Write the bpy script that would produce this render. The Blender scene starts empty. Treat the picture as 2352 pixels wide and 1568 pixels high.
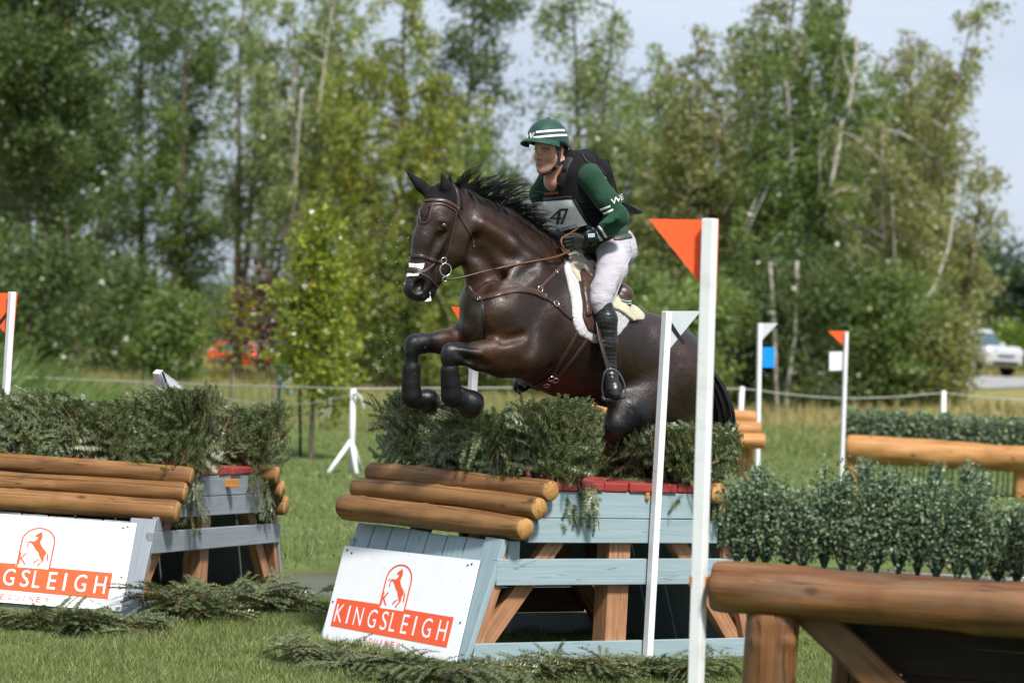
import bpy, bmesh, math, random, time
import numpy as np
from mathutils import Matrix, Vector
from mathutils.bvhtree import BVHTree

T0 = time.time()
scene = bpy.context.scene
COL = scene.collection
R = math.radians

# ------------------------------------------------------------------ camera, sky, sun, exposure
LENS, ROLL, EYE = 105.0, R(3.0), 1.75
FPX = 2352 * LENS / 36.0
CR, SR = math.cos(ROLL), math.sin(ROLL)
cam_d = bpy.data.cameras.new('camera')
cam = bpy.data.objects.new('camera', cam_d)
COL.objects.link(cam)
cam.matrix_world = Matrix(((CR, -SR, 0, 0), (0, 0, -1, 0), (SR, CR, 0, EYE), (0, 0, 0, 1)))
cam_d.lens, cam_d.sensor_width = LENS, 36.0
cam_d.clip_start, cam_d.clip_end = 0.5, 3000
cam_d.dof.use_dof = True
cam_d.dof.focus_distance = 16.6
cam_d.dof.aperture_fstop = 2.8
cam_d.dof.aperture_blades = 9
scene.camera = cam

SUN_AZ, SUN_EL = R(24), R(53)        # azimuth measured from straight behind the camera towards the right
sun_dir = Vector((math.sin(SUN_AZ) * math.cos(SUN_EL), -math.cos(SUN_AZ) * math.cos(SUN_EL), math.sin(SUN_EL)))
sun_d = bpy.data.lights.new('sun', 'SUN')
sun_d.energy, sun_d.angle, sun_d.color = 3.9, R(8.0), (1.0, 0.955, 0.89)
sun = bpy.data.objects.new('sun', sun_d)
COL.objects.link(sun)
sun.rotation_euler = sun_dir.to_track_quat('Z', 'Y').to_euler()

world = bpy.data.worlds.new('World')
scene.world = world
world.use_nodes = True
wn, wl = world.node_tree.nodes, world.node_tree.links
bg = wn['Background']
sky = wn.new('ShaderNodeTexSky')
sky.sky_type = 'NISHITA'
sky.sun_disc = False
sky.sun_elevation = SUN_EL
sky.sun_rotation = R(180) - SUN_AZ
sky.air_density, sky.dust_density, sky.ozone_density = 1.0, 2.0, 1.0
tc = wn.new('ShaderNodeTexCoord')
mp = wn.new('ShaderNodeMapping')
mp.inputs['Scale'].default_value = (1, 1, 3.2)
nz = wn.new('ShaderNodeTexNoise')
nz.inputs['Scale'].default_value = 3.0
nz.inputs['Detail'].default_value = 4
nz.inputs['Roughness'].default_value = 0.5
rp = wn.new('ShaderNodeValToRGB')
rp.color_ramp.elements[0].position, rp.color_ramp.elements[0].color = 0.35, (3.8, 4.35, 5.4, 1)
rp.color_ramp.elements[1].position, rp.color_ramp.elements[1].color = 0.68, (5.4, 5.95, 6.95, 1)
mx = wn.new('ShaderNodeMixRGB')
mx.inputs[0].default_value = 0.86      # thin even overcast over a little blue
wl.new(tc.outputs['Generated'], mp.inputs['Vector'])
wl.new(mp.outputs['Vector'], nz.inputs['Vector'])
wl.new(nz.outputs['Fac'], rp.inputs['Fac'])
wl.new(sky.outputs['Color'], mx.inputs[1])
wl.new(rp.outputs['Color'], mx.inputs[2])
wl.new(mx.outputs['Color'], bg.inputs['Color'])
bg.inputs['Strength'].default_value = 0.095

vs = scene.view_settings
vs.view_transform, vs.look, vs.gamma, vs.exposure = 'Standard', 'None', 1.0, 0.68
vs.use_curve_mapping = False
scene.render.engine = 'CYCLES'
cy = scene.cycles
cy.max_bounces, cy.diffuse_bounces, cy.glossy_bounces = 6, 3, 3
cy.transmission_bounces, cy.transparent_max_bounces = 4, 6
cy.use_denoising = True
cy.sample_clamp_indirect = 6.0

# ------------------------------------------------------------------ helpers
rng = np.random.default_rng(7)
random.seed(7)


def V3(*a):
    return np.array(a, float)


def unit(v):
    v = np.asarray(v, float)
    return v / (np.linalg.norm(v) + 1e-12)


def ab(x, y):
    dx, dy = x - 1176.0, y - 784.0
    return dx * CR + dy * SR, -dx * SR + dy * CR


def at(x, y, Y):
    a, b = ab(x, y)
    return V3(a * Y / FPX, Y, EYE - b * Y / FPX)


def gnd(x, y, z=0.0):
    a, b = ab(x, y)
    Y = (EYE - z) * FPX / b
    return V3(a * Y / FPX, Y, z)


def ray(x, y):
    a, b = ab(x, y)
    return V3(a / FPX, 1, -b / FPX)


EYEP = V3(0, 0, EYE)


def ray_plane(x, y, O, n):
    d = ray(x, y)
    t = np.dot(np.asarray(O) - EYEP, n) / np.dot(d, n)
    return EYEP + t * d


def smooth01(a, b, x):
    t = np.clip((x - a) / (b - a), 0, 1)
    return t * t * (3 - 2 * t)


MW = {}


def empty(name, loc, label=None, cat=None, group=None, M=None):
    o = bpy.data.objects.new(name, None)
    o.empty_display_size = 0.1
    COL.objects.link(o)
    Mw = Matrix(M) if M is not None else Matrix.Translation(Vector(loc))
    o.matrix_world = Mw
    MW[o] = Mw
    tag(o, label, cat, group)
    return o


def tag(o, label=None, cat=None, group=None, kind=None):
    if label: o['label'] = label
    if cat: o['category'] = cat
    if group: o['group'] = group
    if kind: o['kind'] = kind
    return o


def new_mesh(name, verts, faces, mats=(), smooth=False, mat_idx=None):
    """verts (N,3); faces (M,k) array, or a list of such arrays / a list of tuples"""
    me = bpy.data.meshes.new(name)
    verts = np.asarray(verts, np.float32)
    if isinstance(faces, np.ndarray):
        M, k = faces.shape
        me.vertices.add(len(verts))
        me.vertices.foreach_set('co', verts.ravel())
        me.loops.add(M * k)
        me.loops.foreach_set('vertex_index', faces.astype(np.int32).ravel())
        me.polygons.add(M)
        me.polygons.foreach_set('loop_start', np.arange(0, M * k, k, dtype=np.int32))
        me.update(calc_edges=True)
    else:
        me.from_pydata([tuple(map(float, v)) for v in verts], [], [tuple(int(i) for i in f) for f in faces])
        me.update()
    n = len(me.polygons)
    if smooth:
        me.polygons.foreach_set('use_smooth', np.ones(n, bool))
    for m in mats:
        me.materials.append(m)
    if mat_idx is not None:
        me.polygons.foreach_set('material_index', np.asarray(mat_idx, np.int32))
    return me


def link(name, me, parent=None, M=None):
    o = bpy.data.objects.new(name, me)
    COL.objects.link(o)
    Mw = Matrix(M) if M is not None else Matrix.Identity(4)
    if parent is not None:
        o.parent = parent
        o.matrix_local = MW[parent].inverted() @ Mw
    else:
        o.matrix_world = Mw
    MW[o] = Mw
    return o


def obj(name, verts, faces, m, parent=None, M=None, smooth=False, mat_idx=None):
    mats = m if isinstance(m, (list, tuple)) else [m]
    return link(name, new_mesh(name, verts, faces, mats, smooth, mat_idx), parent, M)


def frame(origin, x, y=None, z=None):
    """matrix with local X along x; y or z is a hint"""
    X = unit(x)
    if z is not None:
        Y = unit(np.cross(z, X)); Z = np.cross(X, Y)
    else:
        if y is None:
            y = (0, 1, 0) if abs(X[1]) < 0.9 else (1, 0, 0)
        Z = unit(np.cross(X, y)); Y = np.cross(Z, X)
    M = Matrix.Identity(4)
    for i in range(3):
        M[i][0], M[i][1], M[i][2], M[i][3] = float(X[i]), float(Y[i]), float(Z[i]), float(origin[i])
    return M


def box_mesh(name, sx, sy, sz, m, bev=0.004, seg=2, jitter=0.0):
    bm = bmesh.new()
    bmesh.ops.create_cube(bm, size=1)
    for v in bm.verts:
        v.co.x *= sx; v.co.y *= sy; v.co.z *= sz
        if jitter:
            v.co += Vector((random.uniform(-1, 1), random.uniform(-1, 1), random.uniform(-1, 1))) * jitter
    if bev:
        bmesh.ops.bevel(bm, geom=bm.edges[:], offset=bev, segments=seg, profile=0.6, affect='EDGES')
    me = bpy.data.meshes.new(name)
    bm.to_mesh(me); bm.free()
    me.materials.append(m)
    return me


def board(name, A, B, w, t, up, m, parent, bev=0.004, jitter=0.0015):
    """a board from A to B; w is its width along the hint 'up', t its thickness"""
    A, B = np.asarray(A, float), np.asarray(B, float)
    L = np.linalg.norm(B - A)
    M = frame((A + B) / 2, B - A, z=up)
    return link(name, box_mesh(name, L, t, w, m, bev, 2, jitter), parent, M)


def tube_arrays(path, rad, n=10, caps=True, flat=None):
    path = np.asarray(path, float)
    K = len(path)
    rad = np.broadcast_to(np.asarray(rad, float), (K,)) if np.ndim(rad) <= 1 else rad
    tg = np.gradient(path, axis=0)
    tg /= np.linalg.norm(tg, axis=1)[:, None] + 1e-12
    ref = V3(0, 0, 1) if abs(tg[0][2]) < 0.9 else V3(1, 0, 0)
    s = unit(np.cross(tg[0], ref))
    vs_, fs = [], []
    ang = np.linspace(0, 2 * np.pi, n, endpoint=False)
    for i in range(K):
        s = s - tg[i] * np.dot(s, tg[i]); s = unit(s)
        b = np.cross(tg[i], s)
        vs_.append(path[i] + rad[i] * (np.cos(ang)[:, None] * s + np.sin(ang)[:, None] * b))
    V = np.concatenate(vs_)
    idx = np.arange(K * n).reshape(K, n)
    a = idx[:-1]; b2 = np.roll(idx, -1, 1)[:-1]; c = np.roll(idx, -1, 1)[1:]; d = idx[1:]
    F = np.stack([a, b2, c, d], -1).reshape(-1, 4)
    if caps:
        c0, c1 = len(V), len(V) + 1
        V = np.vstack([V, path[0], path[-1]])
        i0 = idx[0]; i1 = idx[-1]
        F0 = np.stack([np.roll(i0, -1), i0, np.full(n, c0), np.full(n, c0)], -1)
        F1 = np.stack([i1, np.roll(i1, -1), np.full(n, c1), np.full(n, c1)], -1)
        return V, F, np.concatenate([F0[:, :3], F1[:, :3]])
    return V, F, None


def tube(name, path, rad, m, parent=None, n=10, smooth=True):
    V, F, Tt = tube_arrays(path, rad, n)
    faces = [tuple(f) for f in F] + ([tuple(f) for f in Tt] if Tt is not None else [])
    return obj(name, V, faces, m, parent, smooth=smooth)


class Batch:
    """collects triangles / quads (quads only or tris only) into one mesh"""
    def __init__(s): s.v, s.f, s.mi, s.n = [], [], [], 0
    def add(s, V, F, mi=0):
        F = np.asarray(F)
        if F.shape[1] == 3: F = np.concatenate([F, F[:, 2:3]], 1)[:, [0, 1, 2, 2]]
        s.v.append(np.asarray(V, np.float32)); s.f.append(F + s.n); s.mi.append(np.full(len(F), mi)); s.n += len(V)
    def tri(s, V, F, mi=0):
        s.v.append(np.asarray(V, np.float32)); s.f.append(np.asarray(F) + s.n); s.mi.append(np.full(len(F), mi)); s.n += len(V)
    def tubeq(s, path, rad, n=6, mi=0):
        V, F, _ = tube_arrays(path, rad, n, caps=False)
        s.v.append(V.astype(np.float32)); s.f.append(F + s.n); s.mi.append(np.full(len(F), mi)); s.n += len(V)
    def tubet(s, path, rad, n=5, mi=0):
        V, F, _ = tube_arrays(path, rad, n, caps=False)
        F = np.concatenate([F[:, [0, 1, 2]], F[:, [0, 2, 3]]])
        s.tri(V, F, mi)
    def build(s, name, m, parent=None, smooth=False, M=None):
        return obj(name, np.concatenate(s.v), np.concatenate(s.f), m, parent, M=M, smooth=smooth, mat_idx=np.concatenate(s.mi))


def catmull(P, n=8):
    P = np.asarray(P, float)
    Q = np.vstack([2 * P[0] - P[1], P, 2 * P[-1] - P[-2]])
    out = []
    for i in range(1, len(Q) - 2):
        t = np.linspace(0, 1, n, endpoint=False)[:, None]
        p0, p1, p2, p3 = Q[i - 1], Q[i], Q[i + 1], Q[i + 2]
        out.append(0.5 * (2 * p1 + (p2 - p0) * t + (2 * p0 - 5 * p1 + 4 * p2 - p3) * t ** 2 + (3 * p1 - p0 - 3 * p2 + p3) * t ** 3))
    out.append(P[-1:])
    return np.concatenate(out)


# ------------------------------------------------------------------ materials
class NT:
    def __init__(s, name):
        s.m = bpy.data.materials.new(name)
        s.m.use_nodes = True
        s.n, s.l = s.m.node_tree.nodes, s.m.node_tree.links
        s.b = s.n['Principled BSDF']
        s.out = s.n['Material Output']
    def new(s, t, **k):
        q = s.n.new(t)
        for a, v in k.items():
            if a in q.inputs: q.inputs[a].default_value = v
            else: setattr(q, a, v)
        return q
    def link(s, a, b): s.l.new(a, b)
    def coord(s, scale=(1, 1, 1), kind='Object', rnd=True):
        c = s.new('ShaderNodeTexCoord')
        m = s.new('ShaderNodeMapping')
        m.inputs['Scale'].default_value = scale
        s.link(c.outputs[kind], m.inputs['Vector'])
        if rnd:
            oi = s.new('ShaderNodeObjectInfo')
            mu = s.new('ShaderNodeMath', operation='MULTIPLY'); mu.inputs[1].default_value = 37.0
            s.link(oi.outputs['Random'], mu.inputs[0])
            s.link(mu.outputs[0], m.inputs['Location'])
        return m.outputs['Vector']
    def noise(s, vec, scale, detail=4, rough=0.55):
        q = s.new('ShaderNodeTexNoise')
        q.inputs['Scale'].default_value, q.inputs['Detail'].default_value, q.inputs['Roughness'].default_value = scale, detail, rough
        s.link(vec, q.inputs['Vector'])
        return q.outputs['Fac']
    def ramp(s, fac, stops):
        q = s.new('ShaderNodeValToRGB')
        e = q.color_ramp.elements
        while len(e) < len(stops): e.new(0.5)
        for el, (p, c) in zip(e, stops):
            el.position = p
            el.color = (*c, 1) if len(c) == 3 else c
        s.link(fac, q.inputs['Fac'])
        return q.outputs['Color']
    def mix(s, fac, a, b, mode='MIX'):
        q = s.new('ShaderNodeMixRGB', blend_type=mode)
        for sock, val in ((q.inputs[0], fac), (q.inputs[1], a), (q.inputs[2], b)):
            if hasattr(val, 'is_output'): s.link(val, sock)
            elif isinstance(val, (int, float)): sock.default_value = val
            else: sock.default_value = (*val, 1)
        return q.outputs['Color']
    def bump(s, h, strength=0.3, dist=0.01):
        q = s.new('ShaderNodeBump')
        q.inputs['Strength'].default_value, q.inputs['Distance'].default_value = strength, dist
        s.link(h, q.inputs['Height'])
        s.link(q.outputs['Normal'], s.b.inputs['Normal'])
    def base(s, c):
        if hasattr(c, 'is_output'): s.link(c, s.b.inputs['Base Color'])
        else: s.b.inputs['Base Color'].default_value = (*c, 1)
    def pr(s, rough=0.5, spec=0.5, metal=0.0):
        s.b.inputs['Roughness'].default_value = rough
        s.b.inputs['Specular IOR Level'].default_value = spec
        s.b.inputs['Metallic'].default_value = metal


def simple(name, c, rough=0.5, spec=0.5, metal=0.0, var=0.15, scale=12, bump=0.15, bdist=0.003):
    t = NT(name)
    v = t.coord((1, 1, 1))
    f = t.noise(v, scale, 5, 0.6)
    lo = tuple(x * (1 - var) for x in c); hi = tuple(min(1, x * (1 + var)) for x in c)
    t.base(t.ramp(f, [(0.3, lo), (0.7, hi)]))
    t.pr(rough, spec, metal)
    if bump: t.bump(t.noise(v, scale * 6, 3), bump, bdist)
    return t.m


def wood(name, cols, grain=(1.2, 14, 14), rough=0.6, crack=0.0, bump=0.4, weather=None):
    """grain runs along local X"""
    t = NT(name)
    v = t.coord(grain)
    f = t.noise(v, 1.6, 7, 0.62)
    c = t.ramp(f, [(0.28, cols[0]), (0.5, cols[1]), (0.72, cols[2])])
    v2 = t.coord((1, 1, 1))
    blot = t.noise(v2, 5, 3)
    c = t.mix(t.ramp(blot, [(0.45, (0, 0, 0)), (0.75, (0.5, 0.5, 0.5))]), c, cols[0])
    if weather:
        w = t.noise(t.coord((2.0, 7, 7)), 1.7, 6, 0.65)
        c = t.mix(t.ramp(w, [(0.46, (0, 0, 0)), (0.72, (0.7, 0.7, 0.7))]), c, weather)
    if crack:
        cv = t.coord((0.35, 9, 9))
        k = t.noise(cv, 1.3, 3, 0.5)
        line = t.ramp(k, [(0.488, (0, 0, 0)), (0.499, (1, 1, 1)), (0.501, (1, 1, 1)), (0.512, (0, 0, 0))])
        c = t.mix(t.mix(1.0, line, (crack, crack, crack), 'MULTIPLY'), c, (0.03, 0.016, 0.008))
        vo = t.new('ShaderNodeTexVoronoi'); vo.inputs['Scale'].default_value = 1.0
        t.link(t.coord((3.1, 5.5, 5.5)), vo.inputs['Vector'])
        kn = t.ramp(vo.outputs['Distance'], [(0.05, (0.85, 0.85, 0.85)), (0.13, (0, 0, 0))])
        c = t.mix(kn, c, (0.05, 0.022, 0.01))
    t.base(c)
    t.pr(rough, 0.35)
    t.bump(f, bump, 0.006)
    return t.m


def paint(name, c, wear=0.5, rough=0.55):
    t = NT(name)
    g = t.noise(t.coord((1.5, 30, 30)), 1.5, 6, 0.6)
    lo = tuple(x * 0.86 for x in c); hi = tuple(x * 1.08 for x in c)
    col = t.ramp(g, [(0.3, lo), (0.7, hi)])
    w = t.noise(t.coord((3.5, 9, 14)), 2.3, 6, 0.7)
    col = t.mix(t.ramp(w, [(0.69 - 0.04 * wear, (0, 0, 0)), (0.73 - 0.03 * wear, (0.8, 0.8, 0.8))]), col, (0.26, 0.14, 0.07))
    d = t.noise(t.coord((1.0, 2.5, 2.5)), 2.0, 5, 0.7)
    col = t.mix(t.ramp(d, [(0.5, (0, 0, 0)), (0.85, (0.25, 0.25, 0.25))]), col, tuple(x * 0.6 for x in c))
    k = t.noise(t.coord((0.3, 11, 11)), 1.2, 2, 0.5)
    line = t.ramp(k, [(0.496, (0, 0, 0)), (0.4995, (0.55, 0.55, 0.55)), (0.5005, (0.55, 0.55, 0.55)), (0.504, (0, 0, 0))])
    col = t.mix(line, col, (0.05, 0.05, 0.05))
    t.base(col); t.pr(rough, 0.4)
    t.bump(g, 0.35, 0.004)
    return t.m


def leafy(name, stops, rough=0.45, trans=0.35, objcol=False, spec=0.35):
    t = NT(name)
    geo = t.new('ShaderNodeNewGeometry')
    c = t.ramp(geo.outputs['Random Per Island'], stops)
    if objcol:
        oi = t.new('ShaderNodeObjectInfo')
        c = t.mix(1.0, c, oi.outputs['Color'], 'MULTIPLY')
    t.base(c); t.pr(rough, spec)
    if trans:
        tr = t.new('ShaderNodeBsdfTranslucent')
        t.link(t.mix(1.0, c, (1.25, 1.3, 0.6), 'MULTIPLY'), tr.inputs['Color'])
        ms = t.new('ShaderNodeMixShader'); ms.inputs[0].default_value = trans
        t.link(t.b.outputs[0], ms.inputs[1]); t.link(tr.outputs[0], ms.inputs[2])
        t.link(ms.outputs[0], t.out.inputs['Surface'])
    return t.m


def cloth(name, c, rough=0.85, weave=500, wr=0.25, sheen=0.2):
    t = NT(name)
    v = t.coord((1, 1, 1), rnd=False)
    n1 = t.noise(v, 9, 4)
    t.base(t.ramp(n1, [(0.3, tuple(x * 0.8 for x in c)), (0.7, tuple(min(1, x * 1.15) for x in c))]))
    t.pr(rough, 0.25)
    t.b.inputs['Sheen Weight'].default_value = sheen
    n2 = t.noise(v, weave, 2)
    n3 = t.noise(v, 22, 3, 0.5)
    ad = t.new('ShaderNodeMath', operation='MULTIPLY_ADD'); ad.inputs[1].default_value = 0.15
    t.link(n2, ad.inputs[0]); t.link(n3, ad.inputs[2])
    t.bump(ad.outputs[0], wr, 0.012)
    return t.m


M = {}
M['log'] = wood('stained_log', [(0.10, 0.045, 0.015), (0.215, 0.105, 0.034), (0.31, 0.165, 0.060)], (0.8, 10, 10), 0.55, crack=0.8, bump=0.5)
M['log_old'] = wood('weathered_log', [(0.060, 0.025, 0.009), (0.160, 0.066, 0.021), (0.25, 0.115, 0.038)], (0.5, 11, 11), 0.5, crack=0.8, bump=0.5, weather=(0.15, 0.11, 0.07))
M['log_far'] = wood('honey_log', [(0.27, 0.12, 0.035), (0.42, 0.205, 0.066), (0.52, 0.29, 0.115)], (0.7, 7, 7), 0.55, crack=0.4)
M['log_end'] = wood('log_end_grain', [(0.25, 0.12, 0.035), (0.42, 0.225, 0.07), (0.52, 0.30, 0.10)], (3, 6, 6), 0.7, crack=0.7)
M['raw'] = wood('bare_timber', [(0.22, 0.10, 0.05), (0.37, 0.185, 0.095), (0.47, 0.255, 0.14)], (1.5, 26, 26), 0.65, crack=0.4)
M['raw_shade'] = wood('shade_brown_timber', [(0.05, 0.03, 0.02), (0.09, 0.055, 0.035), (0.13, 0.08, 0.05)], (1.5, 20, 20), 0.8)  # dark brown stands in for the shade inside the boxes
M['blue'] = paint('blue_grey_paint', (0.275, 0.365, 0.40), 0.5)
M['grey'] = paint('grey_paint', (0.24, 0.27, 0.30), 0.5)
M['redp'] = paint('red_paint', (0.29, 0.040, 0.034), 0.55, 0.5)
M['clip'] = simple('orange_clip', (0.42, 0.18, 0.035), 0.5, 0.4)
def dirty(name, c, spots=70, th=0.70, smear=0.35, rough=0.4):
    t = NT(name)
    v = t.coord((1, 1, 1))
    sp = t.noise(v, spots, 2, 0.5)
    col = t.mix(t.ramp(sp, [(th, (0, 0, 0)), (th + .03, (.75, .75, .75))]), c, (0.16, 0.14, 0.12))
    sm = t.noise(t.coord((3, 3, 1.2)), 4, 6, 0.7)
    col = t.mix(t.ramp(sm, [(0.50, (0, 0, 0)), (0.78, (smear,) * 3)]), col, tuple(x * .62 for x in (c[0], c[1] * .97, c[2] * .9)))
    t.base(col); t.pr(rough, 0.4)
    t.bump(t.noise(v, 9, 3), 0.08, 0.004)
    return t.m
M['whitep'] = dirty('white_post', (0.74, 0.75, 0.76), 60, 0.70, 0.45)
M['signw'] = dirty('white_sign', (0.80, 0.81, 0.83), 45, 0.735, 0.18, 0.35)
M['orange'] = simple('orange_print', (0.80, 0.105, 0.032), 0.5, 0.35, var=0.05, scale=8, bump=0.03)
M['flago'] = simple('orange_flag', (0.84, 0.10, 0.022), 0.5, 0.35, var=0.06, scale=8, bump=0.05)
M['flagw'] = simple('white_flag', (0.50, 0.54, 0.57), 0.5, 0.35, var=0.04, scale=8, bump=0.05)  # white sheet, the grey of its shaded look put into the colour
M['black'] = simple('black_tape', (0.012, 0.012, 0.014), 0.55, 0.3, var=0.2)
M['ink'] = simple('dark_ink', (0.03, 0.035, 0.04), 0.6, 0.3, var=0.1)
M['navy'] = simple('navy_ink', (0.03, 0.06, 0.12), 0.6, 0.3, var=0.1)
M['platew'] = simple('white_plate', (0.72, 0.74, 0.78), 0.45, 0.4, var=0.03)
M['plateb'] = simple('blue_plate', (0.0, 0.25, 0.78), 0.45, 0.4, var=0.03)
M['stake'] = simple('green_stake', (0.012, 0.05, 0.045), 0.5, 0.4)
M['tape'] = simple('fence_tape', (0.40, 0.41, 0.37), 0.6, 0.3)
M['screw'] = simple('screw_head', (0.05, 0.05, 0.055), 0.4, 0.5, 0.6)
M['bark'] = wood('bark', [(0.07, 0.055, 0.04), (0.16, 0.13, 0.10), (0.27, 0.23, 0.19)], (0.8, 7, 7), 0.85, bump=0.8)
M['birchbark'] = wood('birch_bark', [(0.13, 0.11, 0.09), (0.40, 0.37, 0.33), (0.58, 0.55, 0.50)], (5, 2.5, 2.5), 0.75, bump=0.5)
M['needle'] = leafy('fir_needle', [(0.0, (0.016, 0.036, 0.014)), (0.35, (0.050, 0.086, 0.026)), (0.7, (0.098, 0.148, 0.050)), (0.92, (0.20, 0.25, 0.135)), (1.0, (0.26, 0.17, 0.08))], 0.38, 0.15, spec=0.5)
M['firstem'] = simple('fir_stem', (0.19, 0.115, 0.06), 0.8, 0.2, var=0.35, scale=20)
M['boxleaf'] = leafy('boxwood_leaf', [(0.0, (0.05, 0.08, 0.05)), (0.3, (0.095, 0.14, 0.09)), (0.6, (0.165, 0.225, 0.15)), (0.82, (0.24, 0.31, 0.14)), (1.0, (0.31, 0.38, 0.28))], 0.5, 0.2, spec=0.25)
M['greenwrap'] = simple('green_stem', (0.015, 0.06, 0.035), 0.6, 0.3)
M['leaf'] = leafy('tree_leaf', [(0.0, (0.5, 0.55, 0.45)), (0.3, (0.85, 0.95, 0.75)), (0.65, (1.1, 1.15, 1.0)), (0.90, (1.45, 1.5, 1.5)), (0.985, (1.7, 1.4, 1.0)), (1.0, (2.2, 1.2, 0.6))], 0.33, 0.5, objcol=True, spec=0.55)
M['shaded_board'] = wood('shade_dark_board', [(0.008, 0.005, 0.0035), (0.016, 0.010, 0.0065), (0.028, 0.017, 0.011)], (1.5, 20, 20), 0.85)  # deep shade under the near log, put into the board colour
M['grass'] = leafy('grass_blade', [(0.0, (0.085, 0.122, 0.036)), (0.5, (0.145, 0.195, 0.064)), (0.8, (0.215, 0.25, 0.095)), (1.0, (0.42, 0.37, 0.20))], 0.5, 0.3, spec=0.2)
M['tallgrass'] = leafy('tall_grass', [(0.0, (0.12, 0.155, 0.045)), (0.45, (0.20, 0.23, 0.08)), (0.8, (0.29, 0.29, 0.12)), (1.0, (0.44, 0.38, 0.21))], 0.55, 0.3)
M['meadow'] = leafy('meadow_blade', [(0.0, (0.16, 0.15, 0.055)), (0.5, (0.25, 0.215, 0.085)), (1.0, (0.38, 0.31, 0.15))], 0.6, 0.3)
M['reed'] = leafy('reed_leaf', [(0.0, (0.13, 0.20, 0.07)), (0.6, (0.22, 0.31, 0.12)), (1.0, (0.36, 0.42, 0.22))], 0.5, 0.35)
# ------------------------------------------------------------------ terrain, pond, road
def pond_sd(X, Y):
    near = 19.75 + 0.10 * np.sin(X * 2.1) + 0.9 * smooth01(-1.15, -1.5, X) + 0.5 * smooth01(2, 5, X)
    far = 22.9 + 0.15 * np.sin(X * 1.3 + 1) + 3.6 * smooth01(0.6, 3.5, X)
    return np.minimum(Y - near, far - Y) * smooth01(-16, -12, X) - 6 * smooth01(11, 16, X)


def ter(X, Y):
    X, Y = np.asarray(X, float), np.asarray(Y, float)
    z = 1.35 * smooth01(1, 17, X) * smooth01(58, 98, Y)
    z = z + 0.5 * smooth01(23, 40, Y) * 0.12
    z = z + 0.03 * np.sin(X * 0.9 + 1) * np.sin(Y * 0.7) * smooth01(24, 30, Y)
    sd = pond_sd(X, Y)
    z = z - 0.45 * smooth01(-0.25, 0.7, sd)
    return z


xs = np.unique(np.concatenate([np.arange(-9, 9.01, 0.22), np.arange(-40, 40.1, 2.0), np.linspace(-500, 500, 41)]))
ys = np.unique(np.concatenate([np.arange(9, 30, 0.22), np.arange(30, 140, 2.0), np.linspace(140, 1500, 35), [-30, 0, 5]]))
GX, GY = np.meshgrid(xs, ys)
GZ = ter(GX, GY)
GV = np.stack([GX, GY, GZ], -1).reshape(-1, 3)
gi = np.arange(GX.size).reshape(GX.shape)
GF = np.stack([gi[:-1, :-1], gi[:-1, 1:], gi[1:, 1:], gi[1:, :-1]], -1).reshape(-1, 4)
t = NT('turf')
v = t.coord((1, 1, 1), rnd=False)
f1 = t.noise(v, 2.2, 6, 0.65)
green = t.ramp(f1, [(0.3, (0.072, 0.10, 0.032)), (0.55, (0.108, 0.148, 0.046)), (0.75, (0.16, 0.17, 0.07))])
tan = t.ramp(t.noise(v, 0.35, 6, 0.7), [(0.3, (0.15, 0.16, 0.055)), (0.6, (0.26, 0.235, 0.095)), (0.8, (0.33, 0.28, 0.13))])
sep = t.new('ShaderNodeSeparateXYZ'); t.link(v, sep.inputs[0])
mr = t.new('ShaderNodeMapRange'); mr.inputs['From Min'].default_value = 50; mr.inputs['From Max'].default_value = 62
t.link(sep.outputs['Y'], mr.inputs['Value'])
c = t.mix(mr.outputs[0], green, tan)
mz = t.new('ShaderNodeMapRange'); mz.inputs['From Min'].default_value = -0.05; mz.inputs['From Max'].default_value = -0.13
t.link(sep.outputs['Z'], mz.inputs['Value'])
c = t.mix(mz.outputs[0], c, (0.075, 0.06, 0.04))
t.base(c); t.pr(0.95, 0.1)
t.bump(t.noise(v, 45, 4, 0.7), 0.6, 0.03)
go = obj('ground', GV, GF, t.m, smooth=True); tag(go, kind='structure')

t = NT('pond_water')
v = t.coord((1, 1, 1), rnd=False)
t.pr(0.07, 0.5)
w1 = t.noise(t.coord((1.0, 2.2, 1), rnd=False), 5.5, 4, 0.6)
sx = t.new('ShaderNodeSeparateXYZ'); t.link(v, sx.inputs[0])
mrx = t.new('ShaderNodeMapRange'); mrx.inputs['From Min'].default_value = -0.8; mrx.inputs['From Max'].default_value = 1.5; mrx.inputs['To Min'].default_value = 0.12; mrx.inputs['To Max'].default_value = 1.0
t.link(sx.outputs['X'], mrx.inputs['Value'])
mm_ = t.new('ShaderNodeMath', operation='MULTIPLY'); t.link(w1, mm_.inputs[0]); t.link(mrx.outputs[0], mm_.inputs[1])
t.bump(mm_.outputs[0], 1.0, 0.22)
churn = t.mix(1.0, t.ramp(t.noise(t.coord((0.6, 2.5, 1), rnd=False), 4.0, 5, 0.65), [(0.36, (0.15, 0.15, 0.15)), (0.58, (1, 1, 1))]), mrx.outputs[0], 'MULTIPLY')
t.base(t.mix(churn, (0.05, 0.05, 0.032), (0.42, 0.42, 0.41)))
px_ = np.linspace(-16, 16, 33); py_ = np.linspace(19.2, 27.6, 9)
WX, WY = np.meshgrid(px_, py_)
wi = np.arange(WX.size).reshape(WX.shape)
wo = obj('pond', np.stack([WX, WY, np.full_like(WX, -0.10)], -1).reshape(-1, 3),
         np.stack([wi[:-1, :-1], wi[:-1, 1:], wi[1:, 1:], wi[1:, :-1]], -1).reshape(-1, 4), t.m)
tag(wo, kind='structure')

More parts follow.
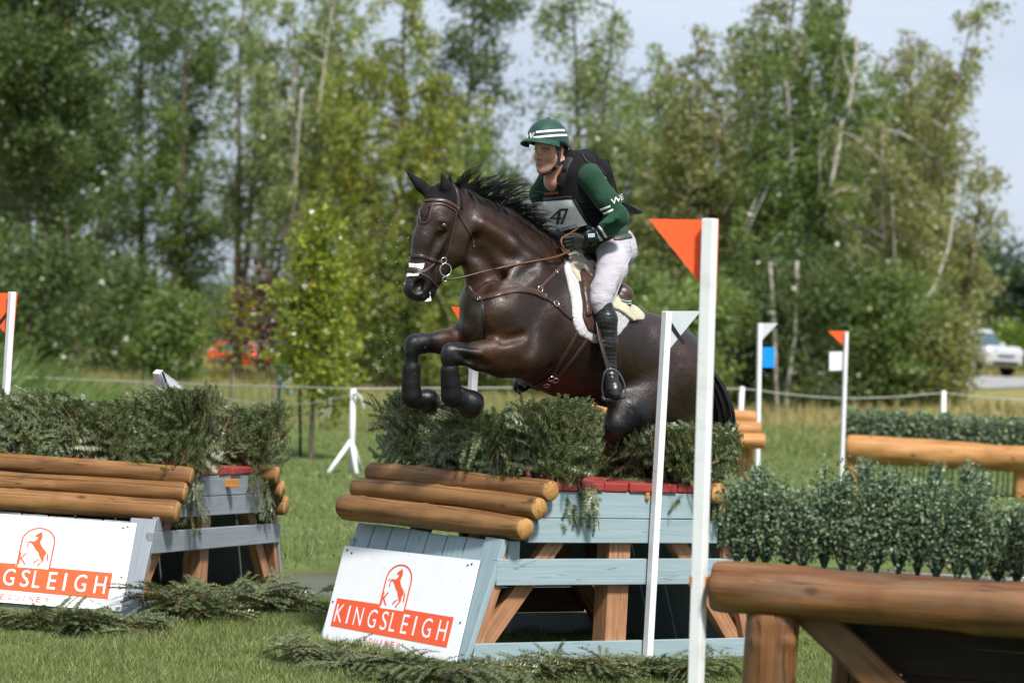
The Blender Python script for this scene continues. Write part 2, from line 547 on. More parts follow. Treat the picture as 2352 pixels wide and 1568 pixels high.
# gravel road climbing at the far right, draped 2 cm over the terrain
road_m = simple('grey_road', (0.30, 0.29, 0.30), 0.85, 0.2, var=0.12, scale=1.5, bump=0.1)
ra = catmull([(9.2, 90), (12.5, 92), (16, 95), (24, 103), (40, 122)], 10)
rv = []
for i, p in enumerate(ra):
    d = unit(ra[min(i + 1, len(ra) - 1)] - ra[max(i - 1, 0)]); n_ = V3(-d[1], d[0]) if len(d) == 2 else 0
    for k in (-1.0, -0.33, 0.33, 1.0):
        q = p + n_ * 4.2 * k * (0.25 + 0.75 * smooth01(0, 9, i))
        rv.append((q[0], q[1], float(ter(q[0], q[1])) + 0.03))
rf = [(i * 4 + k, i * 4 + k + 1, i * 4 + k + 5, i * 4 + k + 4) for i in range(len(ra) - 1) for k in range(3)]
ro = obj('road', rv, rf, road_m, smooth=True); tag(ro, kind='structure')

# ------------------------------------------------------------------ grass
def blades(pos, h, w, lean=0.35, seg=1):
    N = len(pos)
    az = rng.uniform(0, 2 * np.pi, N); la = rng.uniform(0, 2 * np.pi, N)
    d = np.stack([np.cos(az), np.sin(az), np.zeros(N)], -1) * (w * 0.5)[:, None]
    ln = np.stack([np.cos(la), np.sin(la), np.zeros(N)], -1) * (h * rng.uniform(0, lean * 2, N))[:, None]
    up = np.stack([np.zeros(N), np.zeros(N), h], -1)
    if seg == 1:
        Vv = np.stack([pos - d, pos + d, pos + up + ln], 1).reshape(-1, 3)
        return Vv, np.arange(N * 3).reshape(N, 3)
    mid = pos + up * 0.6 + ln * 0.3
    tip = pos + up * 0.95 + ln
    Vv = np.stack([pos - d, pos + d, mid + d * 0.8, mid - d * 0.8, tip], 1).reshape(-1, 3)
    b = np.arange(N)[:, None] * 5
    Fq = np.concatenate([b + np.array([[0, 1, 2]]), b + np.array([[0, 2, 3]]), b + np.array([[3, 2, 4]])])
    return Vv, Fq


def scatter(n, y0, y1, margin=0.5, half=0.19):
    Y = np.sqrt(rng.uniform(y0 ** 2, y1 ** 2, n))
    X = rng.uniform(-1, 1, n) * (Y * half + margin)
    return X, Y


def grass_field(name, n, y0, y1, h0, h1, w, m, keep=None, lean=0.35, seg=1, clump=0.0):
    X, Y = scatter(n, y0, y1)
    if clump:
        nn = np.sin(X * 1.7 + 3 * np.sin(Y * 0.31)) + np.sin(Y * 0.83 + 2 * np.sin(X * 0.7)) + rng.normal(0, 0.8, n)
        k = nn > clump
        X, Y = X[k], Y[k]
    sd = pond_sd(X, Y)
    k = sd < -0.02
    if y1 < 36:                                              # thin, trodden patches
        pt = np.sin(X * 3.1 + 2 * np.sin(Y * 1.9)) * np.sin(Y * 2.7 + np.sin(X * 2.3)) + 0.5 * np.sin(X * 9 + Y * 7)
        k &= (pt + rng.normal(0, .35, len(pt))) > -0.75
    if keep is not None: k &= keep(X, Y)
    X, Y = X[k], Y[k]
    Z = ter(X, Y)
    pos = np.stack([X, Y, Z - 0.004], -1)
    h = rng.uniform(h0, h1, len(X)) * (1 + 0.45 * np.sin(X * 5.1 + np.sin(Y * 3.3) * 2) * np.sin(Y * 4.3))
    Vv, Fv = blades(pos, h, np.full(len(X), w) * rng.uniform(0.7, 1.3, len(X)), lean, seg)
    o = obj(name, Vv, Fv, m)
    tag(o, kind='stuff')
    return o


g = grass_field('grass', 215000, 13.6, 19.6, 0.022, 0.06, 0.0055, M['grass'], lean=0.6)
tag(g, 'short mown grass in front of the two painted obstacles', 'grass')
g = grass_field('grass', 95000, 19.6, 34, 0.025, 0.06, 0.009, M['grass'], lean=0.6)
tag(g, 'mown grass bank beyond the pond', 'grass')
g = grass_field('grass', 60000, 34, 52, 0.03, 0.06, 0.016, M['grass'], lean=0.6)
tag(g, 'mown lawn further back around the white fence post', 'grass')
# longer uncut grass round the pond edge
g = grass_field('grass', 30000, 19.0, 28, 0.10, 0.24, 0.008, M['grass'], keep=lambda X, Y: (pond_sd(X, Y) > -0.55) & (X < 1.5) & (Y > 21), lean=0.4)
tag(g, 'longer uncut grass along the far edge of the pond', 'grass')
g = grass_field('tall_grass', 62000, 51, 66, 0.2, 0.6, 0.022, M['tallgrass'], lean=0.35, clump=-0.6, keep=lambda X, Y: X < 0.6 + rng.normal(0, .8, len(X)))
tag(g, 'tall weedy grass behind the left half of the tape fence', 'tall grass')
g = grass_field('grass', 52000, 50, 68, 0.06, 0.18, 0.026, M['grass'], lean=0.5, keep=lambda X, Y: X > -0.2 + rng.normal(0, .8, len(X)))
tag(g, 'shorter green grass behind the right half of the tape fence', 'grass')
g = grass_field('meadow_grass', 50000, 66, 128, 0.12, 0.34, 0.06, M['meadow'], lean=0.4, keep=lambda X, Y: ~((X > 6.5) & (Y > 80) & (Y < 112)))
tag(g, 'pale tan meadow in front of the trees', 'meadow')

# reeds behind the left obstacle
ng = 900
rx = np.concatenate([rng.uniform(-9.4, -6.0, 620), rng.uniform(-6.2, -4.3, 280)])
ry = rng.uniform(42, 46, ng)
hh = np.where(rx < -6.4, rng.uniform(1.0, 2.1, ng), rng.uniform(0.5, 1.35, ng)) * np.interp(rx, [-9.4, -8.4, -7.3, -6.6, -6.2, -5.4, -4.3], [1.0, 1.0, 0.9, 0.55, 0.9, 0.85, 0.4])
Vr, Fr = [], []
for i in range(ng):
    az = rng.normal(0.15, 0.5)
    L = hh[i]
    s = np.linspace(0, 1, 5)
    bend = rng.uniform(0.15, 0.75) * L
    P = np.stack([rx[i] + np.cos(az) * bend * s ** 2.2, ry[i] + np.sin(az) * bend * s ** 2.2, ter(rx[i], ry[i]) + L * (s - 0.22 * s ** 3)], -1)
    wd = 0.022 * np.array([0.7, 1, 0.9, 0.55, 0.05])
    sd_ = V3(-np.sin(az) * 0.6, np.cos(az) * 0.2, 0) + V3(0.6, 0.2, 0.1)
    sd_ = unit(sd_)
    n0 = len(Vr) * 10
    Vr.append(np.concatenate([P - sd_ * wd[:, None], P + sd_ * wd[:, None]]))
    Fr.append(np.array([[k, k + 5, k + 6, k + 1] for k in range(4)]) + n0)
o = obj('reeds', np.concatenate(Vr), np.concatenate(Fr), M['reed'])
tag(o, 'clump of tall pale reeds behind the fir brush at the left edge', 'reeds', kind='stuff')

# ------------------------------------------------------------------ trees
def leaf_quads(C, size, flat=0.0):
    N = len(C)
    a = rng.normal(size=(N, 3)); a /= np.linalg.norm(a, axis=1)[:, None]
    b = rng.normal(size=(N, 3)); b -= a * (a * b).sum(1)[:, None]; b /= np.linalg.norm(b, axis=1)[:, None]
    sz = (size * rng.uniform(0.6, 1.25, N))[:, None]
    a, b = a * sz * 0.62, b * sz * 0.40
    Vv = np.stack([C - a, C + b * 0.9 - a * 0.1, C + a, C - b * 0.9 - a * 0.1], 1).reshape(-1, 3)
    return Vv, np.arange(N * 4).reshape(N, 4)


def leaf_tris(C, size):
    N = len(C)
    a = rng.normal(size=(N, 3)); a /= np.linalg.norm(a, axis=1)[:, None]
    b = rng.normal(size=(N, 3)); b -= a * (a * b).sum(1)[:, None]; b /= np.linalg.norm(b, axis=1)[:, None]
    sz = (size * rng.uniform(0.6, 1.25, N))[:, None]
    Vv = np.stack([C - a * sz * .5 - b * sz * .36, C - a * sz * .35 + b * sz * .42, C + a * sz * .62], 1).reshape(-1, 3)
    return Vv, np.arange(N * 3).reshape(N, 3)


def tree_parts(H, W, nleaf, kind, lean=(0, 0), t0=0.12, size=0.10, tr=0.16, forks=0, top_w=0.25):
    """returns (trunk batch, leaf verts, leaf faces); base at origin"""
    B = Batch()
    K = 12
    s = np.linspace(0, 1, K)
    wob = np.cumsum(rng.normal(0, 0.03 * H / K * 3, (K, 2)), 0) * 0.5
    tp = np.stack([lean[0] * s + wob[:, 0] * s, lean[1] * s + wob[:, 1] * s, H * 0.96 * s], -1)
    B.tubeq(tp, tr * (1 - 0.93 * s ** 0.9) + 0.006, 7)
    C = []
    nb = {'poplar': 90, 'birch': 96, 'shrub': 50, 'thin': 76, 'young': 44}[kind]
    if kind in ('birch', 'thin') and not forks: forks = 2
    stems = [tp]
    for k in range(forks):
        j = rng.integers(1, 4)
        az = rng.uniform(0, 2 * np.pi)
        L = H * rng.uniform(0.55, 0.8)
        q = tp[j] + np.stack([np.cos(az) * W * 0.5 * s, np.sin(az) * W * 0.5 * s, L * s], -1) + np.cumsum(rng.normal(0, 0.04, (K, 3)), 0)
        B.tubeq(q, tr * 0.65 * (1 - 0.93 * s) + 0.006, 7)
        stems.append(q)
    for i in range(nb):
        st = stems[i % len(stems)]
        t_ = t0 + (1 - t0) * ((i + rng.uniform(0, 1)) / nb)
        p0 = np.array([np.interp(t_, s, st[:, k]) for k in range(3)])
        u = (t_ - t0) / (1 - t0)
        prof = 1.12 * (np.sin(np.pi * min(1, u * 0.72 + 0.24)) ** 0.6) * (1 - 0.5 * u) + top_w * u * 0.6 if kind != 'shrub' else (0.6 + 0.4 * math.sin(math.pi * u))
        prof = max(prof, 0.14)
        if kind in ('birch', 'thin'): prof = 1.0 * (np.sin(np.pi * min(1, 0.20 + 0.72 * u))) ** 0.6
        if kind in ('poplar', 'thin', 'birch'): prof *= rng.uniform(0.4, 1.2)
        L = W * prof
        az = rng.uniform(0, 2 * np.pi)
        ss = np.linspace(0, 1, 5)
        rise = {'poplar': 0.75, 'birch': 0.75, 'shrub': 0.6, 'thin': 0.9, 'young': 0.35}[kind] * L * rng.uniform(0.6, 1.3)
        droop = {'poplar': 0.25, 'birch': 1.25, 'shrub': 0.4, 'thin': 0.7, 'young': 0.35}[kind] * L * rng.uniform(0.5, 1.4)
        br = p0 + np.stack([np.cos(az) * L * ss, np.sin(az) * L * ss, rise * ss - droop * ss ** 2], -1)
        br += np.cumsum(rng.normal(0, 0.03 * L, (5, 3)), 0) * ss[:, None]
        B.tubeq(br, 0.014 * (1.1 - ss) * (1 + L * 0.7) + 0.003, 4)
        ncl = max(3, int(7 * prof + 3))
        for c in range(ncl):
            q = rng.uniform(0.22, 1.0)
            cp = np.array([np.interp(q, ss, br[:, k]) for k in range(3)]) + rng.normal(0, 0.13 * L ** 0.5, 3)
            C.append((cp, 0.6 + 0.7 * rng.uniform()))
    per = np.array([c[1] for c in C]); per = per / per.sum() * nleaf
    out = []
    for (cp, wgt), n in zip(C, per):
        n = max(1, int(n))
        sig = {'poplar': 0.20, 'birch': 0.17, 'shrub': 0.24, 'thin': 0.16, 'young': 0.14}[kind] * wgt
        d = rng.normal(0, sig, (n, 3))
        if kind in ('birch', 'thin', 'young'):
            d[:, 2] = -np.abs(rng.exponential(0.42 if kind == 'birch' else 0.26, n)) * (0.6 if kind == 'young' else 1) + 0.1
            d[:, :2] *= 0.7
        out.append(cp + d)
    Cc = np.concatenate(out)
    Cc = Cc[Cc[:, 2] > 0.03]
    Vv, Fv = leaf_tris(Cc, size * 1.22)
    return B, Vv, Fv


def tree(xb, Y, xt, yt, hw, nleaf, kind, col, label, group='trees beyond the meadow', t0=0.14, size=0.105, bark='bark', tr=0.16, name='birch_tree', forks=0, top_w=0.25, yb=860, cat='tree'):
    X = at(xb, yb, Y)[0]
    z = float(ter(X, Y)) - 0.03
    top = at(xt, yt, Y)
    H = top[2] - z
    W = hw * Y / FPX
    e = empty(name, (X, Y, z), label, cat, group)
    cs = 1.34; col = tuple(q * cs for q in col)
    B, Vv, Fv = tree_parts(H, W, int(nleaf * {'poplar': 2.3, 'birch': 2.4, 'thin': 1.9, 'shrub': 1.5, 'young': 1.2}[kind]), kind, (top[0] - X, 0), t0, size, tr, forks, top_w)
    off = V3(X, Y, z)
    B.v = [q + off.astype(np.float32) for q in B.v]
    B.build('trunk', M[bark], e, smooth=True)
    o = obj('crown', Vv + off, Fv, M['leaf'], e)
    o.color = (*col, 1)
    return e


DK = (0.072, 0.102, 0.042); MD = (0.110, 0.150, 0.055); OL = (0.150, 0.192, 0.074); YL = (0.195, 0.212, 0.058); BR = (0.180, 0.182, 0.092); GY_ = (0.178, 0.208, 0.11)
tA = tree(-10, 82, 60, -420, 270, 17000, 'poplar', MD, 'broad dark green poplar filling the left edge, pale limbs inside its crown', name='poplar_tree', forks=2, size=0.115, tr=0.22, top_w=0.5)
tB = tree(30, 76, 270, -380, 250, 17000, 'poplar', DK, 'dark green poplar on a crooked leaning trunk rising behind the left red flag', name='poplar_tree', forks=2, size=0.115, tr=0.2, top_w=0.5)
tree(395, 95, 440, -260, 150, 9000, 'poplar', MD, 'mid green poplar standing right of the two dark poplars', name='poplar_tree', size=0.108, top_w=0.35)
tree(545, 92, 560, -150, 130, 4300, 'thin', GY_, 'sparse grey green birch full of sky holes, left of the tall pale trunk', t0=.36, size=0.11)
tC = tree(660, 88, 690, -130, 120, 5200, 'thin', GY_, 'tall birch with a straight pale trunk above the yellowing young tree', t0=.34, bark='birchbark', size=0.11)
tree(800, 96, 790, -140, 130, 6500, 'birch', OL, 'olive birch behind the yellow green birch')
tree(905, 86, 930, -160, 190, 13000, 'birch', YL, 'dense yellow green birch rising left of the rider', top_w=0.4)
tree(1040, 98, 1090, -190, 190, 9000, 'poplar', DK, 'dark green tree reaching a leafy bough out over the sky gap', name='poplar_tree', size=0.108, top_w=0.5)
tree(1130, 92, 1090, 250, 140, 6500, 'birch', OL, 'lower olive birch right behind the black horse mane')
tree(1330, 90, 1400, -40, 150, 7500, 'birch', GY_, 'pointed olive birch directly behind the rider')
tree(1480, 95, 1520, 70, 130, 6000, 'birch', OL, 'rounded olive birch right of the rider')
tree(1610, 86, 1600, 20, 150, 9500, 'birch', BR, 'brown tinged birch above the near orange flag', top_w=0.35)
tF = tree(1755, 88, 1760, -60, 130, 7500, 'birch', BR, 'rust speckled birch between the near orange flag and the drooping birch')
tD = tree(1800, 84, 1960, -70, 165, 10000, 'birch', MD, 'dark drooping birch with a bare white upper trunk', bark='birchbark', tr=0.19, top_w=0.5)
tE = tree(2035, 82, 2235, -10, 150, 7000, 'thin', BR, 'airy brown birch on a slanting pale trunk at the right', bark='birchbark', tr=0.15)
tree(2190, 92, 2260, 380, 90, 3200, 'thin', BR, 'low brownish birch at the right edge of the row')
tree(2010, 96, 2050, 130, 150, 6500, 'birch', OL, 'olive birch filled in behind the slanting trunk')
tree(1240, 104, 1260, 330, 120, 5000, 'birch', GY_, 'pale low birch under the gap of sky behind the helmet')
tree(600, 104, 610, 330, 140, 3000, 'thin', MD, 'green birch set back behind the sparse grey birch', t0=.4)
tree(180, 96, 160, 150, 200, 6500, 'poplar', DK, 'dark poplar set back between the leaning trunks', name='poplar_tree')
tree(1930, 98, 1900, 260, 140, 7000, 'birch', DK, 'dark birch behind the bare white trunk')
tree(1700, 100, 1690, 330, 150, 6500, 'birch', OL, 'olive birch set back behind the rust speckled birch')
tree(950, 104, 960, 300, 150, 6500, 'birch', MD, 'green birch set back above the horse ears')

sh = [(70, 66, 560, 150, DK), (250, 88, 620, 140, DK), (375, 78, 700, 80, MD), (560, 138, 640, 150, DK), (830, 92, 600, 140, MD), (930, 86, 560, 130, MD), (1060, 90, 560, 120, OL),
      (1180, 88, 600, 130, MD), (1480, 84, 640, 130, MD), (1580, 80, 660, 130, OL), (1700, 82, 640, 130, DK), (1850, 80, 600, 150, DK), (1960, 84, 640, 130, DK), (2060, 80, 640, 110, MD), (2150, 80, 740, 70, BR), (1350, 92, 600, 120, MD)]
lb = ['dark bush under the poplars behind the left red flag', 'dark bush between the leaning trunk and the field edge', 'green bush at the left end of the bare meadow', 'dark bush behind the red vehicle',
      'green bush behind the yellowing young tree', 'tall green bush left of the horse muzzle', 'olive bush right behind the horse head', 'green bush hidden behind the horse neck', 'green bush behind the horse rump',
      'olive bush left of the near orange flag pole', 'dark bush behind the white flag with the blue plate', 'dark tall bush between the two plated flags', 'dark bush behind the small orange flag with the white plate',
      'green bush under the slanting pale trunk', 'brownish low bush in front of the silver car', 'green bush behind the saddle']
for (x, Y, y, hw, col), l in zip(sh, lb):
    tree(x, Y, x + 12, y, hw, 5200, 'shrub', col, l, 'bushes under the trees', 0.03, 0.11, tr=0.06, name='bush', cat='bush')
dl_ = ['distant dark tree straight above the leaning white pole top', 'distant dark tree left of the red vehicle', 'distant dark tree behind the yellowing young tree', 'distant dark tree behind the flying water drops', 'distant dark tree behind the saddle', 'distant dark tree above the mirror of the silver car',
       'distant dark tree at the right edge above the road', 'distant dark tree showing between the silver car and the right birches', 'distant dark tree behind the reeds']
for i, (x, Y, y, hw) in enumerate([(380, 190, 690, 170), (480, 200, 690, 150), (700, 190, 690, 150), (900, 190, 690, 170), (1500, 190, 640, 200), (2290, 170, 590, 110), (2348, 160, 610, 90), (2190, 190, 560, 170), (200, 200, 690, 150)]):
    tree(x, Y, x, y, hw, 3600, 'shrub', (0.04, 0.066, 0.04), dl_[i], 'distant trees', 0.02, 0.28, tr=0.1, name='distant_tree')
tree(2330, 130, 2335, 760, 60, 2500, 'shrub', (0.11, 0.16, 0.025), 'bright green bush right of the silver car', 'bushes under the trees', 0.02, 0.14, tr=0.06, name='bush', cat='bush')

# bare pale limbs and trunks showing through the leaves
def limb_of(e, pts, Y, r0, r1, m='bark', name='limb'):
    P = catmull([at(x, y, Y) for x, y in pts], 6)
    P += np.cumsum(rng.normal(0, .012, P.shape), 0) * 0.5
    return tube(name, P, np.linspace(r0, r1, len(P)) * .72, M[m], e, 8)


pale = M['palebark'] = wood('pale_bark', [(0.09, 0.08, 0.065), (0.20, 0.18, 0.155), (0.30, 0.28, 0.25)], (4, 3, 3), 0.8, bump=0.5)
YA = 81.2
limb_of(tA, [(20, 800), (35, 640), (55, 480), (65, 380), (62, 290)], YA, .17, .10, 'palebark', 'trunk')
limb_of(tB, [(36, 880), (60, 790), (95, 700), (125, 640), (145, 590), (160, 520), (180, 440)], 75.2, .13, .07, 'palebark', 'trunk')
limb_of(tC, [(672, 520), (676, 420), (680, 330), (690, 200)], 87.4, .07, .05, 'birchbark', 'trunk')
limb_of(tD, [(1908, 430), (1922, 360), (1934, 290), (1938, 270)], 82.3, .085, .07, 'birchbark', 'trunk')
limb_of(tD, [(1948, 250), (1958, 190), (1964, 130), (1962, 80)], 82.3, .08, .05, 'birchbark', 'trunk')
limb_of(tD, [(1958, 200), (1945, 160), (1935, 120)], 80, .04, .02, 'birchbark')
limb_of(tD, [(1962, 180), (1985, 150), (2015, 130)], 80, .03, .015, 'birchbark')
limb_of(tE, [(2036, 850), (2062, 795), (2100, 730), (2145, 660), (2180, 560), (2200, 420)], 80.5, .085, .045, 'birchbark', 'trunk')
limb_of(tE, [(2022, 845), (2036, 790), (2048, 730), (2052, 600), (2046, 450)], 80.8, .07, .03, 'birchbark', 'trunk')
limb_of(tF, [(1790, 975), (1788, 920), (1784, 860), (1780, 780), (1770, 600)], 79.3, .075, .06, 'birchbark', 'trunk')
limb_of(tF, [(1803, 978), (1808, 920), (1815, 850), (1826, 770), (1830, 600)], 79.3, .09, .06, 'birchbark', 'trunk')
tree(1860, 92, 1850, 60, 150, 6000, 'birch', OL, 'olive birch directly left of the bare white upper trunk')
tree(2110, 94, 2120, 60, 130, 5500, 'birch', BR, 'brown birch between the bare white trunk and the airy birch')
tree(320, 98, 330, -200, 170, 7000, 'poplar', MD, 'green poplar filling the gap right of the leaning trunk', name='poplar_tree')
tree(1400, 98, 1420, 120, 140, 6000, 'birch', MD, 'green birch set back right behind the rider shoulders')
tree(740, 100, 740, 60, 140, 3000, 'birch', GY_, 'grey green birch behind the straight pale trunk')

# young trees near the fence
tree(713, 39.8, 735, 488, 98, 3900, 'young', (0.165, 0.185, 0.030), 'young yellow green tree on a thin stem left of the white fence post', 'young trees by the fence', 0.30, 0.075, tr=0.032, name='young_tree', yb=1062, top_w=0.3)
tree(640, 43, 600, 585, 46, 260, 'young', (0.07, 0.02, 0.025), 'thin young maple with dark red leaves in front of the red vehicle', 'young trees by the fence', 0.45, 0.08, tr=0.026, name='young_tree', yb=980)
tree(520, 45, 560, 640, 55, 420, 'young', (0.17, 0.15, 0.02), 'spindly young tree with few yellow leaves left of the red leaved maple', 'young trees by the fence', 0.5, 0.08, tr=0.026, name='young_tree', yb=960)

# pale cut birch leaning at the meadow edge
e = tube('cut_birch', [at(742, 988, 53), at(742, 960, 53), at(750, 915, 53), at(760, 890, 53)], [0.13, 0.12, 0.11, 0.09], M['birchbark'], n=12)
tag(e, 'short pale birch trunk standing cut off behind the tape fence', 'tree trunk')
# ------------------------------------------------------------------ obstacle parts
def log_mesh(name, L, r, mats, crack=None):
    n, K = 28, 34
    ang = np.linspace(0, 2 * np.pi, n, endpoint=False)
    groove = np.zeros(n)
    if crack is not None:                                   # one drying crack running along the log
        n = 31
        ang = np.sort(np.concatenate([ang, [crack - .085, crack, crack + .085]]) % (2 * np.pi))
        groove = (np.abs(((ang - crack + np.pi) % (2 * np.pi)) - np.pi) < 0.01) * 0.022
    x = np.concatenate([[-L / 2, -L / 2 + 0.012], np.linspace(-L / 2 + 0.05, L / 2 - 0.05, K), [L / 2 - 0.012, L / 2]])
    rr = np.ones(len(x)); rr[0] = rr[-1] = 0.90; rr[1] = rr[-2] = 0.975
    ph = rng.uniform(0, 6.28, 6); tap = rng.uniform(-.10, .10)
    knt = [(rng.uniform(-L / 2, L / 2), rng.uniform(0, 6.28)) for _ in range(int(5 + 5 * L))]
    bow = rng.uniform(-.010, .010, 2)
    Vs = []
    for xi, ri in zip(x, rr):
        w = 1 + 0.034 * np.sin(2 * ang + ph[0] + xi * 2.2) + 0.026 * np.sin(3 * ang + ph[1] - xi * 3.7) + 0.020 * np.sin(xi * 7 + ph[2]) + 0.022 * np.sin(5 * ang + ph[3] + xi * 9)
        gr = groove * (0.55 + 0.45 * np.sin(xi * 3.1 + ph[4]))
        w = w * (1 + tap * xi / L) + 0.10 * sum(np.exp(-((xi - kx) / .022) ** 2) * np.exp(-(((ang - ka + np.pi) % (2 * np.pi) - np.pi) / .28) ** 2) for kx, ka in knt)
        a2 = ang + (0.10 * np.sin(xi * 2.3 + ph[5]) + 0.05 * np.sin(xi * 6.1 + ph[2])) * np.exp(-(((ang - (crack or 0) + np.pi) % (2 * np.pi) - np.pi) / 0.5) ** 2) * (crack is not None)
        Vs.append(np.stack([np.full(n, xi), (r * ri * w - gr) * np.cos(a2), (r * ri * w - gr) * np.sin(a2)], -1))
    V = np.concatenate(Vs)
    V[:, 1:] += np.sin((V[:, :1] / L + .5) * np.pi) * bow
    K2 = len(x)
    idx = np.arange(K2 * n).reshape(K2, n)
    F = [tuple(q) for q in np.stack([idx[:-1], np.roll(idx, -1, 1)[:-1], np.roll(idx, -1, 1)[1:], idx[1:]], -1).reshape(-1, 4)[:, ::-1]]
    mi = [0] * len(F)
    for sgn, row, base in ((1, idx[0], 0), (-1, idx[-1], 1)):
        c = len(V); V = np.vstack([V, [V[row[0], 0] + sgn * 0.004, 0, 0]])
        for i in range(n):
            a, b = row[i], row[(i + 1) % n]
            F.append((a, b, c) if sgn > 0 else (b, a, c)); mi.append(1)
    return new_mesh(name, V, F, mats, True, mi)


def add_log(A, B, r, parent, mats=None, name='log'):
    A, B = np.asarray(A, float), np.asarray(B, float)
    Mx = frame((A + B) / 2, B - A)
    d = Mx.to_3x3().inverted() @ Vector((0, -0.72, 0.70 + random.uniform(-.25, .2)))
    ck = math.atan2(d.z, d.y) % (2 * math.pi)
    return link(name, log_mesh(name, np.linalg.norm(B - A), r, mats or [M['log'], M['log_end']], ck), parent, Mx)


class Frame:
    def __init__(s, O, v, tilt=0.0):
        s.O = np.asarray(O, float); s.v = unit(V3(v[0], v[1], 0)); s.u = V3(-s.v[1], s.v[0], 0)
        s.vt = unit(s.v + V3(0, 0, tilt)); s.z = np.cross(s.v, s.u) * 1.0
        s.z = unit(np.cross(s.vt, s.u))
    def __call__(s, u, v, z): return s.O + s.u * u + s.vt * v + s.z * z


JC = Frame((-0.156, 15.995, 0), (0.804, 0.595))
JL = Frame((-2.111, 17.52, 0), (0.254, 0.967), tilt=-0.022)


def obstacle(J, W, L, k, pm, lean, zt, logs, label, name, post_v, redn, logdrop, far_u):
    """k scales heights; lean = front slope (dv per dz); zt = panel top height"""
    e = empty(name, J(W / 2, L / 2, 0), label, 'obstacle', 'painted brush obstacles')
    up = J.z
    n_pan = round(W / 0.175)
    wd = W / n_pan
    s = unit(J.vt * lean * zt + J.z * zt); nrm = unit(np.cross(J.u, s))
    if np.dot(nrm, J.v) > 0: nrm = -nrm
    Ls = zt * math.sqrt(1 + lean ** 2)
    for i in range(n_pan):                                   # leaning front boards, one edge board proud
        uc = wd * (i + 0.5)
        off = -0.016 if i else 0.0
        A = J(uc, 0, 0) + nrm * off + s * 0.0
        B = J(uc, 0, 0) + nrm * off + s * (Ls - (0.0 if i == 0 else 0.012 + 0.01 * random.random()))
        Mx = frame((A + B) / 2, s, y=nrm)
        link('facing_board', box_mesh('facing_board', np.linalg.norm(B - A), 0.035, wd - 0.009, pm, 0.006, 2, 0.001), e, Mx)
    def rail(z0, z1, v0, v1, u=0.02, name='rail', m=None):
        return board(name, J(u, v0, (z0 + z1) / 2), J(u, v1, (z0 + z1) / 2), (z1 - z0), 0.04, up, m or pm, e, 0.005)
    for u, mm in ((0.02, pm), (far_u, pm)):
        rail(0.80 * k, 0.945 * k, logs[0][0] + .02, L - logs[0][0] - .02, u)
        rail(0.664 * k, 0.797 * k, logs[1][0] + .01, L - logs[1][0] - .01, u)
        rail(0.432 * k, 0.575 * k, 0.175, L - 0.175, u)
        rail(0.0, 0.12 * k, 0.05, L - 0.05, u)
    for z0, z1 in ((0.125, 0.275), (0.28, 0.425), (0.58, 0.66)):   # boards added on the far side to darken the box interior
        rail(z0 * k, z1 * k, 0.95, L - 0.2, far_u + 0.004, 'added_liner_board', M['raw_shade'])
    for i in range(6):                                      # back face, seen only from behind
        uc = W * (i + 0.5) / 6
        A = J(uc, L - 0.01, 0); B = J(uc, L - lean * zt - 0.01, zt)
        link('facing_board', box_mesh('facing_board', np.linalg.norm(B - A), 0.03, W / 6 - 0.012, pm, 0.004, 1), e, frame((A + B) / 2, B - A, y=J.v))
    # inner bare timber: posts and braces
    for u in (0.10, W - 0.12):
        A, B = J(u, post_v, 0.0), J(u, post_v, 0.92 * k)
        link('post', box_mesh('post', np.linalg.norm(B - A), 0.115, 0.15, M['raw'], 0.004), e, frame((A + B) / 2, B - A, y=J.u))
        for a, b in (((0.10, 0.04), (0.66, 0.72)), ((L - 0.10, 0.04), (L - 0.66, 0.72))):
            A, B = J(u - 0.01, a[0], a[1] * k), J(u - 0.01, b[0], b[1] * k)
            board('brace', A, B, 0.10, 0.06, up, M['raw'], e)
        board('stud', J(u - 0.035, 0.055, 0.02), J(u - 0.035, 0.055 + lean * 0.62 * k, 0.64 * k), 0.06, 0.09, J.v, M['raw'], e)
        board('stud', J(u - 0.035, L - 0.055, 0.02), J(u - 0.035, L - 0.055 - lean * 0.62 * k, 0.64 * k), 0.06, 0.09, J.v, M['raw'], e)
    board('block', J(0.021, 0.285, 0.575 * k), J(0.021, 0.285, 0.672 * k), 0.075, 0.038, J.v, pm, e)
    board('block', J(0.021, L - 0.285, 0.575 * k), J(0.021, L - 0.285, 0.672 * k), 0.075, 0.038, J.v, M['raw'], e)
    # red planks across the top, their ends showing along the side
    v0, v1 = logs[0][0] + 0.07, L - logs[0][0] - 0.07
    pw = (v1 - v0) / redn
    for i in range(redn):
        A, B = J(-0.012 + random.uniform(-.006, .006), v0 + pw * (i + .5), (0.945 + 0.026) * k + 0.002), J(W + 0.012, v0 + pw * (i + .5), (0.945 + 0.026) * k + 0.002)
        board('capping_plank', A, B, pw - 0.012, 0.052, J.v, M['redp'], e, 0.011, 0.003)
    # stacked logs on both leaning faces
    for v, z, r in logs:
        add_log(J(-0.085 + random.uniform(-.015, .015), v, z), J(W + 0.01, v + logdrop, z), r, e)
        add_log(J(-0.085, L - v, z), J(W + 0.10, L - v, z), r, e)
    return e, nrm, s


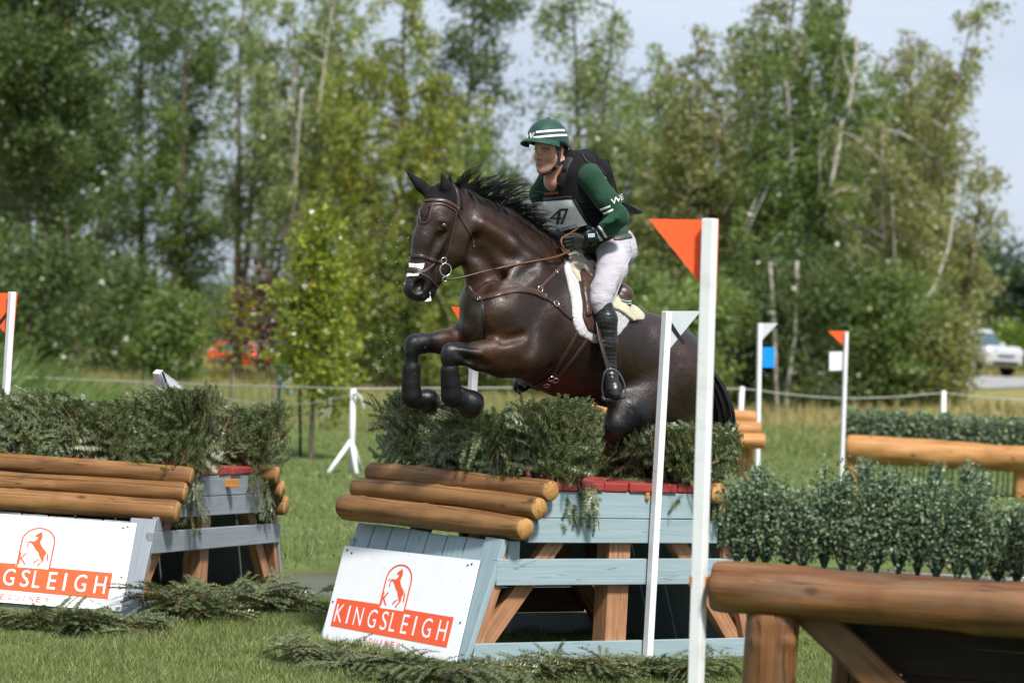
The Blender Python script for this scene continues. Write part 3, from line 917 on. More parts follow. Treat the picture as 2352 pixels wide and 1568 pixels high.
def sign_panel(J, nrm, s, quad, label, flip=None):
    """quad: TL, TR, BL, BR in (u, s) on the leaning face"""
    e_off = 0.024
    P = [J.O + J.u * u + s * w + nrm * e_off for u, w in quad]
    TL, TR, BL, BR = P
    def q(p, r, h=0.0):
        return TL + (TR - TL) * p + (BL - TL) * r * (1 - p) + (BR - TR) * r * p + nrm * h
    e = empty('sponsor_sign', q(0.5, 1.0), label, 'sign', 'white sponsor signs')
    V = [q(0, 0), q(1, 0), q(1, 1), q(0, 1)] + [q(0, 0, .006), q(1, 0, .006), q(1, 1, .006), q(0, 1, .006)]
    F = [(4, 5, 6, 7), (3, 2, 1, 0), (0, 1, 5, 4), (1, 2, 6, 5), (2, 3, 7, 6), (3, 0, 4, 7)]
    obj('board', V, F, M['signw'], e)
    H = 0.0075
    def poly(name, pts, m, h=H):
        me = bpy.data.meshes.new(name)
        bm = bmesh.new()
        vs_ = [bm.verts.new(q(a, b, h)) for a, b in pts]
        f = bm.faces.new(vs_)
        bmesh.ops.triangulate(bm, faces=[f])
        bm.to_mesh(me); bm.free(); me.materials.append(m)
        return me
    def joined(name, polys, m, h=H):
        bm = bmesh.new()
        for pts in polys:
            f = bm.faces.new([bm.verts.new(q(a, b, h)) for a, b in pts])
            bmesh.ops.triangulate(bm, faces=[f])
        me = bpy.data.meshes.new(name); bm.to_mesh(me); bm.free(); me.materials.append(m)
        return link(name, me, e)
    def Z(x, y):                                            # traced logo units -> sign units
        a, b = x - 235, y + 95
        return ((a * 1380 + 336 * b) / 2708784, (1912 * b - 209 * a) / 2708784)
    # band with a notch for the arch
    joined('band', [[(.046, .556), (.369, .556), (.369, .592), (.563, .592), (.563, .570), (.918, .578), (.917, .876), (.046, .850)]], M['orange'])
    # arch outline
    def arch(inset):
        l, r, top = .371 + inset, .566 - inset, .125 + inset * 1.6
        cx, rx = (l + r) / 2, (r - l) / 2
        pts = [(l, .592)] + [(cx - rx * math.cos(a), .29 - (.29 - top) * math.sin(a)) for a in np.linspace(0, math.pi, 17)] + [(r, .592)]
        return pts
    o_, i_ = arch(0.0), arch(0.0095)
    joined('arch_outline', [[o_[k], o_[k + 1], i_[k + 1], i_[k]] for k in range(len(o_) - 1)], M['orange'], H + .0005)
    body = [(1085, 237), (1097, 285), (1090, 330), (1070, 370), (1056, 415), (1062, 455), (1080, 510), (1100, 545), (1106, 575), (1098, 605), (1072, 640), (1066, 690), (1060, 706), (1020, 745), (998, 788), (978, 785), (1000, 750), (1040, 708), (1030, 660), (1020, 610), (1018, 572), (995, 530), (978, 480), (970, 450), (950, 412), (930, 418), (912, 452), (910, 490), (896, 505), (898, 462), (916, 410), (942, 386), (985, 395), (1010, 380), (1035, 350), (1040, 322), (1012, 322), (1008, 308), (1040, 275), (1070, 255)]
    joined('horse_emblem', [[Z(*p) for p in body], [Z(*p) for p in [(937, 380), (915, 385), (898, 400), (889, 417), (881, 408), (900, 385), (920, 378)]],
                            [Z(*p) for p in [(1115, 557), (1127, 600), (1118, 650), (1105, 717), (1094, 700), (1098, 650), (1112, 600)]],
                            [Z(*p) for p in [(1016, 670), (1018, 684), (975, 715), (955, 745), (938, 744), (955, 712)]]], M['orange'], H + .0005)
    def letter(ch, p, qt, qb, w, m, name='lettering', shear=0):
        cu = bpy.data.curves.new('t', 'FONT'); cu.body = ch; cu.resolution_u = 3
        ob = bpy.data.objects.new('t', cu); COL.objects.link(ob)
        dg = bpy.context.evaluated_depsgraph_get(); me = bpy.data.meshes.new_from_object(ob.evaluated_get(dg))
        bpy.data.objects.remove(ob); bpy.data.curves.remove(cu)
        co = np.array([v.co[:] for v in me.vertices]); mn, mxx = co.min(0), co.max(0)
        for v in me.vertices:
            a = p + ((v.co.x - mn[0]) / max(1e-6, mxx[0] - mn[0]) - .5) * w
            b = qb + (qt - qb) * (v.co.y - mn[1]) / (mxx[1] - mn[1])
            v.co = Vector(q(a, b, H + .001))
        me.name = name; me.materials.clear(); me.materials.append(m)
        return link(name, me, e)
    row = [('K', .0916, .060), ('I', .161, .0135), ('N', .239, .062), ('G', .345, .064), ('S', .437, .048), ('L', .503, .042), ('E', .590, .046), ('I', .662, .0135), ('G', .750, .066), ('H', .861, .062)]
    for ch, p, w in row:
        letter(ch, p, .612 + .012 * p, .798 + .024 * p, w, M['signw'])
    letter('K', .384 + .018, .425, .555, .045, M['orange'])
    for i, ch in enumerate('EQUINE'):
        letter(ch, .330 + i * .041, .905, .966, .024 if ch != 'I' else .005, M['orange'])
    letter('®', .583, .905, .958, .022, M['orange'])
    for p, r in ((.03, .045), (.955, .045), (.07, .07), (.93, .06), (.02, .6), (.97, .62)):
        c = q(p, r, H)
        tube('screw', [c - nrm * .002, c + nrm * .002], .006, M['screw'], e, 8)
    return e


obsC, nC, sC = obstacle(JC, 1.45, 2.10, 1.0, M['blue'], 0.342, 0.678,
                        [(0.455, 0.952, 0.059), (0.365, 0.858, 0.063), (0.280, 0.748, 0.068)],
                        'pale blue painted box obstacle with three stacked logs, under the jumping horse', 'brush_obstacle', 1.05, 6, -0.15, 1.43)
obsL, nL, sL = obstacle(JL, 1.75, 2.66, 0.895, M['grey'], 0.42, 0.585,
                        [(0.545, 0.845, 0.060), (0.430, 0.750, 0.063), (0.335, 0.638, 0.066)],
                        'grey painted box obstacle with three stacked logs at the left edge', 'brush_obstacle', 1.18, 7, -0.12, 1.73)
sign_panel(JC, nC, sC, [(1.456, .543), (.144, .578), (1.376, -.014), (.06, .007)], 'white sign with orange band screwed to the blue obstacle front')
sign_panel(JL, nL, sL, [(1.246, .593), (.12, .593), (1.235, .039), (.10, .039)], 'white sign with orange band screwed to the grey obstacle, cut off by the left edge')


# ------------------------------------------------------------------ flag poles and small plates
def pole(name, A, B, a, fdir, label, group, hollow=True):
    """square plastic post from base A to top B; fdir is the horizontal direction of one face"""
    e = empty(name, A, label, 'flag pole', group)
    A, B = np.asarray(A, float), np.asarray(B, float)
    L = np.linalg.norm(B - A)
    Mx = frame((A + B) / 2, B - A, y=fdir)
    link('pole', box_mesh('pole', L, a, a, M['whitep'], a * 0.08, 2), e, Mx)
    return e


def plate(name, pts, m, parent, th=0.004, back=(0, 1, 0), label=None):
    """a flat sheet with real thickness; pts in world, ordered"""
    pts = np.asarray(pts, float); k = len(pts); b = np.asarray(back, float) * th
    V = np.concatenate([pts, pts + b])
    F = [tuple(range(k)), tuple(range(2 * k - 1, k - 1, -1))] + [(i, i + k, (i + 1) % k + k, (i + 1) % k) for i in range(k)]
    o = obj(name, V, F, m, parent)
    if label: o['label'] = label
    return o


def A_(pts, Y): return [at(x, y, Y) for x, y in pts]


pC = pole('flag_pole', JC(-0.035, 1.225, 0), JC(-0.035, 1.234, 1.962), 0.043, JC.u, 'white square pole with the white flag toned grey for shade, fixed to the blue obstacle side', 'flag poles of the course')
Yc = JC(-0.035, 1.23, 1)[1]
plate('flag', A_([(1520, 714), (1610, 714), (1516, 828)], Yc + 0.03), M['flagw'], pC)
plate('tape_stripe', A_([(1533, 731), (1537, 731), (1574, 787), (1568, 792), (1531, 740)], Yc + 0.026), M['black'], pC, 0.0032)
for x, y in ((1487, 1138), (1507, 1143)):
    c = at(x, y, Yc - 0.0); board('clip', c + V3(-.012, 0, 0), c + V3(.012, 0, 0), 0.04, 0.03, (0, 0, 1), M['clip'], pC)
YF = 12.2
c = JL(-.03, 1.397, .793)
board('clip', c + V3(-.045, 0, 0), c + V3(.045, 0, 0.004), 0.05, 0.05, (0, 0, 1), M['clip'], obsL)
pF = pole('flag_pole', at(1596, 1664, YF), at(1631, 502, YF), 0.0515, unit((0.5, 0.87, 0)), 'tall white pole with the large orange flag, nearest the camera', 'flag poles of the course')
plate('flag', A_([(1490, 503), (1651, 505), (1645, 692), (1612, 655)], YF + 0.042), M['flago'], pF)
for x in (1591, 1623):
    c = at(x, 1334, YF + 0.01); board('clip', c + V3(-.012, 0, 0), c + V3(.012, 0, 0), 0.042, 0.045, (0, 0, 1), M['clip'], pF)
YR = 18.9
bR = gnd(-12, 1330); 
pL = pole('flag_pole', at(-12, 1318, YR), at(28, 670, YR), 0.038, unit((0.75, 0.66, 0)), 'white pole with a black striped orange flag at the left edge', 'flag poles of the course')
plate('flag', A_([(-70, 672), (40, 673), (30, 786)], YR + 0.03), M['flago'], pL)
plate('tape_stripe', A_([(-14, 752), (18, 712), (18, 722), (-14, 765)], YR + 0.026), M['black'], pL, 0.0032)
pL2 = pole('flag_pole', at(460, 1300, 20.3), at(362, 853, 19.6), 0.050, unit((0.4, 0.9, 0)), 'leaning white flag pole top peeping over the left fir brush', 'flag poles of the course')
plate('flag', [at(368, 849, 19.56), at(425, 889, 19.75), at(398, 915, 19.7), at(385, 900, 19.62)], M['flagw'], pL2, 0.005)
plate('tape_stripe', [at(370, 853, 19.55), at(376, 856, 19.55), at(390, 894, 19.6), at(386, 899, 19.6)], M['black'], pL2, 0.008)
fb = JC(1.52, 1.03, 0)
pB = pole('flag_pole', fb, at(1097, 700, fb[1]), 0.043, JC.u, 'white pole with an orange flag half hidden behind the horse chest', 'flag poles of the course')
plate('flag', A_([(1036, 704), (1104, 707), (1097, 800), (1060, 744)], fb[1] + 0.03), M['flago'], pB)


def thin_pole(xb, yb, xt, yt, Y, w, label):
    A = at(xb, yb, Y); A[2] = float(ter(A[0], Y)) - 0.02
    return pole('flag_pole', A, at(xt, yt, Y), w, unit((0.9, 0.4, 0)), label, 'flag poles of the course')


Yw = 33.0
pW = thin_pole(1739, 1150, 1745, 742, Yw, 0.044, 'distant white pole with a white flag over a blue plate')
plate('flag', A_([(1740, 742), (1787, 742), (1741, 790)], Yw + 0.03), M['flagw'], pW)
plate('number_plate', A_([(1751, 797), (1778, 797), (1779, 800), (1779, 841), (1776, 844), (1751, 844)], Yw + 0.03), M['plateb'], pW)
Yo = 38.6
pO = thin_pole(1931, 1140, 1944, 762, Yo, 0.044, 'distant white pole with a small orange flag over a white plate')
plate('flag', A_([(1902, 760), (1949, 761), (1945, 801)], Yo + 0.03), M['flago'], pO)
plate('number_plate', A_([(1905, 808), (1938, 807), (1938, 850), (1905, 851)], Yo + 0.03), M['platew'], pO)

# ------------------------------------------------------------------ log obstacles
e = empty('log_obstacle', at(1900, 1560, YF), 'big weathered log rail on a thick post, nearest at the right edge', 'obstacle', 'log obstacles')
zc = at(1645, 1345, YF)[2]
A = at(1638, 1345, YF); B = at(2560, 1419, 11.75); B[2] = A[2]
add_log(A, B, 0.108, e, [M['log_old'], M['log_old']], 'rail_log')
Pp = A + (B - A) * 0.158
add_log(V3(Pp[0], Pp[1] + 0.02, 0.0), V3(Pp[0], Pp[1] + 0.02, zc - 0.09), 0.108, e, [M['log_old'], M['log_old']], 'post')
Pq = A + (B - A) * 0.93
add_log(V3(Pq[0], Pq[1] + 0.02, 0.0), V3(Pq[0], Pq[1] + 0.02, zc - 0.09), 0.10, e, [M['log_old'], M['log_old']], 'post')
dn = unit(np.cross(B - A, (0, 0, 1))); dn = dn if dn[1] > 0 else -dn
dl = unit(B - A)
board('brace', Pp + dl * 0.10 + dn * 0.10 + V3(0, 0, -0.06), Pp + dl * 0.78 + dn * 0.10 + V3(0, 0, -0.62), 0.13, 0.05, (0, 0, 1), M['log_old'], e)
for i in range(6):                                           # backing boards behind the brace, shade put into their colour
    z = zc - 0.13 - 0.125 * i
    board('panel_board', Pp + dl * (0.20 + 0.152 * i) + dn * 0.20 + V3(0, 0, z - zc), B + dn * 0.20 + V3(0, 0, z - zc), 0.122, 0.03, (0, 0, 1), M['shaded_board'], e)
for k in (0.30, 0.97):
    q_ = A + (B - A) * k
    add_log(q_ + dn * 0.52 + V3(0, 0, -q_[2]), q_ + dn * 0.52 + V3(0, 0, -0.02), 0.07, e, [M['log_old'], M['log_old']], 'post')
board('shelf_plank', A + dn * 0.33 + V3(0, 0, 0.052), B + dn * 0.33 + V3(0, 0, 0.052), 0.42, 0.04, dn, M['log_old'], e)
fgA, fgB, fgdn, fgdl = A, B, dn, dl

e = empty('log_obstacle', at(2100, 1100, 38.8), 'honey coloured log rail below a clipped hedge, far right', 'obstacle', 'log obstacles')
A = at(1947, 1029, 38.8); B = at(2480, 1063, 38.0); B[2] = A[2]
add_log(A, B, 0.175, e, [M['log_far'], M['log_end']], 'rail_log')
for k in (0.03, 0.765):
    q_ = A + (B - A) * k + V3(0, 0.05, 0)
    add_log(V3(q_[0], q_[1], float(ter(q_[0], q_[1])) - 0.02), q_ + V3(0, 0, -0.12), 0.10, e, [M['log_far'], M['log_end']], 'post')
farA, farB = A, B
e = empty('log_obstacle', at(1715, 1110, 31), 'three honey coloured logs stacked on a post, behind the horse rump', 'obstacle', 'log obstacles')
for (x0, x1, y, r, dy) in ((1300, 1736, 962, 0.085, 0.0), (1300, 1748, 988, 0.085, -0.09), (1300, 1757, 1014, 0.082, -0.16)):
    P1 = at(x1, y, 31 + dy); P0 = at(x0, y - 24, 31 + dy); P0[2] = P1[2]
    add_log(P0, P1, r, e, [M['log_far'], M['log_end']])
for x in (1712, 1345):
    q_ = at(x, 1010, 31.1); add_log(V3(q_[0], q_[1], -0.02), q_ + V3(0, 0, 0.12), 0.092, e, [M['log_far'], M['log_end']], 'post')

# ------------------------------------------------------------------ fir brush
def fir_template(L, nside, nd=0.0080, nl=0.027, seed=0, droop=0.25):
    r = np.random.default_rng(seed)
    Bt = Batch()
    shoots = []
    s = np.linspace(0, 1, 7)
    main = np.stack([L * s, 0.04 * L * np.sin(3 * s + seed), -droop * L * s ** 2], -1)
    shoots.append((main, 0.0032))
    for i in range(nside):
        q = 0.12 + 0.8 * (i + 0.5) / nside
        p = np.array([np.interp(q, s, main[:, k]) for k in range(3)])
        sg = 1 if i % 2 else -1
        l2 = L * (0.62 * (1 - q) + 0.16) * r.uniform(0.8, 1.25)
        an = R(48) * r.uniform(0.8, 1.2)
        d = V3(math.cos(an), sg * math.sin(an), r.uniform(-0.15, 0.25))
        s2 = np.linspace(0, 1, 5)
        shoots.append((p + d * l2 * s2[:, None] + np.stack([0.12 * l2 * s2 ** 2, 0 * s2, -droop * l2 * s2 ** 2], -1), 0.002))
    for path, rad in shoots:
        Bt.tubet(path, np.linspace(rad, rad * 0.4, len(path)), 4, 1)
        seg = np.linalg.norm(np.diff(path, axis=0), axis=1); tot = seg.sum()
        n = int(tot / nd)
        tt = np.linspace(0.06, 1, n)
        cum = np.concatenate([[0], np.cumsum(seg)]) / tot
        c = np.stack([np.interp(tt, cum, path[:, k]) for k in range(3)], -1)
        tg = np.stack([np.interp(tt, cum, np.gradient(path[:, k])) for k in range(3)], -1); tg /= np.linalg.norm(tg, axis=1)[:, None]
        side = np.cross(tg, V3(0, 0, 1)); side /= np.linalg.norm(side, axis=1)[:, None] + 1e-9
        upv = np.cross(side, tg)
        for sg, u_ in ((1, 0.1), (-1, 0.1), (0.55, 0.75), (-0.55, 0.75)):
            if abs(sg) < 1: pick = r.random(n) < 0.12
            else: pick = np.ones(n, bool)
            cc = c[pick]; m = len(cc)
            d = tg[pick] * r.uniform(0.25, 0.5, (m, 1)) + side[pick] * sg * r.uniform(0.8, 1.1, (m, 1)) + upv[pick] * (u_ + r.normal(0, 0.15, (m, 1)))
            d /= np.linalg.norm(d, axis=1)[:, None]
            taper = np.minimum(1, (1.08 - tt[pick]) * 7)[:, None]
            ln = nl * r.uniform(0.75, 1.15, (m, 1)) * np.maximum(0.45, taper)
            w = tg[pick] * 0.0040
            Vn = np.stack([cc - w, cc + w, cc + d * ln + w * 0.75, cc + d * ln - w * 0.75], 1)
            Vn = np.stack([cc - w, cc + w, cc + d * ln], 1).reshape(-1, 3)
            Bt.tri(Vn, np.arange(m * 3).reshape(m, 3), 0)
    return np.concatenate(Bt.v), np.concatenate(Bt.f), np.concatenate(Bt.mi)


FT = [fir_template(0.22 + 0.026 * i, 5 + i % 3, seed=i, droop=0.15 + 0.12 * (i % 4)) for i in range(6)]
FB = [fir_template(0.30 + 0.04 * i, 10 + i % 3, nd=0.0076, seed=20 + i, droop=0.1 + 0.07 * i) for i in range(5)]


def rot_batch(V, X, up):
    X = unit(X); Y = unit(np.cross(up, X)); Z = np.cross(X, Y)
    return V @ np.stack([X, Y, Z])


def fir_hedge(J, u0, u1, v0, v1, zb, top, n, label, spill=0.05, seed=1):
    """brush of cut fir boughs standing in the box; top(u, v) gives its height"""
    e = empty('fir_brush', J((u0 + u1) / 2, (v0 + v1) / 2, zb), label, 'fir brush', 'fir brush standing in the obstacles')
    fol, stm = Batch(), Batch()
    for i in range(n):
        u, v = rng.uniform(u0, u1), rng.uniform(v0, v1)
        face = rng.random()
        if face < 0.40: v = v0 + abs(rng.normal(0, 0.03))
        elif face < 0.62: u = u0 + abs(rng.normal(0, 0.04))
        elif face < 0.72: v = v1 - abs(rng.normal(0, 0.03))
        zt = top(u, v)
        h = zt - zb
        q = rng.random()
        if face > 0.72: q = rng.uniform(0.5, 0.8)
        z = zb + h * (q ** 1.25) * 0.86 + 0.005
        sc = rng.uniform(0.75, 1.15)
        d = J.u * rng.normal(0, 0.6) + J.v * rng.normal(0, 0.3) + J.z * rng.uniform(0.35, 1.2)
        if face < 0.40: d = d - J.v * rng.uniform(0.0, 0.45)
        elif face < 0.62: d = d - J.u * rng.uniform(0.0, 0.45)
        elif face < 0.72: d = d + J.v * rng.uniform(0.15, 0.9)
        if face < 0.40 and u > u0 + 0.22 and rng.random() < 0.42:               # boughs flopping outwards over the logs
            d = d - J.z * rng.uniform(0.5, 1.3) - (J.v if face < .40 else J.u) * 0.35; z = z + h * .12
        if q < spill: d = d - J.z * 1.2
        d = unit(d)
        k_t = rng.integers(0, 6)
        L = (0.22 + 0.026 * k_t) * sc * 0.95
        over = z + max(0, d[2]) * L - (zt + rng.uniform(-0.03, 0.025))
        if over > 0: z -= over
        outward = -J.v if face < 0.40 else (-J.u if face < 0.62 else J.z)
        upv = unit(outward + J.z * .35 + rng.normal(0, 0.38, 3))
        Vt, Ft, mi = FT[k_t]
        P = rot_batch(Vt * sc, d, upv) + J(u, v, z)
        Q = P - J.O
        lu, lv, lz = Q @ J.u, Q @ J.v, Q @ J.z                # trimmed: boughs bend back at the faces of the bank
        ex = np.minimum(0, lu - (u0 - .035)); P = P - J.u * (0.55 * ex)[:, None]
        ex = np.minimum(0, lv - (v0 - .045)); P = P - J.v * (0.55 * ex)[:, None]
        ex = np.maximum(0, lv - (v1 + .045)); P = P - J.v * (0.8 * ex)[:, None]
        ex = np.maximum(0, lz - (zt + .01 * math.sin(31 * u + 17 * v))); P = P - J.z * (0.5 * ex)[:, None]
        fol.tri(P, Ft, mi)
    k = int((u1 - u0) * 40 + (v1 - v0) * 30)
    for i in range(k):
        u, v = rng.uniform(u0, u1), rng.uniform(v0, v1)
        if i % 2: v = v0 + 0.02
        elif i % 3 == 0: u = u0 + 0.02
        h = top(u, v) - zb
        s = np.linspace(0, 1, 6)
        p = np.stack([J(u + 0.10 * rng.normal() * t_ + 0.02 * math.sin(7 * t_ + i), v + 0.05 * rng.normal() * t_, zb + h * 0.92 * t_) for t_ in s])
        stm.tubet(p, np.linspace(0.0075, 0.003, 6) * rng.uniform(0.7, 1.2), 5)
    o = fol.build('foliage', [M['needle'], M['firstem']], e); o['kind'] = 'stuff'
    stm.build('twigs', [M['firstem']], e)
    return e


def wob(u, a=0.035): return a * math.sin(9 * u + 1) + a * 0.6 * math.sin(23 * u)


def topCF(u, v): return float(np.interp(u, [-.1, .1, .25, .45, .75, 1.0, 1.2, 1.45], [1.39, 1.40, 1.36, 1.31, 1.29, 1.28, 1.32, 1.39])) + 0.5 * wob(u)
def topCB(u, v): return float(np.interp(v, [1.3, 1.45, 1.9], [1.22, 1.28, 1.32])) - 0.05 * float(smooth01(0.2, 0.8, u)) + 0.5 * wob(v * 2 + u)


fir_hedge(JC, -0.02, 1.50, 0.50, 0.72, 0.97, topCF, 520, 'tall fir brush along the front of the blue obstacle, under the front hooves')
fir_hedge(JC, 0.0, 1.40, 1.42, 1.72, 0.97, topCB, 430, 'lower fir brush at the back of the blue obstacle, under the horse belly')
def topLF(u, v): return float(np.interp(u, [0, .12, .3, .5, .75, .95, 1.1, 1.6], [1.34, 1.32, 1.25, 1.24, 1.23, 1.28, 1.26, 1.28])) + 0.5 * wob(u)
def topLB(u, v): return float(np.interp(v, [1.85, 2.0, 2.3], [1.14, 1.20, 1.30])) + 0.4 * wob(u + v)
fir_hedge(JL, -0.02, 1.55, 0.62, 0.90, 0.86, topLF, 560, 'fir brush along the front of the grey obstacle at the left edge')
fir_hedge(JL, 0.0, 0.9, 1.86, 2.28, 0.84, topLB, 400, 'short fir brush at the back of the grey obstacle', spill=0.10)

fir_me = []
for i, (Vt, Ft, mi) in enumerate(FB):
    fir_me.append(new_mesh('fir_branch', Vt, Ft, [M['needle'], M['firstem']], False, mi))


def loose(p, yaw, pitch, sc, label, group, roll=None):
    o = bpy.data.objects.new('fir_branch', random.choice(fir_me))
    COL.objects.link(o)
    o.matrix_world = Matrix.Translation(Vector(p)) @ Matrix.Rotation(yaw, 4, 'Z') @ Matrix.Rotation(pitch, 4, 'Y') @ Matrix.Rotation(random.uniform(-.5, .5) if roll is None else roll, 4, 'X') @ Matrix.Scale(sc, 4)
    MW[o] = o.matrix_world.copy()
    tag(o, label, 'fir branch', group)


def strip(P0, P1, w, n, hmax, label, group, clear=None):
    P0, P1 = np.asarray(P0), np.asarray(P1)
    d = P1 - P0; nn = unit(V3(-d[1], d[0], 0))
    for i in range(n):
        a = random.random(); b = random.gauss(0, 0.4)
        p = P0 + d * a + nn * w * b
        z = max(0, float(ter(p[0], p[1]))) + 0.045 + hmax * random.random() * math.exp(-b * b * 1.5)
        base = math.atan2(d[1], d[0])
        loose((p[0], p[1], z), base + random.choice((0, math.pi)) + random.gauss(0, 0.6), random.uniform(-0.35, 0.12), random.uniform(0.55, 0.95), label, group)


g = 'loose fir branches on the grass'
strip(gnd(660, 1520), gnd(1050, 1580), 0.12, 62, 0.06, 'loose fir branch strewn along the foot of the blue obstacle front', g)
strip(gnd(1080, 1566), gnd(1710, 1556), 0.12, 64, 0.07, 'loose fir branch strewn along the foot of the blue obstacle side rails', g)
strip(gnd(-20, 1440), gnd(330, 1460), 0.12, 44, 0.05, 'loose fir branch strewn along the foot of the grey obstacle front', g)
strip(gnd(350, 1425), gnd(720, 1398), 0.40, 84, 0.15, 'loose fir branch piled between the two painted obstacles', g)
for x, y, s in ((1268, 1520, .42), (1610, 1505, .3), (985, 1545, .25), (1640, 1515, .35)):
    p = gnd(x, y + 20); loose((p[0], p[1], 0.02), random.uniform(0, 6), -1.35, s, 'fir branch standing upright out of the strewn branches by the blue obstacle', g)
for x, y, Y in ((805, 803, 16.8), (905, 816, 16.9), (915, 850, 16.8), (868, 858, 16.6), (938, 780, 16.9), (1420, 965, 16.9), (1455, 950, 16.8)):
    p = at(x, y, Y)
    o_sc = random.uniform(0.12, 0.2)
    loose(p, random.uniform(0, 6), random.uniform(-1, 1), o_sc, 'sprig of fir flying through the air around the horse', 'flying fir sprigs', roll=random.uniform(-2, 2))
for u, v in ((.25, .85), (.1, 1.0), (.15, 1.15), (.3, 1.3), (.05, 1.3), (.5, 1.0)):
    p = JC(u, v, 1.012); loose(p, random.uniform(0, 6), 0.02, 0.5, 'fir sprig dropped on the red planks of the blue obstacle', 'fir sprigs on the planks')

# ------------------------------------------------------------------ boxwood
def boxwood(base, h, w, nleaf, label, group, size=0.0165):
    e = empty('boxwood_bush', base, label, 'bush', group)
    B = Batch()
    top = base + V3(random.gauss(0, .02), random.gauss(0, .02), h)
    C = []
    for k in range(16):
        az = random.uniform(0, 6.28); rr_ = w * random.uniform(0.2, 1.15)
        hh_ = h * random.uniform(0.62, 1.08)
        s = np.linspace(0, 1, 6)
        p = base + np.stack([np.cos(az) * rr_ * s ** 0.55, np.sin(az) * rr_ * s ** 0.55, hh_ * s], -1)
        B.tubet(p, np.linspace(0.006, 0.002, 6), 4)
        m = nleaf // 16
        q = rng.uniform(0.21, 1.0, m) ** 0.85
        c = np.stack([np.interp(q, s, p[:, j]) for j in range(3)], -1)
        C.append(c + rng.normal(0, 0.019, (m, 3)) * (1 + .5 * rng.random()))
    B.build('stem', [M['greenwrap']], e)
    Vv, Fv = leaf_quads(np.concatenate(C), size)
    obj('foliage', Vv, Fv, M['boxleaf'], e)


ORD = 'first second third fourth fifth sixth seventh eighth ninth tenth eleventh twelfth thirteenth fourteenth fifteenth sixteenth seventeenth eighteenth'.split()
xsb = [1668, 1702, 1739, 1779, 1822, 1871, 1917, 1962, 1997, 2051, 2096, 2143, 2193, 2234, 2282, 2327, 2372, 2410]
for i, x in enumerate(xsb):
    k = (x - 1645) / (2560 - 1638)
    p = fgA + (fgB - fgA) * k + fgdn * (0.22 + 0.12 * random.random()) + V3(0, 0, 0.075)
    h = 0.375 + random.uniform(-.075, .055) + (-.03 if x > 2250 else 0)
    boxwood(p, h, 0.078, 2600, ORD[i] + ' bush from the left in the row standing behind the nearest big log rail', 'bushes in the row on the near log obstacle')
# hedge on the far log obstacle
e = empty('clipped_hedge', farA + (farB - farA) * .5 + V3(0, 0.35, -farA[2]), 'long clipped hedge above the honey coloured log rail, far right', 'hedge')
n = 11000
kk = rng.uniform(0, 1, n)
C = farA + (farB - farA) * kk[:, None] + np.stack([0 * kk, rng.uniform(0.25, 0.75, n), rng.uniform(0.10, 0.50, n) + 0.03 * np.sin(kk * 60)], -1)
Vv, Fv = leaf_quads(C, 0.05)
obj('foliage', Vv, Fv, M['boxleaf'], e)
B = Batch()
for i in range(40):
    p = farA + (farB - farA) * ((i + .5) / 40) + V3(0, random.uniform(.3, .7), 0)
    B.tubet([V3(p[0], p[1], float(ter(p[0], p[1]))), p, p + V3(0, 0, .4)], [0.012, 0.01, 0.004], 5)
B.build('stems', [M['greenwrap']], e)
for x, y, s in ((2230, 1085, .30), (2150, 1102, .2), (1990, 1082, .22)):
    p = at(x, y + 30, 37.5); p[2] = float(ter(p[0], p[1]))
    boxwood(p, s + .25, s * .6, 700, {2230: 'dark rounded plant under the middle of the far honey log', 2150: 'small dark plant left of the rounded plant under the far honey log', 1990: 'small dark plant at the left end of the far honey log'}[x], 'plants under the far log', 0.05)

# ------------------------------------------------------------------ tape fence, stake
def tube_th(name, path, r, m, label, cat, group=None):
    o = tube(name, path, r, m, None, 8); tag(o, label, cat, group); return o


Yp = 36.4
A = gnd(806, 1095); Ap = V3(A[0], Yp, float(ter(A[0], Yp)))
e = empty('fence_post', Ap, 'white three legged fence post between the two painted obstacles', 'fence post', 'white fence posts')
tube('post', [Ap, at(812, 893, Yp)], 0.034, M['whitep'], e, 12)
for x, dy in ((757, -0.35), (828, 0.25), (822, -0.3)):
    q_ = at(x, 1095, Yp); q_ = V3(q_[0], Yp + dy, float(ter(q_[0], Yp + dy)))
    tube('leg', [q_, at(807, 1010, Yp)], 0.026, M['whitep'], e, 8)
for (x0, y0, x1, y1, Y, l) in ((1698, 1010, 1705, 888, 44, 'leaning white fence post behind the stacked honey logs'), (2168, 1010, 2168, 897, 47, 'white fence post rising behind the far clipped hedge')):
    q_ = at(x0, y0, Y); q_[2] = float(ter(q_[0], Y))
    e = empty('fence_post', q_, l, 'fence post', 'white fence posts')
    tube('post', [q_, at(x1, y1, Y)], 0.036, M['whitep'], e, 10)
up_t = catmull([at(-60, 862, 44), at(200, 872, 43), at(430, 881, 41), at(620, 887, 39), at(812, 892, 36.4), at(1000, 891, 38), at(1250, 890, 40), at(1500, 892, 42), at(1705, 893, 44), at(1800, 904, 44.7), at(1930, 914, 45.5), at(2060, 911, 46.2), at(2168, 903, 47), at(2260, 912, 48), at(2420, 922, 49)], 6)
tube_th('fence_tape', up_t, 0.008, M['tape'], 'white fence tape strung between the fence posts, upper strand', 'fence tape')
lo_t = catmull([at(300, 890, 42), at(460, 905, 41), at(560, 922, 40), at(690, 928, 39), at(760, 917, 37.5), at(811, 905, 36.35)], 6)
tube_th('fence_tape', lo_t, 0.006, M['tape'], 'thin lower strand of fence tape left of the three legged post', 'fence tape')
tube_th('tape_end', catmull([at(813, 903, 36.34), at(824, 908, 36.3), at(832, 922, 36.3), at(836, 940, 36.3)], 5), 0.02, M['tape'], 'loose tape end curling off the three legged post', 'fence tape')
q_ = gnd(683, 1062); q_ = V3(q_[0], 40.1, float(ter(q_[0], 40.1)))
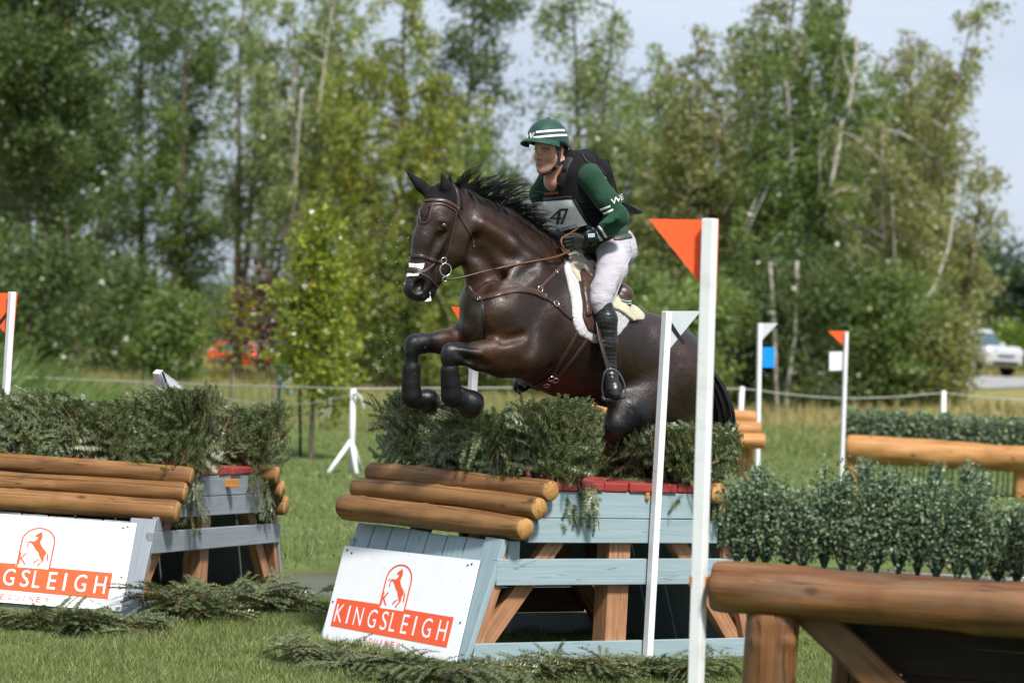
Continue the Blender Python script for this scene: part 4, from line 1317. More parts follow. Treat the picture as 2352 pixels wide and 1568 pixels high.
tube_th('stake', [q_, at(688, 866, 40.1)], 0.022, M['stake'], 'dark green stake beside the thin stem of the yellow green young tree', 'stake')
q_ = at(636, 950, 42); q_[2] = float(ter(q_[0], 42))
e = empty('stake', q_, 'dark green stake with a knotted blue tie beside the red leaved maple', 'stake')
tube('post', [q_, at(645, 845, 42)], 0.02, M['stake'], e, 8)
tie = simple('blue_tie', (0.10, 0.22, 0.30), 0.7)
tube('tie', catmull([at(641, 850, 41.95), at(650, 838, 41.9), at(654, 855, 41.9), at(643, 866, 41.95), at(651, 885, 41.9), at(668, 905, 41.9)], 6), 0.03, tie, e, 7)

# needles and twig ends shed on the grass round the obstacles
n = 5200
cen = [(gnd(660, 1520), gnd(1050, 1585)), (gnd(1080, 1566), gnd(1710, 1556)), (gnd(-20, 1440), gnd(330, 1460)), (gnd(350, 1430), gnd(720, 1400))]
pp = []
for a, b in cen:
    k = rng.uniform(0, 1, (n // 4, 1)); nn = unit(V3(-(b - a)[1], (b - a)[0], 0))
    pp.append(a + (b - a) * k + nn * rng.normal(-.05, .22, (n // 4, 1)))
pp = np.concatenate(pp); pp[:, 2] = np.maximum(ter(pp[:, 0], pp[:, 1]), 0) + rng.uniform(.015, .05, len(pp))
az = rng.uniform(0, 6.28, len(pp)); d = np.stack([np.cos(az), np.sin(az), rng.normal(0, .3, len(pp))], -1) * rng.uniform(.008, .022, len(pp))[:, None]
w_ = np.stack([-np.sin(az), np.cos(az), 0 * az], -1) * .0028
o = obj('fir_litter', np.stack([pp - w_, pp + w_, pp + d], 1).reshape(-1, 3), np.arange(len(pp) * 3).reshape(-1, 3), M['needle'])
tag(o, 'shed fir needles scattered on the grass round both painted obstacles', 'fir litter', kind='stuff')
# ------------------------------------------------------------------ implicit modelling (smooth unions on a grid, one continuous skin)
class Vol:
    def __init__(s, lo, hi, h):
        s.lo = np.asarray(lo, float); s.h = h
        n = np.ceil((np.asarray(hi) - s.lo) / h).astype(int) + 1
        s.n = n
        s.ax = [(s.lo[i] + h * np.arange(n[i])).astype(np.float32) for i in range(3)]
        s.D = np.full(n, 0.25, np.float32)

    def _box(s, lo, hi):
        i0 = np.clip(np.floor((lo - s.lo) / s.h).astype(int), 0, s.n - 1)
        i1 = np.clip(np.ceil((hi - s.lo) / s.h).astype(int) + 1, 1, s.n)
        return tuple(slice(a, b) for a, b in zip(i0, i1))

    def cap(s, A, B=None, ra=0.1, rb=None, k=0.03, n=None, f=1.0, mode='add', clip=None):
        """rounded cone A-B; n, f: squash by factor f along direction n"""
        A = np.asarray(A, float); B = A if B is None else np.asarray(B, float)
        rb = ra if rb is None else rb
        m = max(1.0, f)
        pad = k + 2.5 * s.h
        lo = np.minimum(A - ra * m, B - rb * m) - pad; hi = np.maximum(A + ra * m, B + rb * m) + pad
        sl = s._box(lo, hi)
        X = s.ax[0][sl[0]][:, None, None] - np.float32(A[0]); Y = s.ax[1][sl[1]][None, :, None] - np.float32(A[1]); Z = s.ax[2][sl[2]][None, None, :] - np.float32(A[2])
        ba = (B - A).astype(np.float32)
        if n is not None and f != 1.0:
            n = unit(n).astype(np.float32); g = np.float32(1.0 / f - 1.0)
            c = (X * n[0] + Y * n[1] + Z * n[2]) * g
            X, Y, Z = X + c * n[0], Y + c * n[1], Z + c * n[2]
            ba = ba + n * (np.dot(ba, n) * g)
        L2 = float(np.dot(ba, ba))
        if L2 > 1e-10:
            t = np.clip((X * ba[0] + Y * ba[1] + Z * ba[2]) / np.float32(L2), 0, 1)
            d = np.sqrt((X - ba[0] * t) ** 2 + (Y - ba[1] * t) ** 2 + (Z - ba[2] * t) ** 2) - (np.float32(ra) + np.float32(rb - ra) * t)
        else:
            d = np.sqrt(X ** 2 + Y ** 2 + Z ** 2) - np.float32(ra)
        if n is not None and f != 1.0: d = d * np.float32(min(1.0, 0.5 + 0.5 * f))
        s._comb(sl, d, k, mode)

    def box(s, Mx, half, r=0.01, k=0.01, mode='add'):
        """rounded box with frame matrix Mx"""
        Mi = np.array(Mx.inverted()); c = np.array(Mx.translation); half = np.asarray(half, float)
        Rm = np.abs(np.array(Mx.to_3x3()))
        ext = Rm @ half + k + 2.5 * s.h + r
        sl = s._box(c - ext, c + ext)
        X = s.ax[0][sl[0]][:, None, None]; Y = s.ax[1][sl[1]][None, :, None]; Z = s.ax[2][sl[2]][None, None, :]
        q = [np.abs(X * np.float32(Mi[i, 0]) + Y * np.float32(Mi[i, 1]) + Z * np.float32(Mi[i, 2]) + np.float32(Mi[i, 3])) - np.float32(half[i] - r) for i in range(3)]
        out = np.sqrt(np.maximum(q[0], 0) ** 2 + np.maximum(q[1], 0) ** 2 + np.maximum(q[2], 0) ** 2) + np.minimum(np.maximum(q[0], np.maximum(q[1], q[2])), 0) - np.float32(r)
        s._comb(sl, out, k, mode)

    def _comb(s, sl, d, k, mode):
        o = s.D[sl]; k = np.float32(max(k, 1e-5))
        if mode == 'add':
            h = np.clip(0.5 + 0.5 * (o - d) / k, 0, 1)
            s.D[sl] = o + (d - o) * h - k * h * (1 - h)
        else:
            d = -d
            h = np.clip(0.5 - 0.5 * (o - d) / k, 0, 1)
            s.D[sl] = o + (d - o) * h + k * h * (1 - h)

    def sample(s, P):
        q = (np.asarray(P) - s.lo) / s.h
        i = np.clip(np.floor(q).astype(int), 0, s.n - 2); f = np.clip(q - i, 0, 1)
        r = 0
        for a in (0, 1):
            for b in (0, 1):
                for c in (0, 1):
                    w = (f[..., 0] if a else 1 - f[..., 0]) * (f[..., 1] if b else 1 - f[..., 1]) * (f[..., 2] if c else 1 - f[..., 2])
                    r = r + w * s.D[i[..., 0] + a, i[..., 1] + b, i[..., 2] + c]
        return r

    def mesh(s, D=None, smooth=1):
        D = s.D if D is None else D
        S = D < 0
        n = D.shape
        cnt = np.zeros((n[0] - 1, n[1] - 1, n[2] - 1), np.uint8)
        for a in (0, 1):
            for b in (0, 1):
                for c in (0, 1):
                    cnt += S[a:n[0] - 1 + a, b:n[1] - 1 + b, c:n[2] - 1 + c]
        act = (cnt > 0) & (cnt < 8)
        I = np.argwhere(act)
        idx = np.full(act.shape, -1, np.int32); idx[act] = np.arange(len(I))
        cor = np.array([(a, b, c) for a in (0, 1) for b in (0, 1) for c in (0, 1)])
        val = np.stack([D[I[:, 0] + a, I[:, 1] + b, I[:, 2] + c] for a, b, c in cor], 1)
        acc = np.zeros((len(I), 3)); m = np.zeros(len(I))
        for p in range(8):
            for q in range(p + 1, 8):
                if np.abs(cor[p] - cor[q]).sum() != 1: continue
                x, y = val[:, p], val[:, q]
                cr = (x < 0) != (y < 0)
                t_ = np.where(cr, x / np.where(cr, x - y, 1), 0)
                acc += np.where(cr[:, None], cor[p] + (cor[q] - cor[p]) * t_[:, None], 0); m += cr
        V = s.lo + s.h * (I + acc / m[:, None])
        Fs = []
        for ax in range(3):
            o1, o2 = (ax + 1) % 3, (ax + 2) % 3
            sa = [slice(None)] * 3; sb = [slice(None)] * 3
            sa[ax] = slice(0, n[ax] - 1); sb[ax] = slice(1, n[ax])
            ch = S[tuple(sa)] != S[tuple(sb)]
            e = np.argwhere(ch)
            e = e[(e[:, o1] > 0) & (e[:, o2] > 0) & (e[:, o1] < n[o1] - 1) & (e[:, o2] < n[o2] - 1)]
            ins = S[tuple(sa)][e[:, 0], e[:, 1], e[:, 2]]
            def g(d1, d2):
                q = e.copy(); q[:, o1] -= d1; q[:, o2] -= d2
                return idx[q[:, 0], q[:, 1], q[:, 2]]
            f = np.stack([g(1, 1), g(0, 1), g(0, 0), g(1, 0)], 1)
            f[~ins] = f[~ins][:, ::-1]
            Fs.append(f)
        F = np.concatenate(Fs)
        F = F[(F >= 0).all(1)]
        for _ in range(smooth):
            s_ = np.zeros_like(V); c_ = np.zeros(len(V))
            for a in range(4):
                b = (a + 1) % 4
                np.add.at(s_, F[:, a], V[F[:, b]]); np.add.at(c_, F[:, a], 1)
                np.add.at(s_, F[:, b], V[F[:, a]]); np.add.at(c_, F[:, b], 1)
            V = V + 0.5 * (s_ / np.maximum(c_, 1)[:, None] - V)
        return V, F


def set_attr(o, name, vals):
    a = o.data.attributes.new(name, 'FLOAT', 'POINT')
    a.data.foreach_set('value', np.asarray(vals, np.float32))


# ------------------------------------------------------------------ horse
HX = unit(V3(-0.804, -0.595, 0)); HL = V3(0.595, -0.804, 0); HU = V3(0, 0, 1)
W0 = at(1271, 590, 17.1)


def hp(px_, py_, l=0.0):
    return ray_plane(px_, py_, W0 + HL * l, HL)


def hc(cx, cy, l=0.0):
    return hp(890.0 + 0.38122 * cx, 356.0 + 0.38122 * cy, l)


def rc(P): return 0.38122 * P[1] / FPX               # metres per C unit at that depth


HV = Vol((-0.92, 15.95, 0.78), (1.62, 18.75, 2.76), 0.0105)


def hcap(a, b, ra, rb, k=0.05, f=1.0, n=None, mode='add', V=None):
    A, B = hc(*a), hc(*b)
    (V or HV).cap(A, B, ra * rc(A), rb * rc(B), k, HL if n is None else n, f, mode)


# trunk
hcap((690, 900, 0), (770, 960, 0), 225, 280, .06, .82)
hcap((770, 960, 0), (960, 1040, 0), 285, 345, .08, .84)
hcap((960, 1040, 0), (1150, 1120, 0), 345, 345, .08, .86)
hcap((1150, 1120, 0), (1350, 1205, 0), 345, 292, .08, .86)
hcap((1350, 1205, 0), (1510, 1260, 0), 292, 278, .08, .85)
hcap((1510, 1260, 0), (1650, 1290, 0), 278, 290, .08, .85)
hcap((960, 640, 0), (1180, 770, 0), 95, 120, .10, .6)          # withers
# neck
hcap((425, 335, 0), (540, 470, 0), 118, 168, .05, .62)
hcap((540, 470, 0), (670, 600, 0), 168, 212, .06, .52)
hcap((670, 600, 0), (800, 760, 0), 212, 268, .08, .58)
hcap((800, 760, 0), (840, 880, 0), 268, 270, .08, .72)
hcap((470, 245, 0), (730, 375, 0), 42, 55, .06, .6)            # crest
hcap((730, 375, 0), (960, 545, 0), 55, 70, .06, .6)
hcap((560, 700, 0.02), (585, 840, 0), 95, 110, .06, .8)        # lower throat line into the chest
# chest and shoulders
hcap((600, 900, 0), (590, 1040, 0), 150, 130, .06, 1.25)
hcap((535, 960, -0.10), (535, 1060, -0.12), 92, 85, .035)
hcap((640, 960, 0.10), (650, 1060, 0.12), 120, 105, .035)
hcap((800, 780, 0.14), (700, 960, 0.20), 150, 150, .06, .62)   # shoulder blade to point
hcap((700, 960, 0.19), (800, 1190, 0.21), 130, 128, .06, .8)
hcap((880, 830, 0.17), (860, 1180, 0.22), 150, 150, .07, .5)
hcap((840, 1130, 0.235), (980, 960, 0.24), 55, 45, .06, .7)    # triceps edge
def hcapm(a, b, ra, rb, k, f):
    A, B = hc(*a), hc(*b); r1, r2 = ra * rc(A), rb * rc(B)
    A, B = [p - 2 * ((p - W0) @ HL) * HL for p in (A, B)]
    HV.cap(A, B, r1, r2, k, HL, f)
hcap((660, 800, -0.12), (575, 970, -0.15), 115, 118, .06, .62)
hcap((575, 970, -0.15), (640, 1100, -0.16), 112, 105, .06, .8)
# near fore
hcap((800, 1190, 0.21), (690, 1222, 0.20), 132, 112, .05, .8)
hcap((690, 1222, 0.20), (560, 1216, 0.19), 112, 82, .04, .85)
hcap((560, 1216, 0.19), (440, 1196, 0.185), 82, 64, .03, .85)
hcap((440, 1196, 0.185), (382, 1192, 0.18), 63, 58, .025, .9)
hcap((382, 1192, 0.18), (372, 1222, 0.18), 56, 50, .02, .9)
hcap((372, 1222, 0.18), (392, 1420, 0.17), 45, 42, .025, .9)
hcap((392, 1420, 0.17), (425, 1475, 0.17), 50, 46, .02)
hcap((425, 1475, 0.17), (500, 1505, 0.17), 48, 55, .02)
hcap((505, 1255, 0.23), (420, 1225, 0.225), 20, 16, .025)      # tendon line
hcap((720, 1165, 0.25), (560, 1175, 0.225), 60, 40, .06)       # forearm muscle
# far fore
hcap((640, 1080, -0.16), (480, 1095, -0.16), 105, 88, .05, .8)
hcap((480, 1095, -0.16), (330, 1125, -0.15), 88, 68, .04, .85)
hcap((330, 1125, -0.15), (205, 1135, -0.15), 68, 58, .03, .9)
hcap((205, 1135, -0.15), (160, 1140, -0.15), 60, 57, .02, .9)
hcap((160, 1140, -0.15), (148, 1180, -0.15), 54, 48, .02, .9)
hcap((148, 1180, -0.15), (145, 1420, -0.15), 42, 42, .02, .9)
hcap((145, 1420, -0.15), (175, 1480, -0.15), 50, 46, .02)
hcap((175, 1480, -0.15), (245, 1475, -0.15), 46, 52, .02)
# quarters and hind legs tucked over the rear brush
hcap((1600, 1230, 0.08), (1720, 1330, 0.12), 250, 240, .08, .75)
hcap((1600, 1230, -0.08), (1720, 1330, -0.12), 250, 240, .08, .75)
hcap((1720, 1330, 0.12), (1790, 1440, 0.12), 225, 150, .07, .8)
hcap((1720, 1330, -0.12), (1790, 1440, -0.12), 225, 150, .07, .8)
for sg in (1, -1):
    hcap((1735, 1350, 0.12 * sg), (1735, 1570, 0.13 * sg), 205, 150, .07, .7)
    hcap((1560, 1480, 0.15 * sg), (1700, 1620, 0.14 * sg), 150, 120, .07, .7)
    hcap((1700, 1380, 0.14 * sg), (1450, 1560, 0.20 * sg), 200, 130, .07, .75)
    hcap((1450, 1560, 0.20 * sg), (1395, 1640, 0.21 * sg), 125, 92, .05, .85)
    hcap((1395, 1640, 0.21 * sg), (1640, 1700, 0.17 * sg), 98, 56, .05, .85)
    hcap((1640, 1700, 0.17 * sg), (1690, 1735, 0.165 * sg), 58, 52, .025, .85)
    hcap((1680, 1735, 0.165 * sg), (1565, 1870, 0.16 * sg), 48, 42, .025, .9)
    hcap((1565, 1870, 0.16 * sg), (1545, 1905, 0.16 * sg), 48, 46, .02)
    hcap((1545, 1905, 0.16 * sg), (1590, 1950, 0.16 * sg), 42, 50, .02)
    hcap((1590, 1950, 0.16 * sg), (1612, 1975, 0.16 * sg), 56, 60, .012)
hcap((1800, 1180, 0), (1880, 1260, 0), 60, 40, .06, .7)        # dock
# head
hcap((345, 275, 0), (300, 380, 0), 108, 116, .04, .80)
hcap((300, 380, 0), (250, 520, 0), 116, 100, .04, .80)
hcap((250, 520, 0), (210, 640, 0), 100, 76, .04, .78)
hcap((210, 640, 0), (190, 740, 0), 74, 70, .03, .85)
hcap((425, 490, 0.035), (405, 560, 0.035), 112, 92, .035, .50)
hcap((425, 490, -0.035), (405, 560, -0.035), 112, 92, .035, .50)
hcap((405, 570, 0), (295, 715, 0), 88, 54, .045, .75)
hcap((295, 715, 0), (250, 800, 0), 56, 50, .03, .8)
hcap((190, 740, 0), (165, 800, 0), 72, 70, .03, .95)           # muzzle
hcap((158, 815, 0), (185, 845, 0), 56, 42, .02, .95)
hcap((215, 770, 0.025), (200, 830, 0.03), 62, 40, .02, .7)
hcap((245, 835, 0), (225, 852, 0), 44, 36, .015, .9)           # chin
hcap((225, 838, 0.075), (290, 815, 0.06), 10, 8, .012, mode='sub')   # mouth line
hcap((200, 785, 0.055), (186, 805, 0.06), 37, 33, .012, mode='sub')   # nostril
hcap((232, 770, 0.05), (222, 812, 0.052), 14, 12, .015)
hcap((175, 770, -0.07), (165, 800, -0.07), 26, 22, .012, mode='sub')
for sg in (1, -1):
    hcap((318, 396, 0.082 * sg), (352, 404, 0.088 * sg), 17, 18, .02)           # brow
    hcap((345, 500, 0.078 * sg), (265, 640, 0.05 * sg), 14, 10, .03)            # facial crest
    hcap((322, 448, 0.088 * sg), (352, 446, 0.09 * sg), 12, 12, .015)
hcap((335, 427, 0.100), (339, 428, 0.100), 17, 17, .008, mode='sub')
hcap((310, 500, 0.085), (260, 620, 0.075), 28, 22, .03, mode='sub')  # hollow of the cheek
# muscle lines: folds cut between the masses and ridges laid over them
hcap((735, 800, .275), (905, 640, .20), 30, 24, .05, mode='sub')      # in front of the shoulder blade
hcap((905, 980, .31), (870, 1180, .33), 24, 20, .045, mode='sub')     # behind the shoulder
hcap((640, 905, .17), (655, 1090, .20), 26, 22, .035, mode='sub')     # chest against near shoulder
hcap((578, 930, .08), (582, 1090, .08), 26, 24, .03, mode='sub')      # breast groove
hcap((700, 1120, .29), (820, 1085, .30), 20, 22, .035, mode='sub')    # above the forearm
hcap((560, 600, .10), (700, 760, .14), 26, 30, .05, mode='sub')       # jugular furrow
hcap((560, 420, .09), (720, 520, .11), 40, 46, .06)                   # neck muscle under the crest
hcap((760, 560, .13), (880, 660, .15), 40, 40, .06)
hcap((520, 500, .075), (500, 600, .07), 20, 18, .04, mode='sub')      # behind the jowl
hcap((600, 1270, .255), (470, 1228, .235), 14, 10, .03, mode='sub')   # forearm split
hcap((560, 1195, .265), (440, 1175, .24), 16, 13, .03)
# ears
for base, mid, tip, l in (((375, 255, .055), (352, 185, .065), (325, 108, .07), .06), ((258, 236, -.055), (195, 180, -.075), (114, 99, -.10), -.06)):
    hcap(base, mid, 34, 32, .02, .75); hcap(mid, tip, 31, 4, .012, .75)
hcap((312, 225, .105), (318, 140, .10), 17, 8, .012, mode='sub')

HM, HFc = HV.mesh(smooth=1)
t = NT('bay_coat')
at_ = t.new('ShaderNodeAttribute'); at_.attribute_name = 'black'
v = t.coord((1, 1, 1), rnd=False)
n1 = t.noise(v, 4.5, 5, 0.6)
n1 = t.noise(v, 2.6, 3, 0.5)
brown = t.ramp(n1, [(0.3, (0.0075, 0.0036, 0.0023)), (0.50, (0.0175, 0.0070, 0.0033)), (0.72, (0.052, 0.0190, 0.0072))])
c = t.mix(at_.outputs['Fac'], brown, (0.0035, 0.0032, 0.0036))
t.base(c)
rr = t.ramp(t.noise(v, 24, 5, 0.65), [(0.30, (0.30, 0.30, 0.30)), (0.68, (0.50, 0.50, 0.50))])
t.link(rr, t.b.inputs['Roughness'])
t.b.inputs['Specular IOR Level'].default_value = 0.40
t.b.inputs['Coat Weight'].default_value = 0.12
t.b.inputs['Coat Roughness'].default_value = 0.26
hs = t.new('ShaderNodeMapping'); hs.inputs['Scale'].default_value = (105, 105, 22)
co = t.new('ShaderNodeTexCoord'); t.link(co.outputs['Object'], hs.inputs['Vector'])
hair = t.noise(hs.outputs['Vector'], 2.0, 4, 0.6)
vein = t.noise(v, 13, 5, 0.55)
ad = t.new('ShaderNodeMath', operation='MULTIPLY_ADD'); ad.inputs[1].default_value = 0.34
t.link(hair, ad.inputs[0]); t.link(vein, ad.inputs[2])
t.bump(ad.outputs[0], 0.42, 0.020)
M['coat'] = t.m

horse = empty('horse', (W0[0], W0[1], 0.0), 'dark bay horse jumping the pale blue box obstacle with a rider up', 'horse')
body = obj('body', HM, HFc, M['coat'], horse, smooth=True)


def segd(P, A, B):
    ba = B - A; t_ = np.clip(((P - A) @ ba) / (ba @ ba), 0, 1)
    return np.linalg.norm(P - A - t_[:, None] * ba, axis=1)


def seg_black(P):
    b = np.zeros(len(P))
    for a, c_, r0, r1 in (((372, 1190, .18), (395, 1480, .17), .09, .16), ((160, 1140, -.15), (150, 1480, -.15), .10, .20), ((1405, 1580, .2), (1690, 1735, .17), .08, .16), ((1405, 1580, -.2), (1690, 1735, -.17), .08, .16),
                          ((1395, 1660, .21), (1460, 1600, .2), .10, .20), ((1395, 1660, -.21), (1460, 1600, -.2), .10, .20), ((1690, 1735, .17), (1600, 1950, .16), .12, .2), ((1690, 1735, -.17), (1600, 1950, -.16), .12, .2), ((320, 200, 0), (330, 130, .07), .10, .13), ((330, 215, -.05), (114, 99, -.1), .06, .10)):
        b = np.maximum(b, 1 - smooth01(r0, r1, segd(P, hc(*a), hc(*c_))))
    b = np.maximum(b, 0.75 * (1 - smooth01(.07, .14, segd(P, hc(165, 800, 0), hc(240, 840, 0)))))
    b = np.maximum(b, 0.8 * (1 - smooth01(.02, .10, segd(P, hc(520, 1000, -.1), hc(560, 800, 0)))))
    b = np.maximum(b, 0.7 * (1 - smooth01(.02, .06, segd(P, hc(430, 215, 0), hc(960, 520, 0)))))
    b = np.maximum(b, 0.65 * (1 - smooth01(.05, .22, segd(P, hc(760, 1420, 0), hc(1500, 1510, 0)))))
    return b


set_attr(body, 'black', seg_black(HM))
HB = BVHTree.FromPolygons(HM.tolist(), HFc.tolist())


def shoot(bvh, x, y):
    d = Vector(unit(ray(x, y)))
    h = bvh.ray_cast(Vector(EYEP), d)
    return (np.array(h[0]), np.array(h[1])) if h[0] is not None else None


def track(pts, bvh=None, step=3.0, C=True):
    """picture polyline dropped onto a surface; returns points and normals"""
    P = [(890 + .38122 * x, 356 + .38122 * y) for x, y in pts] if C else list(pts)
    if len(P) > 2: P = catmull(P, 10)
    P = np.asarray(P, float)
    L = np.concatenate([[0], np.cumsum(np.linalg.norm(np.diff(P, axis=0), axis=1))])
    n = max(2, int(L[-1] / step) + 1)
    tt = np.linspace(0, L[-1], n)
    Q = np.stack([np.interp(tt, L, P[:, 0]), np.interp(tt, L, P[:, 1])], -1)
    out = []
    for x, y in Q:
        h = shoot(bvh or HB, x, y)
        if h is not None: out.append(h)
    if len(out) < 2: return None
    Pp = np.array([o[0] for o in out]); N = np.array([o[1] for o in out])
    for _ in range(2):
        N[1:-1] = N[1:-1] * .5 + .25 * (N[:-2] + N[2:])
        Pp[1:-1] = Pp[1:-1] * .6 + .2 * (Pp[:-2] + Pp[2:])
    N /= np.linalg.norm(N, axis=1)[:, None]
    return Pp, N


def mirror(P, N):
    return P - 2 * ((P - W0) @ HL)[:, None] * HL, N - 2 * (N @ HL)[:, None] * HL


def band_arrays(P, N, w, th, lift=0.001):
    T_ = np.gradient(P, axis=0); T_ /= np.linalg.norm(T_, axis=1)[:, None] + 1e-9
    S_ = np.cross(T_, N); S_ /= np.linalg.norm(S_, axis=1)[:, None] + 1e-9
    w = np.broadcast_to(np.asarray(w, float), (len(P),))[:, None]
    prof = [(-.5, -.004), (-.5, th * .75), (-.38, th), (.38, th), (.5, th * .75), (.5, -.004)]
    Vs = np.stack([P + S_ * w * a + N * (b + lift) for a, b in prof], 1)
    K = len(P); m = len(prof)
    idx = np.arange(K * m).reshape(K, m)
    F = np.stack([idx[:-1], np.roll(idx, -1, 1)[:-1], np.roll(idx, -1, 1)[1:], idx[1:]], -1).reshape(-1, 4)
    Vs = Vs.reshape(-1, 3)
    caps = np.array([[0, 1, 2, 3], [0, 3, 4, 5]])
    F = np.concatenate([F, caps, (K - 1) * m + caps[:, ::-1]])
    return Vs, F


def strap(name, pts, w, th, m, parent, both=True, bvh=None, C=True, lift=0.001):
    tr_ = track(pts, bvh, C=C)
    if tr_ is None: return None
    B = Batch(); B.add(*band_arrays(*tr_, w, th, lift))
    o = B.build(name, m, parent, smooth=False)
    if both:
        k = ((tr_[0] - W0) @ HL) > 0.03
        if k.sum() > 3:
            B = Batch(); B.add(*band_arrays(*mirror(tr_[0][k], tr_[1][k]), w, th, lift)); B.build(name, m, parent, smooth=False)
    return o


def ring(name, c, nrm, r, th, m, parent, both=False):
    nrm = unit(nrm); a = unit(np.cross(nrm, (0.2, 0.1, 1))); b = np.cross(nrm, a)
    s = np.linspace(0, 2 * np.pi, 25)
    pts = c + r * (np.cos(s)[:, None] * a + np.sin(s)[:, None] * b)
    B = Batch(); B.tubeq(pts, th, 6); o = B.build(name, m, parent, smooth=True)
    if both:
        B = Batch(); B.tubeq(mirror(pts, pts)[0], th, 6); B.build(name, m, parent, smooth=True)
    return o


leather = simple('brown_leather', (0.052, 0.026, 0.019), 0.38, 0.5, var=0.3, scale=30, bump=0.2)
leather_d = simple('dark_leather', (0.028, 0.015, 0.012), 0.38, 0.5, var=0.3, scale=30, bump=0.2)
rein_m = simple('rein_leather', (0.12, 0.045, 0.022), 0.45, 0.4)
steel = simple('steel', (0.62, 0.61, 0.58), 0.22, 0.5, 1.0, var=0.1, bump=0.0)
rubber = simple('black_rubber', (0.005, 0.005, 0.0055), 0.34, 0.35, var=0.25, scale=16, bump=0.35, bdist=0.006)
neop = cloth('black_boot_cloth', (0.004, 0.004, 0.0045), 0.6, 300, 0.4, 0.0)
tapew = simple('white_tape', (0.78, 0.78, 0.78), 0.6, 0.3, var=0.05)
foam = simple('white_foam', (0.75, 0.75, 0.72), 0.4, 0.5, bump=0.5)
hairm = simple('black_hair', (0.007, 0.006, 0.0065), 0.5, 0.3, var=0.4, scale=40, bump=0.0)
hoof_m = simple('hoof', (0.03, 0.022, 0.02), 0.4, 0.5)

# eyes
for sg in (1, -1):
    V = Vol(hc(337, 428, .1 * sg) - .04, hc(337, 428, .1 * sg) + .04, .003)
    V.cap(hc(337, 428, 0.088 * sg), None, 24 * rc(W0), k=.001)
    v_, f_ = V.mesh()
    obj('eye', v_, f_, simple('horse_eye', (0.012, 0.006, 0.004), 0.06, 0.7, var=.1, bump=0) if sg == 1 else bpy.data.materials['horse_eye'], horse, smooth=True)

# fly bonnet over poll and ears
D2 = HV.D - 0.0045
X = HV.ax[0][:, None, None]; Y = HV.ax[1][None, :, None]; Z = HV.ax[2][None, None, :]
def half(P, n): return ((X - P[0]) * n[0] + (Y - P[1]) * n[1] + (Z - P[2]) * n[2]).astype(np.float32)
hax = unit(hc(260, 520, 0) - hc(340, 260, 0))                 # along the face
pb = hc(300, 290, 0)
back = unit(hc(460, 290, 0) - hc(370, 290, 0))
bon = np.maximum(np.maximum(D2, half(pb, hax)), np.maximum(half(hc(415, 250, 0), back), -half(hc(300, 420, 0), -hax)))
v_, f_ = HV.mesh(bon, 1)
bonnet_m = cloth('black_bonnet_cloth', (0.006, 0.006, 0.007), 0.85, 260, 0.5, 0.0)
obj('ear_bonnet', v_, f_, bonnet_m, horse, smooth=True)

# leg boots and bell boots (worn by the horse)
def limb(name, segs, m, h=0.006, k=0.012, n=None, cut=None):
    pts = np.array([hc(*a) for s_ in segs for a in s_[:2]])
    r_ = max(max(s_[2], s_[3]) for s_ in segs) * rc(W0)
    V = Vol(pts.min(0) - r_ - .03, pts.max(0) + r_ + .03, h)
    for s_ in segs:
        A, B = hc(*s_[0]), hc(*s_[1])
        V.cap(A, B, s_[2] * rc(A), s_[3] * rc(B), k, HL, s_[4] if len(s_) > 4 else .95, s_[5] if len(s_) > 5 else 'add')
    if cut is not None:                                       # flat ground face of a hoof or bell boot
        c_ = hc(*cut[0]); d_ = unit(c_ - hc(*cut[1]))
        V.box(frame(c_ + d_ * .06, d_), (.06, .2, .2), .004, .008, 'sub')
    v_, f_ = V.mesh()
    global LIMB_BVH
    LIMB_BVH = BVHTree.FromPolygons(v_.tolist(), f_.tolist())
    return obj(name, v_, f_, m, horse, smooth=True)


limb('leg_boot', [((374, 1300, .18), (380, 1380, .175), 57, 60), ((380, 1380, .175), (386, 1445, .17), 60, 66), ((386, 1445, .17), (398, 1462, .17), 66, 62), ((372, 1262, .18), (374, 1240, .18), 40, 90, 1.0, 'sub')], neop, k=.006)
limb('leg_boot', [((145, 1290, -.15), (142, 1380, -.15), 56, 58), ((142, 1380, -.15), (146, 1452, -.15), 58, 64), ((146, 1452, -.15), (160, 1470, -.15), 62, 58), ((145, 1232, -.15), (145, 1210, -.15), 30, 70, 1.0, 'sub')], neop, k=.006)
limb('pastern', [((398, 1455, .17), (450, 1475, .17), 46, 44)], neop)
limb('bell_boot', [((432, 1440, .17), (500, 1500, .17), 50, 86), ((500, 1500, .17), (540, 1536, .17), 86, 84)], rubber, k=.01, cut=((522, 1520, .17), (440, 1448, .17)))
limb('hoof', [((480, 1485, .17), (545, 1542, .17), 70, 72)], hoof_m, k=.01, cut=((538, 1534, .17), (440, 1448, .17)))
limb('bell_boot', [((172, 1458, -.15), (238, 1478, -.15), 46, 72), ((238, 1478, -.15), (285, 1490, -.15), 72, 74)], rubber, k=.01, cut=((262, 1484, -.15), (172, 1458, -.15)))
limb('hoof', [((220, 1474, -.15), (300, 1494, -.15), 60, 64)], hoof_m, k=.01, cut=((284, 1490, -.15), (172, 1458, -.15)))
for sg in (1, -1):
    limb('hoof', [((1592, 1955, .16 * sg), (1640, 2005, .16 * sg), 50, 70)], hoof_m, cut=((1625, 1990, .16 * sg), (1592, 1955, .16 * sg)))
c_ = shoot(HB, 890 + .38122 * 455, 356 + .38122 * 1412)

# mane and tail as many tapering locks
def locks(name, roots, m, parent):
    B = Batch()
    for P, r0 in roots:
        B.tubeq(P, r0 * np.linspace(1, 0.08, len(P)) ** 0.8, 4)
    return B.build(name, m, parent, smooth=True)


